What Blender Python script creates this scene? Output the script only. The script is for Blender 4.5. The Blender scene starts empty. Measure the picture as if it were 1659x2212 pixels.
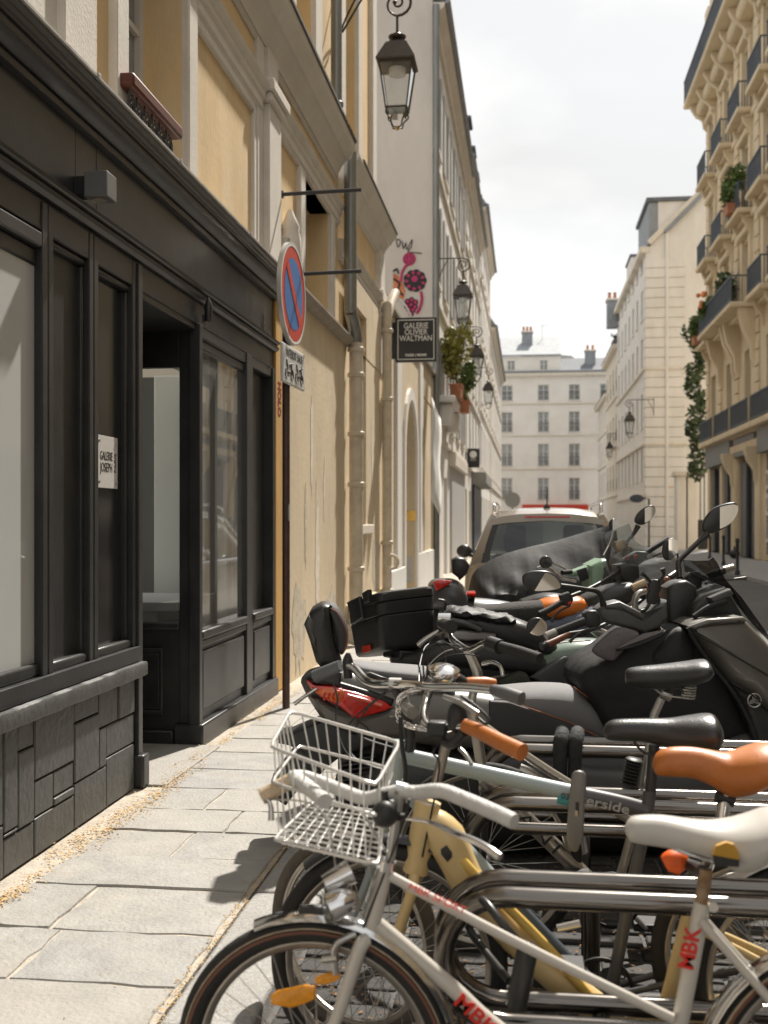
import bpy, math, random
from mathutils import Vector, Matrix
random.seed(7)
V = Vector
sc = bpy.context.scene
COL = sc.collection
PI = math.pi
# ------------------------------------------------------------ camera, sky, sun, exposure
EYE = V((0.0, 0.0, 1.55))
FOC, U0, VH = 2402.0, 829.5, 1125.0          # focal length and horizon in picture units (1659 wide)
YAW = math.atan((1138 - U0) / FOC)
cd = bpy.data.cameras.new('camera'); cam = bpy.data.objects.new('camera', cd); COL.objects.link(cam)
cam.location = EYE; cam.rotation_euler = (PI / 2, 0, YAW)
cd.sensor_fit = 'HORIZONTAL'; cd.sensor_width = 24.0; cd.lens = 24.0 * FOC / 1659
cd.shift_y = (VH - 1106) / 1659.0
cd.clip_start = 0.05; cd.clip_end = 2000
cd.dof.use_dof = True; cd.dof.focus_distance = 5.1; cd.dof.aperture_fstop = 3.0
sc.camera = cam
SUN = V((0.29, 1.0, 1.28)).normalized()      # towards the sun
w = bpy.data.worlds.new('World'); sc.world = w; w.use_nodes = True
nt = w.node_tree; nt.nodes.clear()
def wn(t, **k):
    n = nt.nodes.new(t)
    for a, b in k.items(): setattr(n, a, b)
    return n
sky = wn('ShaderNodeTexSky', sky_type='NISHITA', sun_disc=False)
sky.sun_elevation = math.asin(SUN.z); sky.sun_rotation = math.atan2(SUN.x, SUN.y)
sky.air_density = 1.0; sky.dust_density = 2.5; sky.ozone_density = 1.0
geo = wn('ShaderNodeTexCoord'); mp = wn('ShaderNodeMapping'); mp.inputs['Scale'].default_value = (1, 1, 2.6)
noi = wn('ShaderNodeTexNoise'); noi.inputs['Scale'].default_value = 2.2; noi.inputs['Detail'].default_value = 7; noi.inputs['Roughness'].default_value = .55
noi.inputs['Distortion'].default_value = .5
ramp = wn('ShaderNodeValToRGB'); ramp.color_ramp.elements[0].position = .34; ramp.color_ramp.elements[1].position = .66
ramp.color_ramp.elements[0].color = (.86, .86, .86, 1); ramp.color_ramp.elements[1].color = (.98, .98, .98, 1)
noi2 = wn('ShaderNodeTexNoise'); noi2.inputs['Scale'].default_value = 3.1; noi2.inputs['Detail'].default_value = 8
r2 = wn('ShaderNodeValToRGB'); r2.color_ramp.elements[0].position = .42; r2.color_ramp.elements[1].position = .60
r2.color_ramp.elements[0].color = (4.15, 4.15, 4.08, 1); r2.color_ramp.elements[1].color = (5.1, 5.03, 4.85, 1)
mix = wn('ShaderNodeMixRGB'); bg = wn('ShaderNodeBackground'); bg.inputs['Strength'].default_value = 0.10
out = wn('ShaderNodeOutputWorld')
L = nt.links.new
L(geo.outputs['Generated'], mp.inputs['Vector']); L(mp.outputs[0], noi.inputs['Vector']); L(mp.outputs[0], noi2.inputs['Vector'])
L(noi.outputs['Fac'], ramp.inputs[0]); L(ramp.outputs[0], mix.inputs[0]); L(noi2.outputs['Fac'], r2.inputs[0])
L(sky.outputs[0], mix.inputs[1]); L(r2.outputs[0], mix.inputs[2]); L(mix.outputs[0], bg.inputs[0]); L(bg.outputs[0], out.inputs[0])
sl = bpy.data.lights.new('sun', 'SUN'); sl.energy = 3.4; sl.angle = math.radians(1.3); sl.color = (1.0, .94, .85)
so = bpy.data.objects.new('sun', sl); COL.objects.link(so); so.rotation_euler = SUN.to_track_quat('Z', 'Y').to_euler()
so.location = (5, 10, 30)
vs = sc.view_settings; vs.view_transform = 'Standard'; vs.look = 'None'; vs.exposure = 1.06; vs.gamma = 1.0; vs.use_curve_mapping = False
sc.cycles.max_bounces = 7; sc.cycles.diffuse_bounces = 3; sc.cycles.glossy_bounces = 4; sc.cycles.transparent_max_bounces = 10
sc.cycles.caustics_reflective = False; sc.cycles.caustics_refractive = False

# ------------------------------------------------------------ measuring the photograph
CF = V((-math.sin(YAW), math.cos(YAW), 0)); CR = V((math.cos(YAW), math.sin(YAW), 0))
ZM = dict(D=(1, 0, 0), A1=(.3906, 0, 0), A2=(.3906, 0, 648), A3=(.4232, 0, 1350), A4=(.3255, 540, 0), A5=(.3255, 540, 648),
          A6=(.3815, 1026, 378), A7=(.3174, 1404, 0), B1=(.3255, 648, 1053), B2=(.3489, 1080, 1026), B3=(.358, 540, 1404),
          B4=(.3489, 1080, 1404), B5=(.3906, 378, 1728), B6=(.414, 972, 1728), C1=(.2604, 756, 1404), C2=(.1953, 594, 1215),
          C3=(.2513, 1242, 1053), C4=(.2187, 1296, 1620), C5=(.2116, 999, 1053))
def ray(q, x, y):
    k, u, v = ZM[q]; u += k * x; v += k * y
    return CR * ((u - U0) / FOC) + CF + V((0, 0, (VH - v) / FOC))
def PX(q, x, y, X): d = ray(q, x, y); return EYE + d * (X / d.x)
def PY(q, x, y, Y): d = ray(q, x, y); return EYE + d * (Y / d.y)
def PZ(q, x, y, Z): d = ray(q, x, y); return EYE + d * ((Z - EYE.z) / d.z)

# ------------------------------------------------------------ materials
MATS = {}
def mat(name, col, rough=.6, metal=0., var=.12, scale=6., bump=0., bscale=60., coat=0., spec=.5, bdist=.01, stretch=(1, 1, 1), dirt=None, dscale=1.5, damt=.5, alpha=1, rvar=0):
    if name in MATS: return MATS[name]
    m = bpy.data.materials.new(name); m.use_nodes = True; t = m.node_tree; b = t.nodes['Principled BSDF']; lk = t.links.new
    tc = t.nodes.new('ShaderNodeTexCoord'); mpn = t.nodes.new('ShaderNodeMapping'); mpn.inputs['Scale'].default_value = stretch
    lk(tc.outputs['Object'], mpn.inputs[0])
    n = t.nodes.new('ShaderNodeTexNoise'); n.inputs['Scale'].default_value = scale; n.inputs['Detail'].default_value = 6; n.inputs['Roughness'].default_value = .62
    lk(mpn.outputs[0], n.inputs['Vector'])
    r = t.nodes.new('ShaderNodeValToRGB'); e = r.color_ramp.elements
    e[0].position = .3; e[1].position = .7
    e[0].color = [max(0, c * (1 - var)) for c in col] + [1]; e[1].color = [min(1, c * (1 + var)) for c in col] + [1]
    lk(n.outputs['Fac'], r.inputs[0]); cur = r.outputs[0]
    if dirt:
        n2 = t.nodes.new('ShaderNodeTexNoise'); n2.inputs['Scale'].default_value = dscale; n2.inputs['Detail'].default_value = 8; n2.inputs['Roughness'].default_value = .7
        lk(mpn.outputs[0], n2.inputs['Vector'])
        r2 = t.nodes.new('ShaderNodeValToRGB'); r2.color_ramp.elements[0].position = .48; r2.color_ramp.elements[1].position = .72
        lk(n2.outputs['Fac'], r2.inputs[0])
        mm = t.nodes.new('ShaderNodeMath'); mm.operation = 'MULTIPLY'; mm.inputs[1].default_value = damt; lk(r2.outputs[0], mm.inputs[0])
        mx = t.nodes.new('ShaderNodeMixRGB'); mx.inputs[2].default_value = list(dirt) + [1]; lk(mm.outputs[0], mx.inputs[0]); lk(cur, mx.inputs[1]); cur = mx.outputs[0]
    lk(cur, b.inputs['Base Color'])
    b.inputs['Roughness'].default_value = rough; b.inputs['Metallic'].default_value = metal; b.inputs['Specular IOR Level'].default_value = spec
    if rvar:
        mr = t.nodes.new('ShaderNodeMapRange'); mr.inputs[3].default_value = rough - rvar; mr.inputs[4].default_value = rough + rvar
        lk(n.outputs['Fac'], mr.inputs[0]); lk(mr.outputs[0], b.inputs['Roughness'])
    if coat: b.inputs['Coat Weight'].default_value = coat; b.inputs['Coat Roughness'].default_value = .06
    if bump:
        n3 = t.nodes.new('ShaderNodeTexNoise'); n3.inputs['Scale'].default_value = bscale; n3.inputs['Detail'].default_value = 5
        lk(mpn.outputs[0], n3.inputs['Vector'])
        bp = t.nodes.new('ShaderNodeBump'); bp.inputs['Strength'].default_value = bump; bp.inputs['Distance'].default_value = bdist
        lk(n3.outputs['Fac'], bp.inputs['Height']); lk(bp.outputs[0], b.inputs['Normal'])
    MATS[name] = m; return m
def glass(name, tint=(.9, .95, .93), rough=.01, refl=1.0, haze=0.0):
    if name in MATS: return MATS[name]
    m = bpy.data.materials.new(name); m.use_nodes = True; t = m.node_tree; t.nodes.clear(); lk = t.links.new
    o = t.nodes.new('ShaderNodeOutputMaterial'); tr = t.nodes.new('ShaderNodeBsdfTransparent'); tr.inputs[0].default_value = list(tint) + [1]
    gl = t.nodes.new('ShaderNodeBsdfGlossy'); gl.inputs['Roughness'].default_value = rough
    fr = t.nodes.new('ShaderNodeFresnel'); fr.inputs[0].default_value = 1.5
    mu = t.nodes.new('ShaderNodeMath'); mu.operation = 'MULTIPLY'; mu.inputs[1].default_value = 1.8 * refl; mu.use_clamp = True
    lk(fr.outputs[0], mu.inputs[0]); mx = t.nodes.new('ShaderNodeMixShader'); lk(mu.outputs[0], mx.inputs[0]); lk(tr.outputs[0], mx.inputs[1]); lk(gl.outputs[0], mx.inputs[2])
    last = mx
    if haze:
        df = t.nodes.new('ShaderNodeBsdfDiffuse'); df.inputs[0].default_value = (.75, .76, .74, 1)
        m2 = t.nodes.new('ShaderNodeMixShader'); m2.inputs[0].default_value = haze; lk(mx.outputs[0], m2.inputs[1]); lk(df.outputs[0], m2.inputs[2]); last = m2
    lk(last.outputs[0], o.inputs[0]); MATS[name] = m; return m

# ------------------------------------------------------------ mesh building
WLOC = {}
def setp(o, label=None, cat=None, group=None, kind=None):
    if label: o['label'] = label
    if cat: o['category'] = cat
    if group: o['group'] = group
    if kind: o['kind'] = kind
    return o
def thing(name, label, cat, loc=(0, 0, 0), group=None):
    o = bpy.data.objects.new(name, None); COL.objects.link(o); o.empty_display_size = .1
    o.location = loc; WLOC[o.name] = V(loc); return setp(o, label, cat, group)
def link(name, me, parent, base=None):
    o = bpy.data.objects.new(name, me); COL.objects.link(o)
    if parent is not None: o.parent = parent; WLOC[o.name] = WLOC[parent.name].copy()
    else:
        o.location = base or (0, 0, 0); WLOC[o.name] = V(base or (0, 0, 0))
    return o
def crv(p, n=6, closed=False):
    p = [V(a) for a in p]; out = []; m = len(p)
    for i in range(m if closed else m - 1):
        if closed: a, b, c, d = p[i - 1], p[i], p[(i + 1) % m], p[(i + 2) % m]
        else: a, b, c, d = p[max(i - 1, 0)], p[i], p[i + 1], p[min(i + 2, m - 1)]
        for k in range(n):
            t = k / n; out.append(.5 * ((2 * b) + (c - a) * t + (2 * a - 5 * b + 4 * c - d) * t * t + (3 * b - a - 3 * c + d) * t ** 3))
    if not closed: out.append(p[-1])
    return out
class G:
    def __init__(s): s.v = []; s.f = []
    def add(s, vs, fs):
        k = len(s.v); s.v += [V(a) for a in vs]; s.f += [tuple(i + k for i in f) for f in fs]; return s
    def box(s, x0, x1, y0, y1, z0, z1):
        return s.add([(x0, y0, z0), (x1, y0, z0), (x1, y1, z0), (x0, y1, z0), (x0, y0, z1), (x1, y0, z1), (x1, y1, z1), (x0, y1, z1)],
                     [(0, 3, 2, 1), (4, 5, 6, 7), (0, 1, 5, 4), (1, 2, 6, 5), (2, 3, 7, 6), (3, 0, 4, 7)])
    def obox(s, c, ax, ay, az, hx, hy, hz):
        c = V(c); ax, ay, az = V(ax).normalized() * hx, V(ay).normalized() * hy, V(az).normalized() * hz
        P = [c + ax * i + ay * j + az * k for k in (-1, 1) for i, j in ((-1, -1), (1, -1), (1, 1), (-1, 1))]
        return s.add(P, [(0, 3, 2, 1), (4, 5, 6, 7), (0, 1, 5, 4), (1, 2, 6, 5), (2, 3, 7, 6), (3, 0, 4, 7)])
    def bar(s, a, b, w, h, up=(0, 0, 1)):
        a, b = V(a), V(b); d = b - a; sd = d.cross(V(up))
        if sd.length < 1e-6: sd = d.cross(V((0, 1, 0)))
        return s.obox((a + b) / 2, d, sd, sd.cross(d), d.length / 2, w / 2, h / 2)
    def quad(s, a, b, c, d): return s.add([a, b, c, d], [(0, 1, 2, 3)])
    def tube(s, pts, r, n=8, closed=False, cap=True, flat=None):
        P = [V(p) for p in pts]; m = len(P); k0 = len(s.v); up = None
        rr = r if isinstance(r, (list, tuple)) else [r] * m
        for i in range(m):
            if closed: t = P[(i + 1) % m] - P[i - 1]
            else: t = P[min(i + 1, m - 1)] - P[max(i - 1, 0)]
            if t.length < 1e-9: t = V((0, 0, 1))
            t.normalize()
            if up is None:
                up = V((0, 0, 1)) if abs(t.z) < .9 else V((0, 1, 0))
            a = up - t * up.dot(t)
            if a.length < 1e-6: a = t.orthogonal()
            a.normalize(); b = t.cross(a); up = a
            for j in range(n):
                th = 2 * PI * j / n
                s.v.append(P[i] + a * (math.cos(th) * rr[i] * (flat or 1)) + b * (math.sin(th) * rr[i]))
        for i in range(m if closed else m - 1):
            i2 = (i + 1) % m
            for j in range(n):
                j2 = (j + 1) % n
                s.f.append((k0 + i * n + j, k0 + i * n + j2, k0 + i2 * n + j2, k0 + i2 * n + j))
        if cap and not closed:
            s.f.append(tuple(k0 + j for j in range(n))[::-1]); s.f.append(tuple(k0 + (m - 1) * n + j for j in range(n)))
        return s
    def lathe(s, prof, o, ax=(0, 0, 1), n=16, cap=True):
        ax = V(ax).normalized(); a = ax.orthogonal().normalized(); b = ax.cross(a); o = V(o); k0 = len(s.v); m = len(prof)
        for r, h in prof:
            for j in range(n):
                th = 2 * PI * (j + (0 if n == 4 else .5)) / n; s.v.append(o + ax * h + a * (r * math.cos(th)) + b * (r * math.sin(th)))
        for i in range(m - 1):
            for j in range(n):
                j2 = (j + 1) % n; s.f.append((k0 + i * n + j, k0 + i * n + j2, k0 + (i + 1) * n + j2, k0 + (i + 1) * n + j))
        if cap: s.f.append(tuple(k0 + j for j in range(n))[::-1]); s.f.append(tuple(k0 + (m - 1) * n + j for j in range(n)))
        return s
    def cyl(s, a, b, r, n=16):
        a, b = V(a), V(b); return s.lathe([(r, 0), (r, (b - a).length)], a, b - a, n)
    def prism(s, poly, vec):
        P = [V(p) for p in poly]; vec = V(vec); m = len(P)
        s.add(P + [p + vec for p in P], [tuple(range(m))[::-1], tuple(range(m, 2 * m))] + [(i, (i + 1) % m, m + (i + 1) % m, m + i) for i in range(m)])
        return s
    def pillow(s, poly, vec, inset=.02, steps=3, bulge=0.0):
        """a closed outline given depth: the edges roll over towards both faces"""
        P = [V(p) for p in poly]; vec = V(vec); m = len(P); nrm = vec.normalized()
        area = V((0, 0, 0))
        for i in range(m): area += P[i].cross(P[(i + 1) % m])
        sg = 1 if area.dot(nrm) > 0 else -1
        N = []
        for i in range(m):
            e1 = (P[i] - P[i - 1]); e2 = (P[(i + 1) % m] - P[i])
            e1 = e1 - nrm * e1.dot(nrm); e2 = e2 - nrm * e2.dot(nrm)
            n1 = nrm.cross(e1.normalized()) * sg; n2 = nrm.cross(e2.normalized()) * sg
            n_ = n1 + n2; n_ = n_.normalized() if n_.length > 1e-6 else n1
            N.append(n_ / max(.5, n_.dot(n1)))
        rings = []; half = vec.length / 2; mid = vec / 2
        br = min(half, inset * 1.3)
        for sgn in (-1, 1):
            for k in range(steps + 1):
                a = (PI / 2) * (k / steps); a = a if sgn < 0 else PI / 2 - a
                ins = inset * (1 - math.sin(a)); hh = half - br + br * math.cos(a)
                rings.append([p + mid + nrm * (sgn * hh) + n_ * ins for p, n_ in zip(P, N)])
        k0 = len(s.v)
        for r in rings: s.v += r
        nr = len(rings)
        for i in range(nr - 1):
            for j in range(m):
                j2 = (j + 1) % m; s.f.append((k0 + i * m + j, k0 + i * m + j2, k0 + (i + 1) * m + j2, k0 + (i + 1) * m + j))
        for base in (0, nr - 1):
            ring = rings[base]; c = sum(ring, V((0, 0, 0))) / m
            c = c + nrm * (bulge * (-1 if base == 0 else 1)); ci = len(s.v); s.v.append(c); b0 = k0 + base * m
            for j in range(m):
                j2 = (j + 1) % m; s.f.append((b0 + j2, b0 + j, ci) if base == 0 else (b0 + j, b0 + j2, ci))
        return s
    def loft(s, rings, cap=True, closed=True):
        k0 = len(s.v); m = len(rings[0])
        for r in rings: s.v += [V(p) for p in r]
        for i in range(len(rings) - 1):
            for j in range(m if closed else m - 1):
                j2 = (j + 1) % m; s.f.append((k0 + i * m + j, k0 + i * m + j2, k0 + (i + 1) * m + j2, k0 + (i + 1) * m + j))
        if cap: s.f.append(tuple(k0 + j for j in range(m))[::-1]); s.f.append(tuple(k0 + (len(rings) - 1) * m + j for j in range(m)))
        return s
    def body(s, st, n=20, e=2.6, sub=4, et=None):
        """st: (x, y, ztop, zbot, halfwidth) stations along x, smoothed, superellipse sections"""
        C = crv([V((a[0], a[2], a[3])) for a in st], sub); W = crv([V((a[4], a[1], 0)) for a in st], sub); R = []
        for c, w_ in zip(C, W):
            zt, zb = max(c.y, c.z + .002), c.z; w0 = max(w_.x, .002); ring = []
            for j in range(n):
                th = 2 * PI * j / n; cs, sn = math.cos(th), math.sin(th); ee = (et or e) if sn > 0 else e
                ring.append(V((c.x, w_.y + w0 * math.copysign(abs(cs) ** (2 / ee), cs), (zt + zb) / 2 + (zt - zb) / 2 * math.copysign(abs(sn) ** (2 / ee), sn))))
            R.append(ring)
        return s.loft(R)
    def ball(s, c, r, n=12, m=8):
        c = V(c); rx, ry, rz = r if isinstance(r, (tuple, list)) else (r, r, r); R = []
        for i in range(m + 1):
            a = -PI / 2 + PI * i / m; ca = max(math.cos(a), .02)
            R.append([c + V((rx * ca * math.cos(2 * PI * j / n), ry * ca * math.sin(2 * PI * j / n), rz * math.sin(a))) for j in range(n)])
        return s.loft(R)
    def ring(s, c, R, r, ax, n=40, m=8, a0=0, a1=2 * PI, flat=None):
        ax = V(ax).normalized(); x = V((1, 0, 0)) - ax * ax.x
        x = x.normalized() if x.length > .1 else ax.orthogonal().normalized()
        z = x.cross(ax) if abs(ax.z) < .5 else ax.cross(x)
        if abs(ax.z) < .5 and z.z < 0: z = -z
        c = V(c); full = abs(a1 - a0) > 6.28
        P = [c + x * (R * math.cos(a0 + (a1 - a0) * i / n)) + z * (R * math.sin(a0 + (a1 - a0) * i / n)) for i in range(n if full else n + 1)]
        return s.tube(P, r, m, closed=full)
    def build(s, name, m, parent=None, smooth=38, bev=0, base=None, seg=2, label=None, kind=None, sub=0):
        if base is None and parent is None and s.v:
            xs = [p.x for p in s.v]; ys = [p.y for p in s.v]; base = V(((min(xs) + max(xs)) / 2, (min(ys) + max(ys)) / 2, min(p.z for p in s.v)))
        off = WLOC[parent.name] if parent is not None else V(base)
        me = bpy.data.meshes.new(name); me.from_pydata([tuple(p - off) for p in s.v], [], s.f); me.update()
        if isinstance(m, str): m = MATS[m]
        me.materials.append(m)
        if smooth:
            me.polygons.foreach_set('use_smooth', [True] * len(me.polygons)); me.set_sharp_from_angle(angle=math.radians(smooth))
        o = link(name, me, parent, base)
        if bev:
            b = o.modifiers.new('bevel', 'BEVEL'); b.width = bev; b.segments = seg; b.limit_method = 'ANGLE'; b.angle_limit = .6
        if sub:
            b = o.modifiers.new('sub', 'SUBSURF'); b.levels = sub; b.render_levels = sub
        if label: o['label'] = label
        if kind: o['kind'] = kind
        return o
def BX(name, m, parent, *a, bev=.004, **k): return G().box(*a).build(name, m, parent, bev=bev, **k)
def lettering(txt, size, org, xd, yd, m, parent, name='lettering', ext=.001, align='CENTER', sx=1.0, bold=0.0, shear=0.0):
    c = bpy.data.curves.new('t', 'FONT'); c.body = txt; c.size = size; c.extrude = ext; c.align_x = align; c.align_y = 'CENTER'; c.offset = bold; c.shear = shear
    c.resolution_u = 3
    t = bpy.data.objects.new('t', c); COL.objects.link(t); dg = bpy.context.evaluated_depsgraph_get()
    me = bpy.data.meshes.new_from_object(t.evaluated_get(dg)); bpy.data.objects.remove(t)
    xd, yd = V(xd).normalized(), V(yd).normalized(); zd = xd.cross(yd)
    off = WLOC[parent.name]
    for v in me.vertices: v.co = V(org) + xd * (v.co.x * sx) + yd * v.co.y + zd * v.co.z - off
    me.materials.clear(); me.materials.append(MATS[m] if isinstance(m, str) else m)
    return link(name, me, parent)
def wallgrid(g, fr, a0, a1, z0, z1, holes, depth):
    """a facade sheet with openings: fr(a, n, z) -> world; holes (a0,a1,z0,z1)"""
    As = sorted({a0, a1} | {h[0] for h in holes} | {h[1] for h in holes}); Zs = sorted({z0, z1} | {h[2] for h in holes} | {h[3] for h in holes})
    As = [a for a in As if a0 <= a <= a1]; Zs = [z for z in Zs if z0 <= z <= z1]
    for i in range(len(As) - 1):
        for j in range(len(Zs) - 1):
            ca, cz = (As[i] + As[i + 1]) / 2, (Zs[j] + Zs[j + 1]) / 2
            if any(h[0] < ca < h[1] and h[2] < cz < h[3] for h in holes): continue
            g.quad(fr(As[i], 0, Zs[j]), fr(As[i + 1], 0, Zs[j]), fr(As[i + 1], 0, Zs[j + 1]), fr(As[i], 0, Zs[j + 1]))
    for h in holes:
        for p, q in (((h[0], h[2]), (h[1], h[2])), ((h[1], h[2]), (h[1], h[3])), ((h[1], h[3]), (h[0], h[3])), ((h[0], h[3]), (h[0], h[2]))):
            g.quad(fr(p[0], 0, p[1]), fr(q[0], 0, q[1]), fr(q[0], -depth, q[1]), fr(p[0], -depth, p[1]))
    return g
WCACHE = {}
def window(parent, fr, a, z, w, h, dep=.18, fm='win_white', gm='pane_dark', ang=0, mull=1, trans=(.62,), sill='stone_trim', bars=None):
    """a casement window in an opening: frame part with pane (and rail) under it; meshes shared between equal windows"""
    key = (round(w, 2), round(h, 2), round(dep, 2), fm, gm, mull, trans, sill, bars)
    if key not in WCACHE:
        g = G(); t = .07
        g.box(-w / 2, w / 2, -dep, -dep + .05, 0, t); g.box(-w / 2, w / 2, -dep, -dep + .05, h - t, h)
        for x in (-w / 2, w / 2 - t): g.box(x, x + t, -dep, -dep + .05, t, h - t)
        for i in range(mull): x = -w / 2 + w * (i + 1) / (mull + 1); g.box(x - .045, x + .045, -dep, -dep + .06, t, h - t)
        for q in trans:
            g.box(-w / 2 + t, w / 2 - t, -dep, -dep + .04, h * q - .02, h * q + .02)
        def mk(g, m):
            me = bpy.data.meshes.new('window'); me.from_pydata([tuple(p) for p in g.v], [], g.f); me.update(); me.materials.append(MATS[m]); return me
        p = G().quad((-w / 2 + t, -dep + .01, t), (w / 2 - t, -dep + .01, t), (w / 2 - t, -dep + .01, h - t), (-w / 2 + t, -dep + .01, h - t))
        s_ = G().box(-w / 2 - .08, w / 2 + .08, -.05, .07, -.10, -.002) if sill else None
        b = None
        if bars:
            b = G(); b.box(-w / 2, w / 2, -.06, -.03, bars - .03, bars); b.box(-w / 2, w / 2, -.055, -.035, .06, .08)
            k = int(w / .11)
            for i in range(k + 1): x = -w / 2 + w * i / k; b.box(x - .008, x + .008, -.053, -.037, .08, bars - .03)
        WCACHE[key] = (mk(g, fm), mk(p, gm), mk(s_, sill) if s_ else None, mk(b, 'iron') if b else None)
    me, pm, sm, bm = WCACHE[key]
    o = bpy.data.objects.new('window', me); COL.objects.link(o); o.parent = parent
    o.location = fr(a, 0, z) - WLOC[parent.name]; o.rotation_euler = (0, 0, ang)
    for nm, d in (('pane', pm), ('sill', sm), ('railing', bm)):
        if d:
            c = bpy.data.objects.new(nm, d); COL.objects.link(c); c.parent = o
    return o
FRL = lambda X: (lambda a, n, z: V((X + n, a, z)))          # facade facing +x (left side of the street)
FRR = lambda X: (lambda a, n, z: V((X - n, a, z)))          # facade facing -x (right side)
FRF = lambda Y: (lambda a, n, z: V((a, Y - n, z)))          # facade facing the camera
ANL, ANR, ANF = -PI / 2, PI / 2, PI                         # matching window rotations (local +y = outward)

# palette
mat('asphalt', (.10, .097, .094), .85, var=.35, scale=40, bump=.5, bscale=180, dirt=(.17, .16, .15), dscale=.8, damt=.6)
mat('sett', (.042, .039, .036), .8, var=.4, scale=9, bump=.5, bscale=70)
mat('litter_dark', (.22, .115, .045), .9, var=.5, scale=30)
mat('slab_a', (.33, .318, .295), .68, var=.16, scale=7, bump=.6, bscale=55, dirt=(.43, .385, .315), dscale=4.2, damt=.55)
mat('slab_b', (.31, .302, .285), .62, var=.15, scale=9, bump=.5, bscale=70, dirt=(.45, .40, .33), dscale=3.1, damt=.45)
mat('slab_c', (.35, .33, .298), .7, var=.12, scale=6, bump=.5, bscale=60, dirt=(.34, .32, .29), dscale=2.7, damt=.5)
mat('mortar', (.46, .41, .34), .9, var=.2, scale=12, bump=.6, bscale=80)
mat('kerb_granite', (.36, .35, .33), .8, var=.25, scale=60, bump=.6, bscale=160, dirt=(.24, .22, .2), dscale=3, damt=.5)
mat('litter', (.55, .36, .15), .9, var=.4, scale=30)
mat('shop_black', (.027, .027, .027), .38, var=.25, scale=5, bump=.12, bscale=90, dirt=(.06, .058, .055), dscale=2.6, damt=.4, rvar=.1)
mat('shop_gloss', (.022, .022, .022), .16, var=.2, scale=4)
mat('shop_stone', (.072, .074, .072), .5, var=.25, scale=9, bump=.5, bscale=24, dirt=(.13, .125, .115), dscale=4, damt=.45, rvar=.08)
mat('cream_stone', (.70, .655, .59), .85, var=.07, scale=3, bump=.25, bscale=50, dirt=(.50, .44, .36), dscale=1.3, damt=.35)
mat('ochre', (.74, .54, .29), .88, var=.13, scale=2.2, bump=.3, bscale=40, dirt=(.78, .65, .45), dscale=1.2, damt=.8, stretch=(1, 1, .45))
mat('ochre_deep', (.58, .34, .10), .88, var=.15, scale=3, bump=.3, bscale=40, dirt=(.45, .28, .11), dscale=2, damt=.5, stretch=(1, 1, .4))
mat('beige_wall', (.68, .56, .385), .9, var=.12, scale=1.8, bump=.5, bscale=40, dirt=(.50, .43, .33), dscale=3.5, damt=.42, stretch=(1, 1, .5))
mat('beige_trim', (.70, .63, .53), .85, var=.08, scale=3, bump=.25, bscale=60)
mat('white_wall', (.77, .735, .685), .9, var=.06, scale=1.5, bump=.2, bscale=30, dirt=(.54, .49, .42), dscale=.6, damt=.4, stretch=(1, 1, .4))
mat('mural_wall', (.64, .59, .53), .9, var=.06, scale=1.5, bump=.2, bscale=30, dirt=(.45, .40, .36), dscale=.7, damt=.5, stretch=(1, 1, .4))
mat('cream_far', (.80, .76, .70), .9, var=.05, scale=.7, dirt=(.6, .54, .46), dscale=.3, damt=.4)
mat('haus_stone', (.70, .57, .385), .85, var=.1, scale=1.2, bump=.3, bscale=12, dirt=(.54, .42, .27), dscale=.7, damt=.5, stretch=(1, 1, .5))
mat('stone_trim', (.72, .655, .56), .85, var=.1, scale=3)
mat('zinc', (.27, .285, .30), .75, metal=.0, var=.15, scale=2)
mat('slate', (.14, .15, .165), .85, var=.2, scale=3)
mat('terracotta', (.45, .19, .10), .8, var=.2, scale=9)
mat('iron', (.03, .031, .034), .5, var=.2, scale=10)
mat('iron_blue', (.07, .085, .105), .5, var=.2, scale=10)
mat('lamp_bronze', (.06, .05, .04), .45, metal=.3, var=.2, scale=14)
mat('pipe_zinc', (.23, .235, .225), .38, metal=.55, var=.2, scale=8, stretch=(1, 1, .2))
mat('pipe_cream', (.62, .54, .42), .6, var=.12, scale=6, dirt=(.33, .25, .17), dscale=5, damt=.45)
mat('win_white', (.68, .66, .62), .5, var=.06, scale=4)
mat('wood_red', (.10, .022, .010), .5, var=.35, scale=14, stretch=(1, .2, 1))
mat('shutter_grey', (.50, .49, .47), .7, var=.1, scale=4)
mat('white_paint', (.78, .77, .74), .6, var=.05, scale=5)
mat('interior', (.74, .76, .73), .8, var=.03, scale=2)
mat('interior_dark', (.13, .135, .13), .8, var=.05, scale=2)
mat('black_paint', (.02, .02, .021), .35, var=.1, scale=5)
mat('text_white', (.80, .79, .76), .6, var=.02, scale=5)
mat('text_grey', (.30, .295, .28), .6, var=.05, scale=9)
mat('text_black', (.03, .03, .03), .6, var=.02, scale=5)
mat('leaf', (.10, .155, .035), .6, var=.5, scale=7)
mat('leaf_yellow', (.25, .24, .045), .6, var=.45, scale=7)
mat('leaf_dark', (.06, .095, .035), .55, var=.5, scale=5)
mat('bark', (.12, .08, .05), .9, var=.3, scale=12)
mat('pane_dark', (.06, .068, .072), .06, var=.5, scale=.9, spec=.8)
mat('pane_light', (.26, .27, .265), .08, var=.4, scale=1.1, spec=.8)
mat('red_sign', (.58, .05, .025), .45, var=.06, scale=6)
mat('blue_sign', (.04, .17, .48), .45, var=.06, scale=6)
mat('grey_metal', (.42, .42, .41), .4, metal=.6, var=.1, scale=8)
mat('pole_brown', (.075, .038, .027), .4, var=.2, scale=14, dirt=(.16, .12, .1), dscale=9, damt=.4)
glass('glass_shop', (.93, .95, .93), haze=.12, refl=1.25)  # haze puts some pale street reflection into the pane colour
glass('glass_pale_reflection', (.93, .95, .93), haze=.62, refl=1.0)  # strong diffuse white painted in for the bright reflection on the near pane
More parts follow.
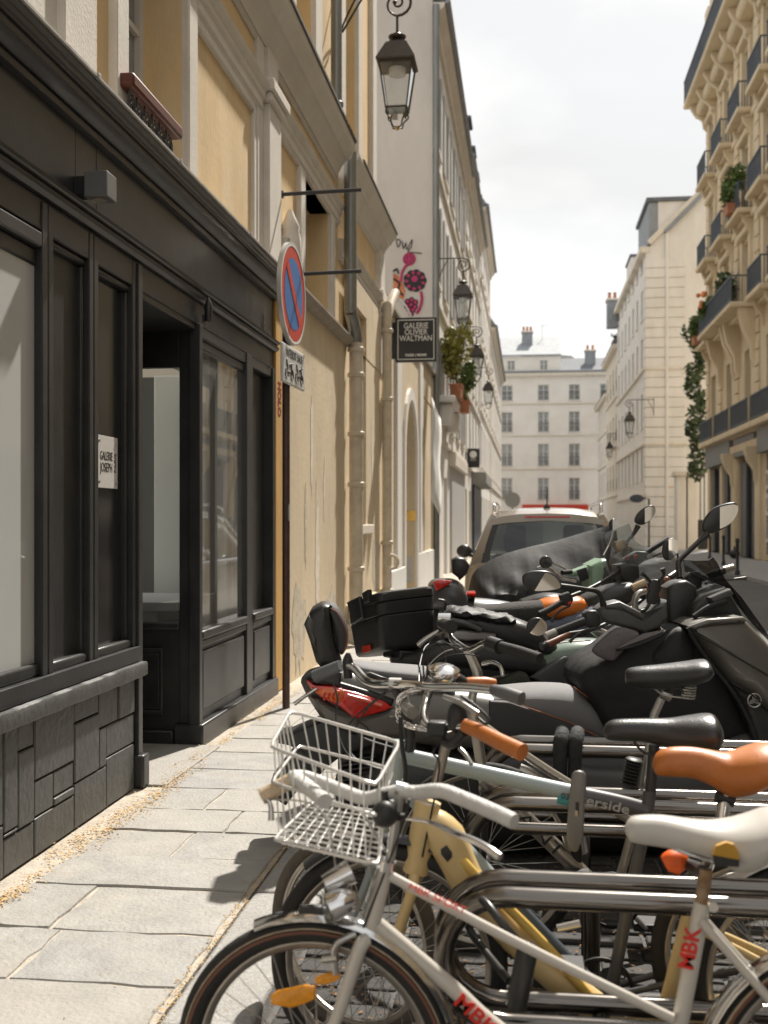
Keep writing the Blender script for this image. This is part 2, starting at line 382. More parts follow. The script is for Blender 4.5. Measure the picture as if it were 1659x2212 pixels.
glass('glass_lamp', (.9, .92, .92), .02, .6, haze=.12)
glass('glass_car', (.17, .20, .195), .01, 1.0)
glass('glass_screen', (.82, .85, .85), .03, .9, haze=.1)
glass('glass_smoke', (.3, .3, .29), .02, .8)
# ------------------------------------------------------------ ground
WX = -2.13; PZ0 = .08                                   # wall line, pavement height
def sheet(name, x0, x1, y0, y1, z, m, parent=None):
    o = G().quad((x0, y0, z), (x1, y0, z), (x1, y1, z), (x0, y1, z)).build(name, m, parent, smooth=0, base=(0, 0, 0)) if parent is None else G().quad((x0, y0, z), (x1, y0, z), (x1, y1, z), (x0, y1, z)).build(name, m, parent, smooth=0)
    if parent is None: o['kind'] = 'structure'
    return o
sheet('ground', -400, 400, -300, 900, -.02, mat('ground_far', (.2, .19, .18), .9))
road = sheet('road', -.82, 6.2, -30, 112, 0, 'asphalt')
pave = G().box(-14, -1.08, -20, 112, -.05, PZ0 - .0075).build('pavement', 'mortar', smooth=0, base=(0, 0, 0)); pave['kind'] = 'structure'
rpave = G().box(6.0, 30, -30, 112, -.05, .10).build('pavement', mat('pave_right', (.34, .33, .31), .8, var=.1, scale=2, bump=.3, bscale=40), smooth=0, base=(0, 0, 0)); rpave['kind'] = 'structure'
for i in range(40):
    g = G().box(5.72, 5.995, 12 + i * 1.5, 12 + i * 1.5 + 1.49, -.05, .105); g.build('kerb_stone', 'kerb_granite', rpave, bev=.015)
# setts of the parking strip next to the kerb (pieces in view near the bicycles)
sett_me = None
rs = random.Random(3)
y = 2.55
gg = G()
while y < 6.5:
    x = -.78
    while x < .9:
        w_ = .15 + rs.random() * .05; h_ = rs.uniform(-.006, .006)
        gg.box(x, x + w_ - .014, y, y + .105, -.03, .012 + h_); x += w_
    y += .12
gg.build('setts', 'sett', road, bev=.008, kind='stuff')
# slabs of the left pavement: courses across the pavement, split at random
def slab(x0, x1, y0, y1, m, z=PZ0):
    j = lambda: rs.uniform(-.012, .012)
    n = 5; P = []
    per = [(x0, y0), (x1, y0), (x1, y1), (x0, y1)]
    for k in range(4):
        a, b = per[k], per[(k + 1) % 4]
        for i in range(n):
            t = i / n; P.append(V((a[0] + (b[0] - a[0]) * t + (j() if i else 0) * .8, a[1] + (b[1] - a[1]) * t + (j() if i else 0) * .8, z)))
    zt = rs.uniform(-.003, .003); c = V(((x0 + x1) / 2, (y0 + y1) / 2, 0))
    R = [[p + V((0, 0, -.03)) for p in P], [p + V((0, 0, -.006 + zt)) for p in P], [p + (c - p).normalized() * .009 * 1 + V((0, 0, c.z * 0 + zt)) if False else V((p.x + (c.x - p.x) * .012, p.y + (c.y - p.y) * .02, z + zt)) for p in P]]
    g = G().loft(R, cap=False); g.f.append(tuple(range(len(g.v) - len(P), len(g.v))))
    return g.build('slab', m, pave, smooth=30)
ys = [1.9, 2.42, 2.93, 3.39, 3.83, 4.30, 4.70, 5.10, 5.49, 5.94, 6.42, 6.9, 7.34, 7.82, 8.3, 8.8, 9.3, 9.85, 10.4, 11, 11.6, 12.2, 12.9, 13.6, 14.4, 15.2, 16, 17, 18, 19, 20, 21.5, 23, 24.5, 26]
spl = [[-1.62], [-1.5], [-1.73], [-1.66], [-1.71], [], [-1.55], [-1.42], [-1.63], [-1.4], [], [-1.58, -1.3], [-1.7]]
for i in range(len(ys) - 1):
    cuts = spl[i] if i < len(spl) else ([rs.uniform(-1.75, -1.35)] if rs.random() < .8 else [])
    xs = [-1.99] + cuts + [-1.095]
    for a, b in zip(xs, xs[1:]):
        slab(a + .006, b - .006, ys[i] + .006, ys[i + 1] - .006, rs.choice(['slab_a', 'slab_a', 'slab_b', 'slab_c']))
y = 1.2
while y < 30:
    l_ = rs.uniform(.85, 1.25); g = G().box(-1.07, -.80, y, y + l_ - .012, -.05, PZ0 + .002 + rs.uniform(-.003, .003)); g.build('kerb_stone', 'kerb_granite', pave, bev=.018, seg=3); y += l_
# threshold stone of the shop entrance
BX('threshold', 'slab_c', pave, -3.35, -1.985, 5.96, 7.06, .04, PZ0 + .006, bev=.006)
# flower litter along the wall, the kerb and between the wheels
g = G()
def flake(x, y, z, s):
    a = rs.uniform(0, 6.28); t = rs.uniform(-.5, .5)
    ux, uy = math.cos(a) * s, math.sin(a) * s
    g.add([(x - ux, y - uy, z + .002), (x + uy * .5, y - ux * .5, z + .001 + abs(t) * s), (x + ux, y + uy, z + .003), (x - uy * .5, y + ux * .5, z + abs(t) * s * .6)], [(0, 1, 2), (0, 2, 3)])
cl = [(rs.uniform(-2.08, -1.93), rs.uniform(3.6, 9.6), rs.uniform(.02, .09)) for _ in range(50)] + [(-2.0, 5.2, .13), (-1.98, 5.5, .14), (-2.02, 4.9, .12), (-1.96, 5.75, .1), (-1.98, 6.1, .08)] * 2
for cx, cy, sp in cl:
    for _ in range(int(75 * sp / .1)):
        flake(rs.gauss(cx, sp * .38) if True else 0, rs.gauss(cy, sp * 1.4), PZ0 + rs.random() ** 2 * .012, rs.uniform(.004, .010))
for _ in range(1300): flake(-1.085 + rs.gauss(0, .016), rs.uniform(2.4, 9), PZ0 - .004 + rs.random() * .008, rs.uniform(.003, .008))
for _ in range(350): flake(rs.uniform(-2.0, -.85), rs.uniform(3, 9), PZ0 + .002, rs.uniform(.002, .006))
o = g.build('fallen_blossom', 'litter', smooth=0, base=(0, 0, 0)); setp(o, 'dry yellow blossom litter lying along wall foot and pavement joints', 'litter', kind='stuff')
g = G()
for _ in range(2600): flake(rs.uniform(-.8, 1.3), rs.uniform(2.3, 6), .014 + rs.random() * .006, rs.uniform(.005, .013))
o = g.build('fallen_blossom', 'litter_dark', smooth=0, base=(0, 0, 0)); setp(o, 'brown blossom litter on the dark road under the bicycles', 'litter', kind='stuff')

# ------------------------------------------------------------ the black shop
shop = thing('gallery_shopfront', 'black painted gallery shopfront with stone base at the left', 'shopfront', (WX, 6.5, PZ0))
BK = 'shop_black'
def sb(name, y0, y1, z0, z1, x0, x1=WX, m=BK, parent=None, bev=.005, **k): return BX(name, m, parent or shop, x0, x1, y0, y1, z0, z1, bev=bev, **k)
# stone base, block by block (running rows of uneven blocks, joints recessed)
sb('base_core', 2.2, 5.86, PZ0, .70, -2.4, WX - .035, m='shop_stone')
for y0, y1, z0, z1 in ((2.4, 3.1, .08, .69), (3.1, 3.8, .08, .36), (3.1, 3.8, .36, .69), (3.8, 4.33, .08, .30), (3.8, 4.12, .30, .69), (4.12, 4.33, .30, .69), (4.33, 4.46, .26, .69), (4.46, 4.62, .57, .69), (4.46, 4.62, .24, .57), (4.62, 5.05, .41, .69), (4.62, 4.82, .25, .41), (4.82, 5.05, .29, .41), (5.05, 5.36, .585, .69), (5.05, 5.36, .30, .585), (5.36, 5.63, .50, .69), (5.36, 5.46, .30, .50), (5.46, 5.87, .335, .50), (5.63, 5.87, .50, .69), (4.33, 4.62, .08, .24), (4.62, 5.05, .08, .25), (5.05, 5.46, .08, .30), (5.46, 5.87, .08, .335), (4.82, 5.05, .25, .29), (4.33, 4.46, .24, .26)):
    d = rs.uniform(-.006, .004); G().box(-2.3, WX + d, y0 + .004, y1 - .004, z0 + .004, z1 - .004).build('stone_block', 'shop_stone', shop, bev=.007, seg=3)
R = []; yy = 2.2
while yy < 5.945:
    j = lambda k: rs.uniform(-k, k)
    R.append([V((-2.3, yy, .695)), V((-2.088 + j(.002), yy, .696 + j(.002))), V((-2.083 + j(.0015), yy, .703 + j(.002))), V((-2.082 + j(.0015), yy, .764 + j(.002))), V((-2.088 + j(.0015), yy, .772 + j(.001))), V((-2.3, yy, .778))]); yy += .055
g = G().loft(R)
g.build('ledge', 'shop_stone', shop, smooth=50)
sb('sill_board', 2.2, 5.92, .778, .86, -2.3, -2.115)
# shop window (nearest bay)
sb('window_stile', 4.70, 4.755, .86, 2.97, -2.24, WX)
sb('window_rail', 2.2, 4.70, .86, .92, -2.24, WX - .015, bev=.012); sb('window_rail', 2.2, 4.70, 2.68, 2.76, -2.24, WX - .03, bev=.012); sb('window_rail', 2.2, 4.70, 2.76, 2.83, -2.24, WX, bev=.01)
G().quad((-2.17, 2.2, .9), (-2.17, 4.71, .9), (-2.17, 4.71, 2.7), (-2.17, 2.2, 2.7)).build('window_pane', 'glass_pale_reflection', shop, smooth=0)
sb('window_post', 1.9, 2.2, PZ0, 2.97, -2.3, WX)
# panelled bays
def panel_bay(y0, y1, z0, z1, back, m, st=.05):
    sb('bay_post', y0, y0 + st, z0, 2.97, -2.3, WX); sb('bay_post', y1 - st, y1, z0, 2.97, -2.3, WX)
    sb('panel_moulding', y0 + st, y0 + st + .025, z0 + .04, z1, -2.3, WX - .03, bev=.01); sb('panel_moulding', y1 - st - .025, y1 - st, z0 + .04, z1, -2.3, WX - .03, bev=.01)
    sb('panel_moulding', y0 + st, y1 - st, z1, z1 + .035, -2.3, WX - .02, bev=.012); sb('panel_moulding', y0 + st, y1 - st, z0, z0 + .045, -2.3, WX - .01, bev=.012)
    sb('bay_head', y0 + st, y1 - st, z1 + .035, 2.97, -2.3, WX - .004)
    return sb('panel', y0 + st, y1 - st, z0 + .03, z1 + .02, -2.34, back, m=m, bev=.002)
panel_bay(4.765, 5.285, .86, 2.80, WX - .055, BK)
panel_bay(5.295, 5.90, .86, 2.80, WX - .06, 'shop_gloss', st=.055)
# entrance corner post with its foot
sb('corner_post', 5.90, 5.965, PZ0, 2.97, -2.24, WX + .012); sb('post_foot', 5.885, 5.985, PZ0, .26, -2.26, WX + .045, bev=.012)
# far display bay: return face towards us, front face to the street
YR = 7.09
sb('bay_post', 7.07, 7.135, PZ0, 2.84, -2.2, WX + .006)
sb('bay_post', 8.335, 8.475, PZ0, 2.84, -2.2, WX); sb('bay_post', 9.19, 9.27, PZ0, 2.84, -2.26, WX + .006); sb('bay_post', 8.49, 8.545, PZ0, 2.84, -2.2, WX - .006)
sb('window_rail', 7.135, 8.335, 2.69, 2.76, -2.22, WX - .02, bev=.014); sb('window_rail', 7.135, 8.335, .76, .82, -2.26, WX + .01, bev=.014); sb('window_rail', 7.135, 9.19, 2.76, 2.838, -2.22, WX - .008, bev=.01)
sb('window_rail', 8.545, 9.19, .76, .82, -2.22, WX + .01, bev=.014)
G().quad((-2.17, 7.12, .8), (-2.17, 8.34, .8), (-2.17, 8.34, 2.7), (-2.17, 7.12, 2.7)).build('window_pane', 'glass_shop', shop, smooth=0)
for y0, y1 in ((7.135, 8.335), (8.545, 9.19)):
    sb('apron', y0, y1, .10, .76, -2.26, WX - .03); sb('apron_panel', y0 + .05, y1 - .05, .28, .68, -2.2, WX - .008, bev=.016)
    sb('panel_moulding', y0, y1, .71, .76, -2.2, WX - .004, bev=.01)
sb('plinth', 7.06, 9.30, PZ0 - .02, .215, -2.3, WX + .03, bev=.012)
sb('panel', 8.545, 9.19, .82, 2.76, -2.3, WX - .075, bev=.003)
# return face
sb('return_stile', YR, YR + .06, .2, 2.97, -2.27, WX - .012)
xl = -3.35
sb('return_rail', YR, YR + .05, 2.56, 2.97, xl, -2.27); sb('return_apron', YR + .012, YR + .06, .1, .83, xl, -2.27); sb('return_rail', YR - .006, YR + .05, .83, .88, xl, -2.27, bev=.01)
sb('return_panel', YR - .006, YR + .02, .30, .68, -2.98, -2.40, bev=.012); sb('return_moulding', YR - .014, YR, .68, .71, -3.0, -2.38, bev=.006); sb('return_moulding', YR - .014, YR, .27, .30, -3.0, -2.38, bev=.006); sb('return_moulding', YR - .014, YR, .30, .68, -2.405, -2.38, bev=.006)
sb('return_plinth', YR - .026, YR + .05, PZ0 - .02, .17, xl, -2.305, bev=.01)
G().quad((xl, YR + .02, .86), (-2.26, YR + .02, .86), (-2.26, YR + .02, 2.58), (xl, YR + .02, 2.58)).build('window_pane', 'glass_shop', shop, smooth=0)
# entrance soffit, inner door, side
sb('soffit', 5.965, YR, 2.80, 2.97, -3.4, WX - .02)
sb('inner_door', 5.9, YR, PZ0, 2.8, -3.46, -3.40, m='shop_gloss'); sb('recess_side', 5.90, 5.94, PZ0, 2.97, -3.4, -2.24)
sb('head_board', 2.2, 9.27, 2.84, 2.985, -2.36, WX - .008)
# moulding, fascia, cornice
def run(name, prof, y0, y1, m, parent, bev=0, xb=-2.4):
    P = [V((xb, y0, prof[0][1]))] + [V((x, y0, z)) for x, z in prof] + [V((xb, y0, prof[-1][1]))]
    return G().prism(P, (0, y1 - y0, 0)).build(name, m, parent, bev=bev, smooth=30)
run('fascia_moulding', [(-2.115, 2.985), (-2.095, 3.0), (-2.09, 3.02), (-2.11, 3.035), (-2.085, 3.05), (-2.08, 3.065), (-2.12, 3.075)], 2.0, 9.28, BK, shop)
for a, b in ((2.0, 5.08), (5.085, 5.34), (5.345, 8.3), (8.305, 9.28)): sb('fascia_board', a, b, 3.075, 3.44, -2.36, -2.14 + rs.uniform(-.001, .001), bev=.002)
run('cornice', [(-2.135, 3.425), (-2.105, 3.43), (-2.10, 3.455), (-2.115, 3.46), (-2.115, 3.475), (-2.07, 3.49), (-2.045, 3.515), (-2.04, 3.535), (-2.05, 3.545), (-2.05, 3.555), (-2.035, 3.56), (-2.035, 3.575), (-2.022, 3.58), (-2.022, 3.60), (-2.005, 3.61), (-2.005, 3.628)], 2.0, 9.36, BK, shop)
run('lead_flashing', [(-2.0, 3.626), (-1.994, 3.63), (-1.994, 3.643), (-2.006, 3.648)], 2.0, 9.36, mat('lead', (.40, .385, .36), .5, var=.2, scale=8, metal=.2), shop)
for y_ in (5.0, 6.25, 7.9): sb('flashing_clip', y_, y_ + .03, 3.622, 3.652, -2.06, -1.988, m='lead', bev=.003)
lettering('16', .185, (-2.1375, 8.9, 3.17), (0, 1, 0), (0, 0, 1), mat('text_pale', (.42, .41, .39), .6), shop, name='house_number', sx=.6)
G().lathe([(.02, 0), (.024, .05), (.03, .09), (.018, .13), (.004, .16)], (-2.075, 7.1, 2.86), n=10).build('finial', BK, shop)
sb('number_tag', 7.07, 7.15, 2.85, 2.90, -2.11, -2.096, bev=.002); lettering('16', .045, (-2.094, 7.11, 2.875), (0, 1, 0), (0, 0, 1), 'text_grey', shop)
# inside
room = thing('gallery_room', 'pale grey gallery interior seen through shop glass', 'room', (-4, 8, PZ0))
BX('floor', mat('floor_in', (.30, .30, .29), .6), room, -6.2, -2.32, YR + .1, 10.5, .05, .1, bev=0); BX('ceiling', 'interior', room, -2.7, -2.32, YR + .1, 10.5, 2.72, 2.8, bev=0)  # ceiling stops short: unseen opening added to bring daylight into the room
BX('far_wall', 'interior', room, -6.2, -2.3, 9.3, 9.4, .1, 2.72, bev=0); BX('back_wall', 'interior', room, -6.3, -6.2, YR + .1, 10.5, .1, .5, bev=0)  # back wall kept low, leaving an added opening for daylight
BX('grey_wall', mat('wall_greyin', (.11, .115, .11), .8, var=.04), room, -5.4, -3.02, 8.75, 8.85, .1, 2.72, bev=0)
BX('column', 'interior', room, -2.985, -2.55, 8.66, 9.0, .1, 2.72, bev=.01); BX('partition', 'interior', room, -3.42, -3.36, YR, 7.6, .1, 2.72, bev=0)
BX('post', 'interior', room, -2.46, -2.36, 8.6, 8.72, .1, 2.72)
desk = thing('white_desk', 'white desk standing inside the gallery behind the glass', 'desk', (-2.8, 7.9, PZ0))
BX('desk_top', 'white_paint', desk, -3.6, -2.42, 7.5, 8.5, .92, .98); BX('desk_leg', 'white_paint', desk, -2.7, -2.62, 7.6, 7.68, .1, .92); BX('desk_leg', 'white_paint', desk, -3.5, -3.42, 7.6, 7.68, .1, .92); BX('modesty_panel', 'interior_dark', desk, -3.55, -2.5, 8.3, 8.34, .15, .9)
room2 = thing('gallery_room', 'dim show room behind the large near shop window', 'room', (-4, 3.5, PZ0))
BX('floor', 'floor_in', room2, -6.2, -2.3, .5, 5.8, .05, .1, bev=0); BX('back_wall', mat('wall_pale', (.50, .52, .50), .8, var=.05), room2, -4.3, -4.2, .5, 5.8, .1, 2.9, bev=0); BX('end_wall', 'wall_pale', room2, -4.3, -2.35, 5.7, 5.8, .1, 2.9, bev=0); BX('ceiling', 'interior', room2, -4.3, -2.3, .5, 5.8, 2.84, 2.9, bev=0)
BX('pale_backing', 'wall_pale', room2, -2.62, -2.6, 2.3, 4.58, .9, 2.7, bev=0)  # pale sheet added behind the near pane to lighten the glass
# plaque and spot lamp
PQ = -2.178; pq0 = PX('A2', 537, 750, PQ); pq1 = PX('A2', 650, 1045, PQ)
pq = thing('name_plaque', 'white name plaque on black recessed panel beside gallery entrance', 'plaque', (PQ, pq0.y, pq1.z))
ya, yb, zb, zt = pq0.y - .01, pq1.y, pq1.z, PX('A2', 650, 765, PQ).z
BX('plate', mat('plaque_white', (.66, .64, .61), .3, var=.04), pq, PQ - .006, PQ, ya, yb, zb, zt, bev=.001)
cy, cz = (ya + yb) / 2, (zb + zt) / 2
lettering('GALERIE', .064, (PQ + .0005, cy - .012, cz + .030), (0, 1, 0), (0, 0, 1), 'text_black', pq, sx=.74); lettering('JOSEPH', .068, (PQ + .0005, cy - .012, cz - .030), (0, 1, 0), (0, 0, 1), 'text_black', pq, sx=.76)
lettering('PARIS', .042, (PQ + .0005, yb - .034, cz), (0, 0, 1), (0, -1, 0), 'text_black', pq)
for yy in (ya + .03, yb - .025):
    for zz in (zb + .03, zt - .03): G().cyl((PQ - .008, yy, zz), (PQ + .008, yy, zz), .008, 10).build('screw', 'grey_metal', pq)
lp = thing('spot_lamp', 'small grey box spot lamp on the black fascia', 'wall lamp', (-2.14, 5.07, 3.09))
BX('housing', mat('lamp_grey', (.16, .16, .16), .4, metal=.3), lp, -2.08, -1.965, 5.04, 5.165, 3.085, 3.205, bev=.004); BX('arm', 'black_paint', lp, -2.14, -2.07, 5.06, 5.145, 3.10, 3.19, bev=.002)
G().lathe([(.035, 0), (.035, .006)], (-2.03, 5.1, 3.08), n=16).build('lens', mat('lens', (.3, .27, .2), .2), lp)
# ------------------------------------------------------------ cream and ochre house over the shop
hs = thing('ochre_house', 'ochre and cream plastered house above and beside the black shop', 'building', (-3, 9, PZ0))
CS = 'cream_stone'
UX = -2.20
def hb(name, y0, y1, z0, z1, x1, m=CS, bev=.008, x0=-2.5, **k): return BX(name, m, hs, x0, x1, y0, y1, z0, z1, bev=bev, **k)
g = wallgrid(G(), FRL(UX), 1.0, 16.6, 3.60, 5.6, [(5.85, 6.92, 3.62, 5.3), (10.74, 12.2, 3.75, 4.97)], .32)
g.build('upper_wall', 'ochre', hs, smooth=0)
g = wallgrid(G(), FRL(WX), 9.75, 16.55, PZ0 - .05, 3.72, [(13.68, 14.7, 1.5, 3.72)], .26); g.build('ground_wall', 'beige_wall', hs, smooth=0)
g = wallgrid(G(), FRL(WX + .006), 13.2, 16.55, 3.72, 4.6, [(13.68, 14.7, 3.72, 4.25)], .26); g.build('ground_wall', 'beige_wall', hs, smooth=0)
hb('ochre_strip', 9.27, 9.76, PZ0, 3.64, WX + .012, m='ochre_deep', bev=.01)
lettering('HOLO', .17, (WX + .0135, 9.395, 2.6), (0, 0, -1), (0, 1, 0), mat('graffiti_red', (.28, .008, .015), .6), hs, name='graffiti', bold=.006, sx=.62)
q_ = random.Random(12)
for yc, zc_, rw, rh_, mm_ in ((10.3, .55, .35, .45, 'patch_a'), (11.2, 1.2, .12, .7, 'patch_b'), (10.9, 2.3, .06, .5, 'patch_b'), (12.0, .5, .5, .35, 'patch_a'), (11.6, 1.9, .03, .35, 'patch_b'), (10.6, 1.5, .05, .4, 'patch_a'), (15.6, .9, .3, .4, 'patch_a'), (15.3, 2.4, .1, .6, 'patch_b')):
    P = []
    for k in range(22): a_ = 2 * PI * k / 22; f_ = q_.uniform(.65, 1.15); P.append(V((WX + .002, yc + rw * f_ * math.cos(a_), zc_ + rh_ * f_ * math.sin(a_))))
    G().prism(P, (.0015, 0, 0)).build('plaster_patch', {'patch_a': mat('patch_a', (.56, .49, .385), .95, var=.25, scale=9, bump=.7, bscale=50), 'patch_b': mat('patch_b', (.78, .70, .58), .9, var=.15, scale=9, bump=.4, bscale=60)}[mm_], hs, smooth=0)
hb('base_course', 13.0, 16.5, PZ0 - .02, .55, WX + .03, m='beige_wall', bev=.02)
# order of the upper floor
hb('pilaster', 4.62, 5.42, 3.6, 5.45, -2.165); hb('pilaster_face', 4.93, 5.24, 3.6, 5.45, -2.125)
hb('window_trim', 5.66, 5.842, 3.6, 5.3, -2.15, bev=.012); hb('window_trim', 6.928, 7.12, 3.6, 5.3, -2.15, bev=.012)
hb('panel_trim', 7.12, 7.17, 3.6, 4.9, -2.17, bev=.01); hb('panel_trim', 8.72, 8.80, 3.6, 4.9, -2.17, bev=.01); hb('panel_trim', 7.12, 8.72, 4.84, 4.90, -2.165, bev=.01)
def entab(y0, y1, z0=4.90, k=1.0):
    run('entablature', [(-2.17, z0), (-2.165, z0 + .03), (-2.15, z0 + .04), (-2.15, z0 + .11), (-2.13, z0 + .13), (-2.13, z0 + .17), (-2.10, z0 + .2), (-2.09, z0 + .235), (-2.16, z0 + .25)], y0, y1, CS, hs, xb=-2.4)
entab(7.1, 8.95); entab(3.0, 5.9)
hb('pilaster', 8.82, 9.56, 3.6, 5.5, -2.165); hb('pilaster_face', 9.03, 9.47, 3.6, 5.02, -2.115); hb('capital', 8.98, 9.54, 5.02, 5.10, -2.085, bev=.02); hb('capital', 8.95, 9.60, 5.10, 5.20, -2.06, bev=.015); hb('pilaster_face', 9.06, 9.42, 5.2, 5.5, -2.13)
entab(9.6, 12.75, 4.97); hb('window_trim', 10.5, 10.72, 3.72, 4.97, -2.15, bev=.012); hb('window_trim', 12.22, 12.42, 3.72, 4.97, -2.15, bev=.012); hb('panel_trim', 9.58, 9.68, 3.7, 4.97, -2.17, bev=.01)
entab(12.9, 16.2, 4.62); hb('pilaster', 16.1, 16.55, 3.7, 5.5, -2.11); hb('capital', 16.02, 16.6, 4.75, 4.92, -2.07, bev=.02)
run('string_course', [(-2.12, 3.62), (-2.05, 3.64), (-2.02, 3.68), (-2.02, 3.70), (-2.14, 3.745)], 9.40, 13.12, mat('zinc_dull', (.33, .29, .24), .7, var=.15), hs)
# big coved cornice with its lead edge
run('eaves_cornice', [(-2.185, 5.46), (-2.165, 5.50), (-2.155, 5.50), (-2.14, 5.56), (-2.11, 5.62), (-2.07, 5.67), (-2.06, 5.69), (-2.04, 5.69), (-2.01, 5.745), (-1.97, 5.78), (-1.955, 5.80), (-1.945, 5.835), (-1.945, 5.86), (-2.2, 5.90)], 1.5, 12.62, CS, hs)
run('eaves_cornice', [(-2.185, 5.46), (-2.165, 5.50), (-2.155, 5.50), (-2.14, 5.56), (-2.11, 5.62), (-2.07, 5.67), (-2.06, 5.69), (-2.04, 5.69), (-2.01, 5.745), (-1.97, 5.78), (-1.955, 5.80), (-1.945, 5.835), (-1.945, 5.86), (-2.2, 5.90)], 12.9, 16.65, CS, hs)
run('roof_edge', [(-1.94, 5.855), (-1.925, 5.86), (-1.925, 5.89), (-2.3, 6.0)], 1.5, 12.55, mat('roof_edge', (.10, .09, .075), .8, var=.4, scale=14), hs)
run('roof_edge', [(-1.94, 5.855), (-1.925, 5.86), (-1.925, 5.88), (-2.3, 6.0)], 13.2, 16.65, 'roof_edge', hs)
# storey above
XB = -2.30
holes = [(7.2, 8.3, 6.7, 8.9), (10.75, 11.7, 6.5, 8.9), (13.75, 14.75, 6.5, 9.0)]
g = wallgrid(G(), FRL(XB), 1.0, 16.6, 5.9, 12.5, holes, .3); g.build('storey_wall', 'ochre', hs, smooth=0)
for y0, y1 in ((10.2, 10.72), (11.72, 12.1), (13.4, 13.72), (14.78, 15.1), (16.2, 16.6)): hb('pilaster', y0, y1, 5.95, 12.5, XB + .06, x0=XB - .1)
G().box(-6, -2.31, 16.58, 16.62, 3.0, 12.5).build('end_wall', 'mural_wall', hs, smooth=0)
for h in holes: window(hs, FRL(XB), (h[0] + h[1]) / 2, h[2], h[1] - h[0], h[3] - h[2], dep=.25, ang=ANL, sill=None)
G().box(-2.9, -2.2, 1, 16.6, 12.4, 12.5).build('roof', 'zinc', hs, smooth=0)  # only a narrow strip; the rest left open so daylight reaches the shop interior
# windows of the upper floor and the ground floor
window(hs, FRL(UX), 6.385, 3.63, 1.07, 1.67, dep=.30, ang=ANL, sill=None, gm='pane_light')
window(hs, FRL(UX), 11.47, 3.76, 1.46, 1.2, dep=.30, ang=ANL, sill=None, mull=3, trans=())
window(hs, FRL(WX), 14.19, 1.5, 1.02, 2.7, dep=.25, ang=ANL, sill=None)
hb('window_sill', 13.6, 14.85, 1.38, 1.5, WX + .09, m='beige_trim', bev=.01)
for i, y_ in enumerate((10.86, 11.0)): hb('shutter_bar', y_, y_ + .045, 3.76, 4.9, -2.21, m='black_paint', bev=.004, x0=-2.26)
# railing across the window above the shop
rl = thing('window_rail', 'dark red wooden handrail with iron scrollwork in the upper window', 'railing', (-2.1, 6.3, 3.65))
BX('handrail', 'wood_red', rl, -2.17, -2.075, 5.70, 6.56, 3.865, 3.945, bev=.018)
yy = 5.75
while yy < 6.5:
    g = G(); c = V((-2.12, yy + .055, 3.775))
    for sgn in (1, -1):
        P = [c + V((0, sgn * (.012 + .0042 * k) * math.cos(k * .62), (.012 + .0042 * k) * math.sin(k * .62) * sgn * 1.15)) for k in range(14)]; g.tube(P, .006, 6)
    g.tube([(-2.12, yy - .005, 3.66), (-2.12, yy - .005, 3.87)], .006, 6)
    g.ball(c + V((.01, 0, 0)), .015, 8, 5); g.build('scroll', 'iron', rl); yy += .125
BX('lower_rail', 'iron', rl, -2.135, -2.105, 5.72, 6.54, 3.655, 3.675)
# small plaster urn shape at the edge of the window recess
g = G().lathe([(.05, 0), (.09, .05), (.075, .12), (.10, .2), (.10, .36), (.08, .42), (.09, .46), (.05, .55), (.02, .62)], (-2.13, 9.9, 3.75), n=14); o = g.build('plaster_finial', CS, None); setp(o, 'cream plaster finial standing on string course behind round traffic sign', 'finial')
# downpipes
def collar(p, c, r, m): G().lathe([(r, 0), (r * 1.18, .01), (r * 1.18, .05), (r, .06)], c, n=14).build('collar', m, p)
dp = thing('downpipe', 'thick downpipe, grey zinc above and cream iron below, beside the near window', 'downpipe', (-2.02, 13.0, PZ0))
G().tube(crv([(-2.03, 12.75, 5.82), (-2.03, 12.75, 5.2), (-2.03, 12.75, 4.12), (-2.03, 12.77, 3.98), (-2.02, 12.9, 3.86), (-2.01, 13.02, 3.74), (-2.01, 13.05, 3.62)], 6), .075, 14).build('zinc_pipe', 'pipe_zinc', dp)
G().tube([(-2.01, 13.05, 3.66), (-2.01, 13.05, .55)], .082, 14).build('iron_pipe', 'pipe_cream', dp)
for z_ in (3.55, 3.25, 2.55, 1.95, .95): collar(dp, V((-2.01, 13.05, z_)), .088, 'pipe_cream')
g = G().lathe([(.13, 0), (.10, .1), (.09, .22)], (-2.01, 13.05, .32), n=14); g.build('pipe_foot', 'pipe_cream', dp)
g = G().lathe([(.14, 0), (.14, .05), (.10, .06), (.09, .04), (.04, .045)], (-2.01, 12.98, .22), (.3, -1, 0), n=18); g.build('inspection_cap', 'pipe_cream', dp)
up = thing('downpipe', 'slim grey zinc downpipe on the storey above the eaves cornice', 'downpipe', (-2.2, 12.5, 5.9))
G().tube([(-2.17, 12.6, 5.9), (-2.17, 12.6, 12.4)], .065, 12).build('pipe', 'pipe_zinc', up)
for z_ in (6.3, 8.0, 9.8): collar(up, V((-2.17, 12.6, z_)), .07, 'pipe_zinc')
d2 = thing('downpipe', 'cream iron downpipe with slanted head at the end of the ochre house', 'downpipe', (-2.03, 16.1, PZ0))
G().tube(crv([(-1.97, 16.7, 5.0), (-2.0, 16.45, 4.8), (-2.03, 16.2, 4.55), (-2.03, 16.15, 4.35), (-2.03, 16.15, .2)], 5), .072, 12).build('pipe', 'pipe_cream', d2)
for z_ in (4.3, 3.3, 1.2, .5): collar(d2, V((-2.03, 16.15, z_)), .08, 'pipe_cream')
g = G().ring((-1.96, 16.1, .95), .1, .025, (.4, -1, 0), 20, 8); g.build('ring_clamp', 'pipe_cream', d2)
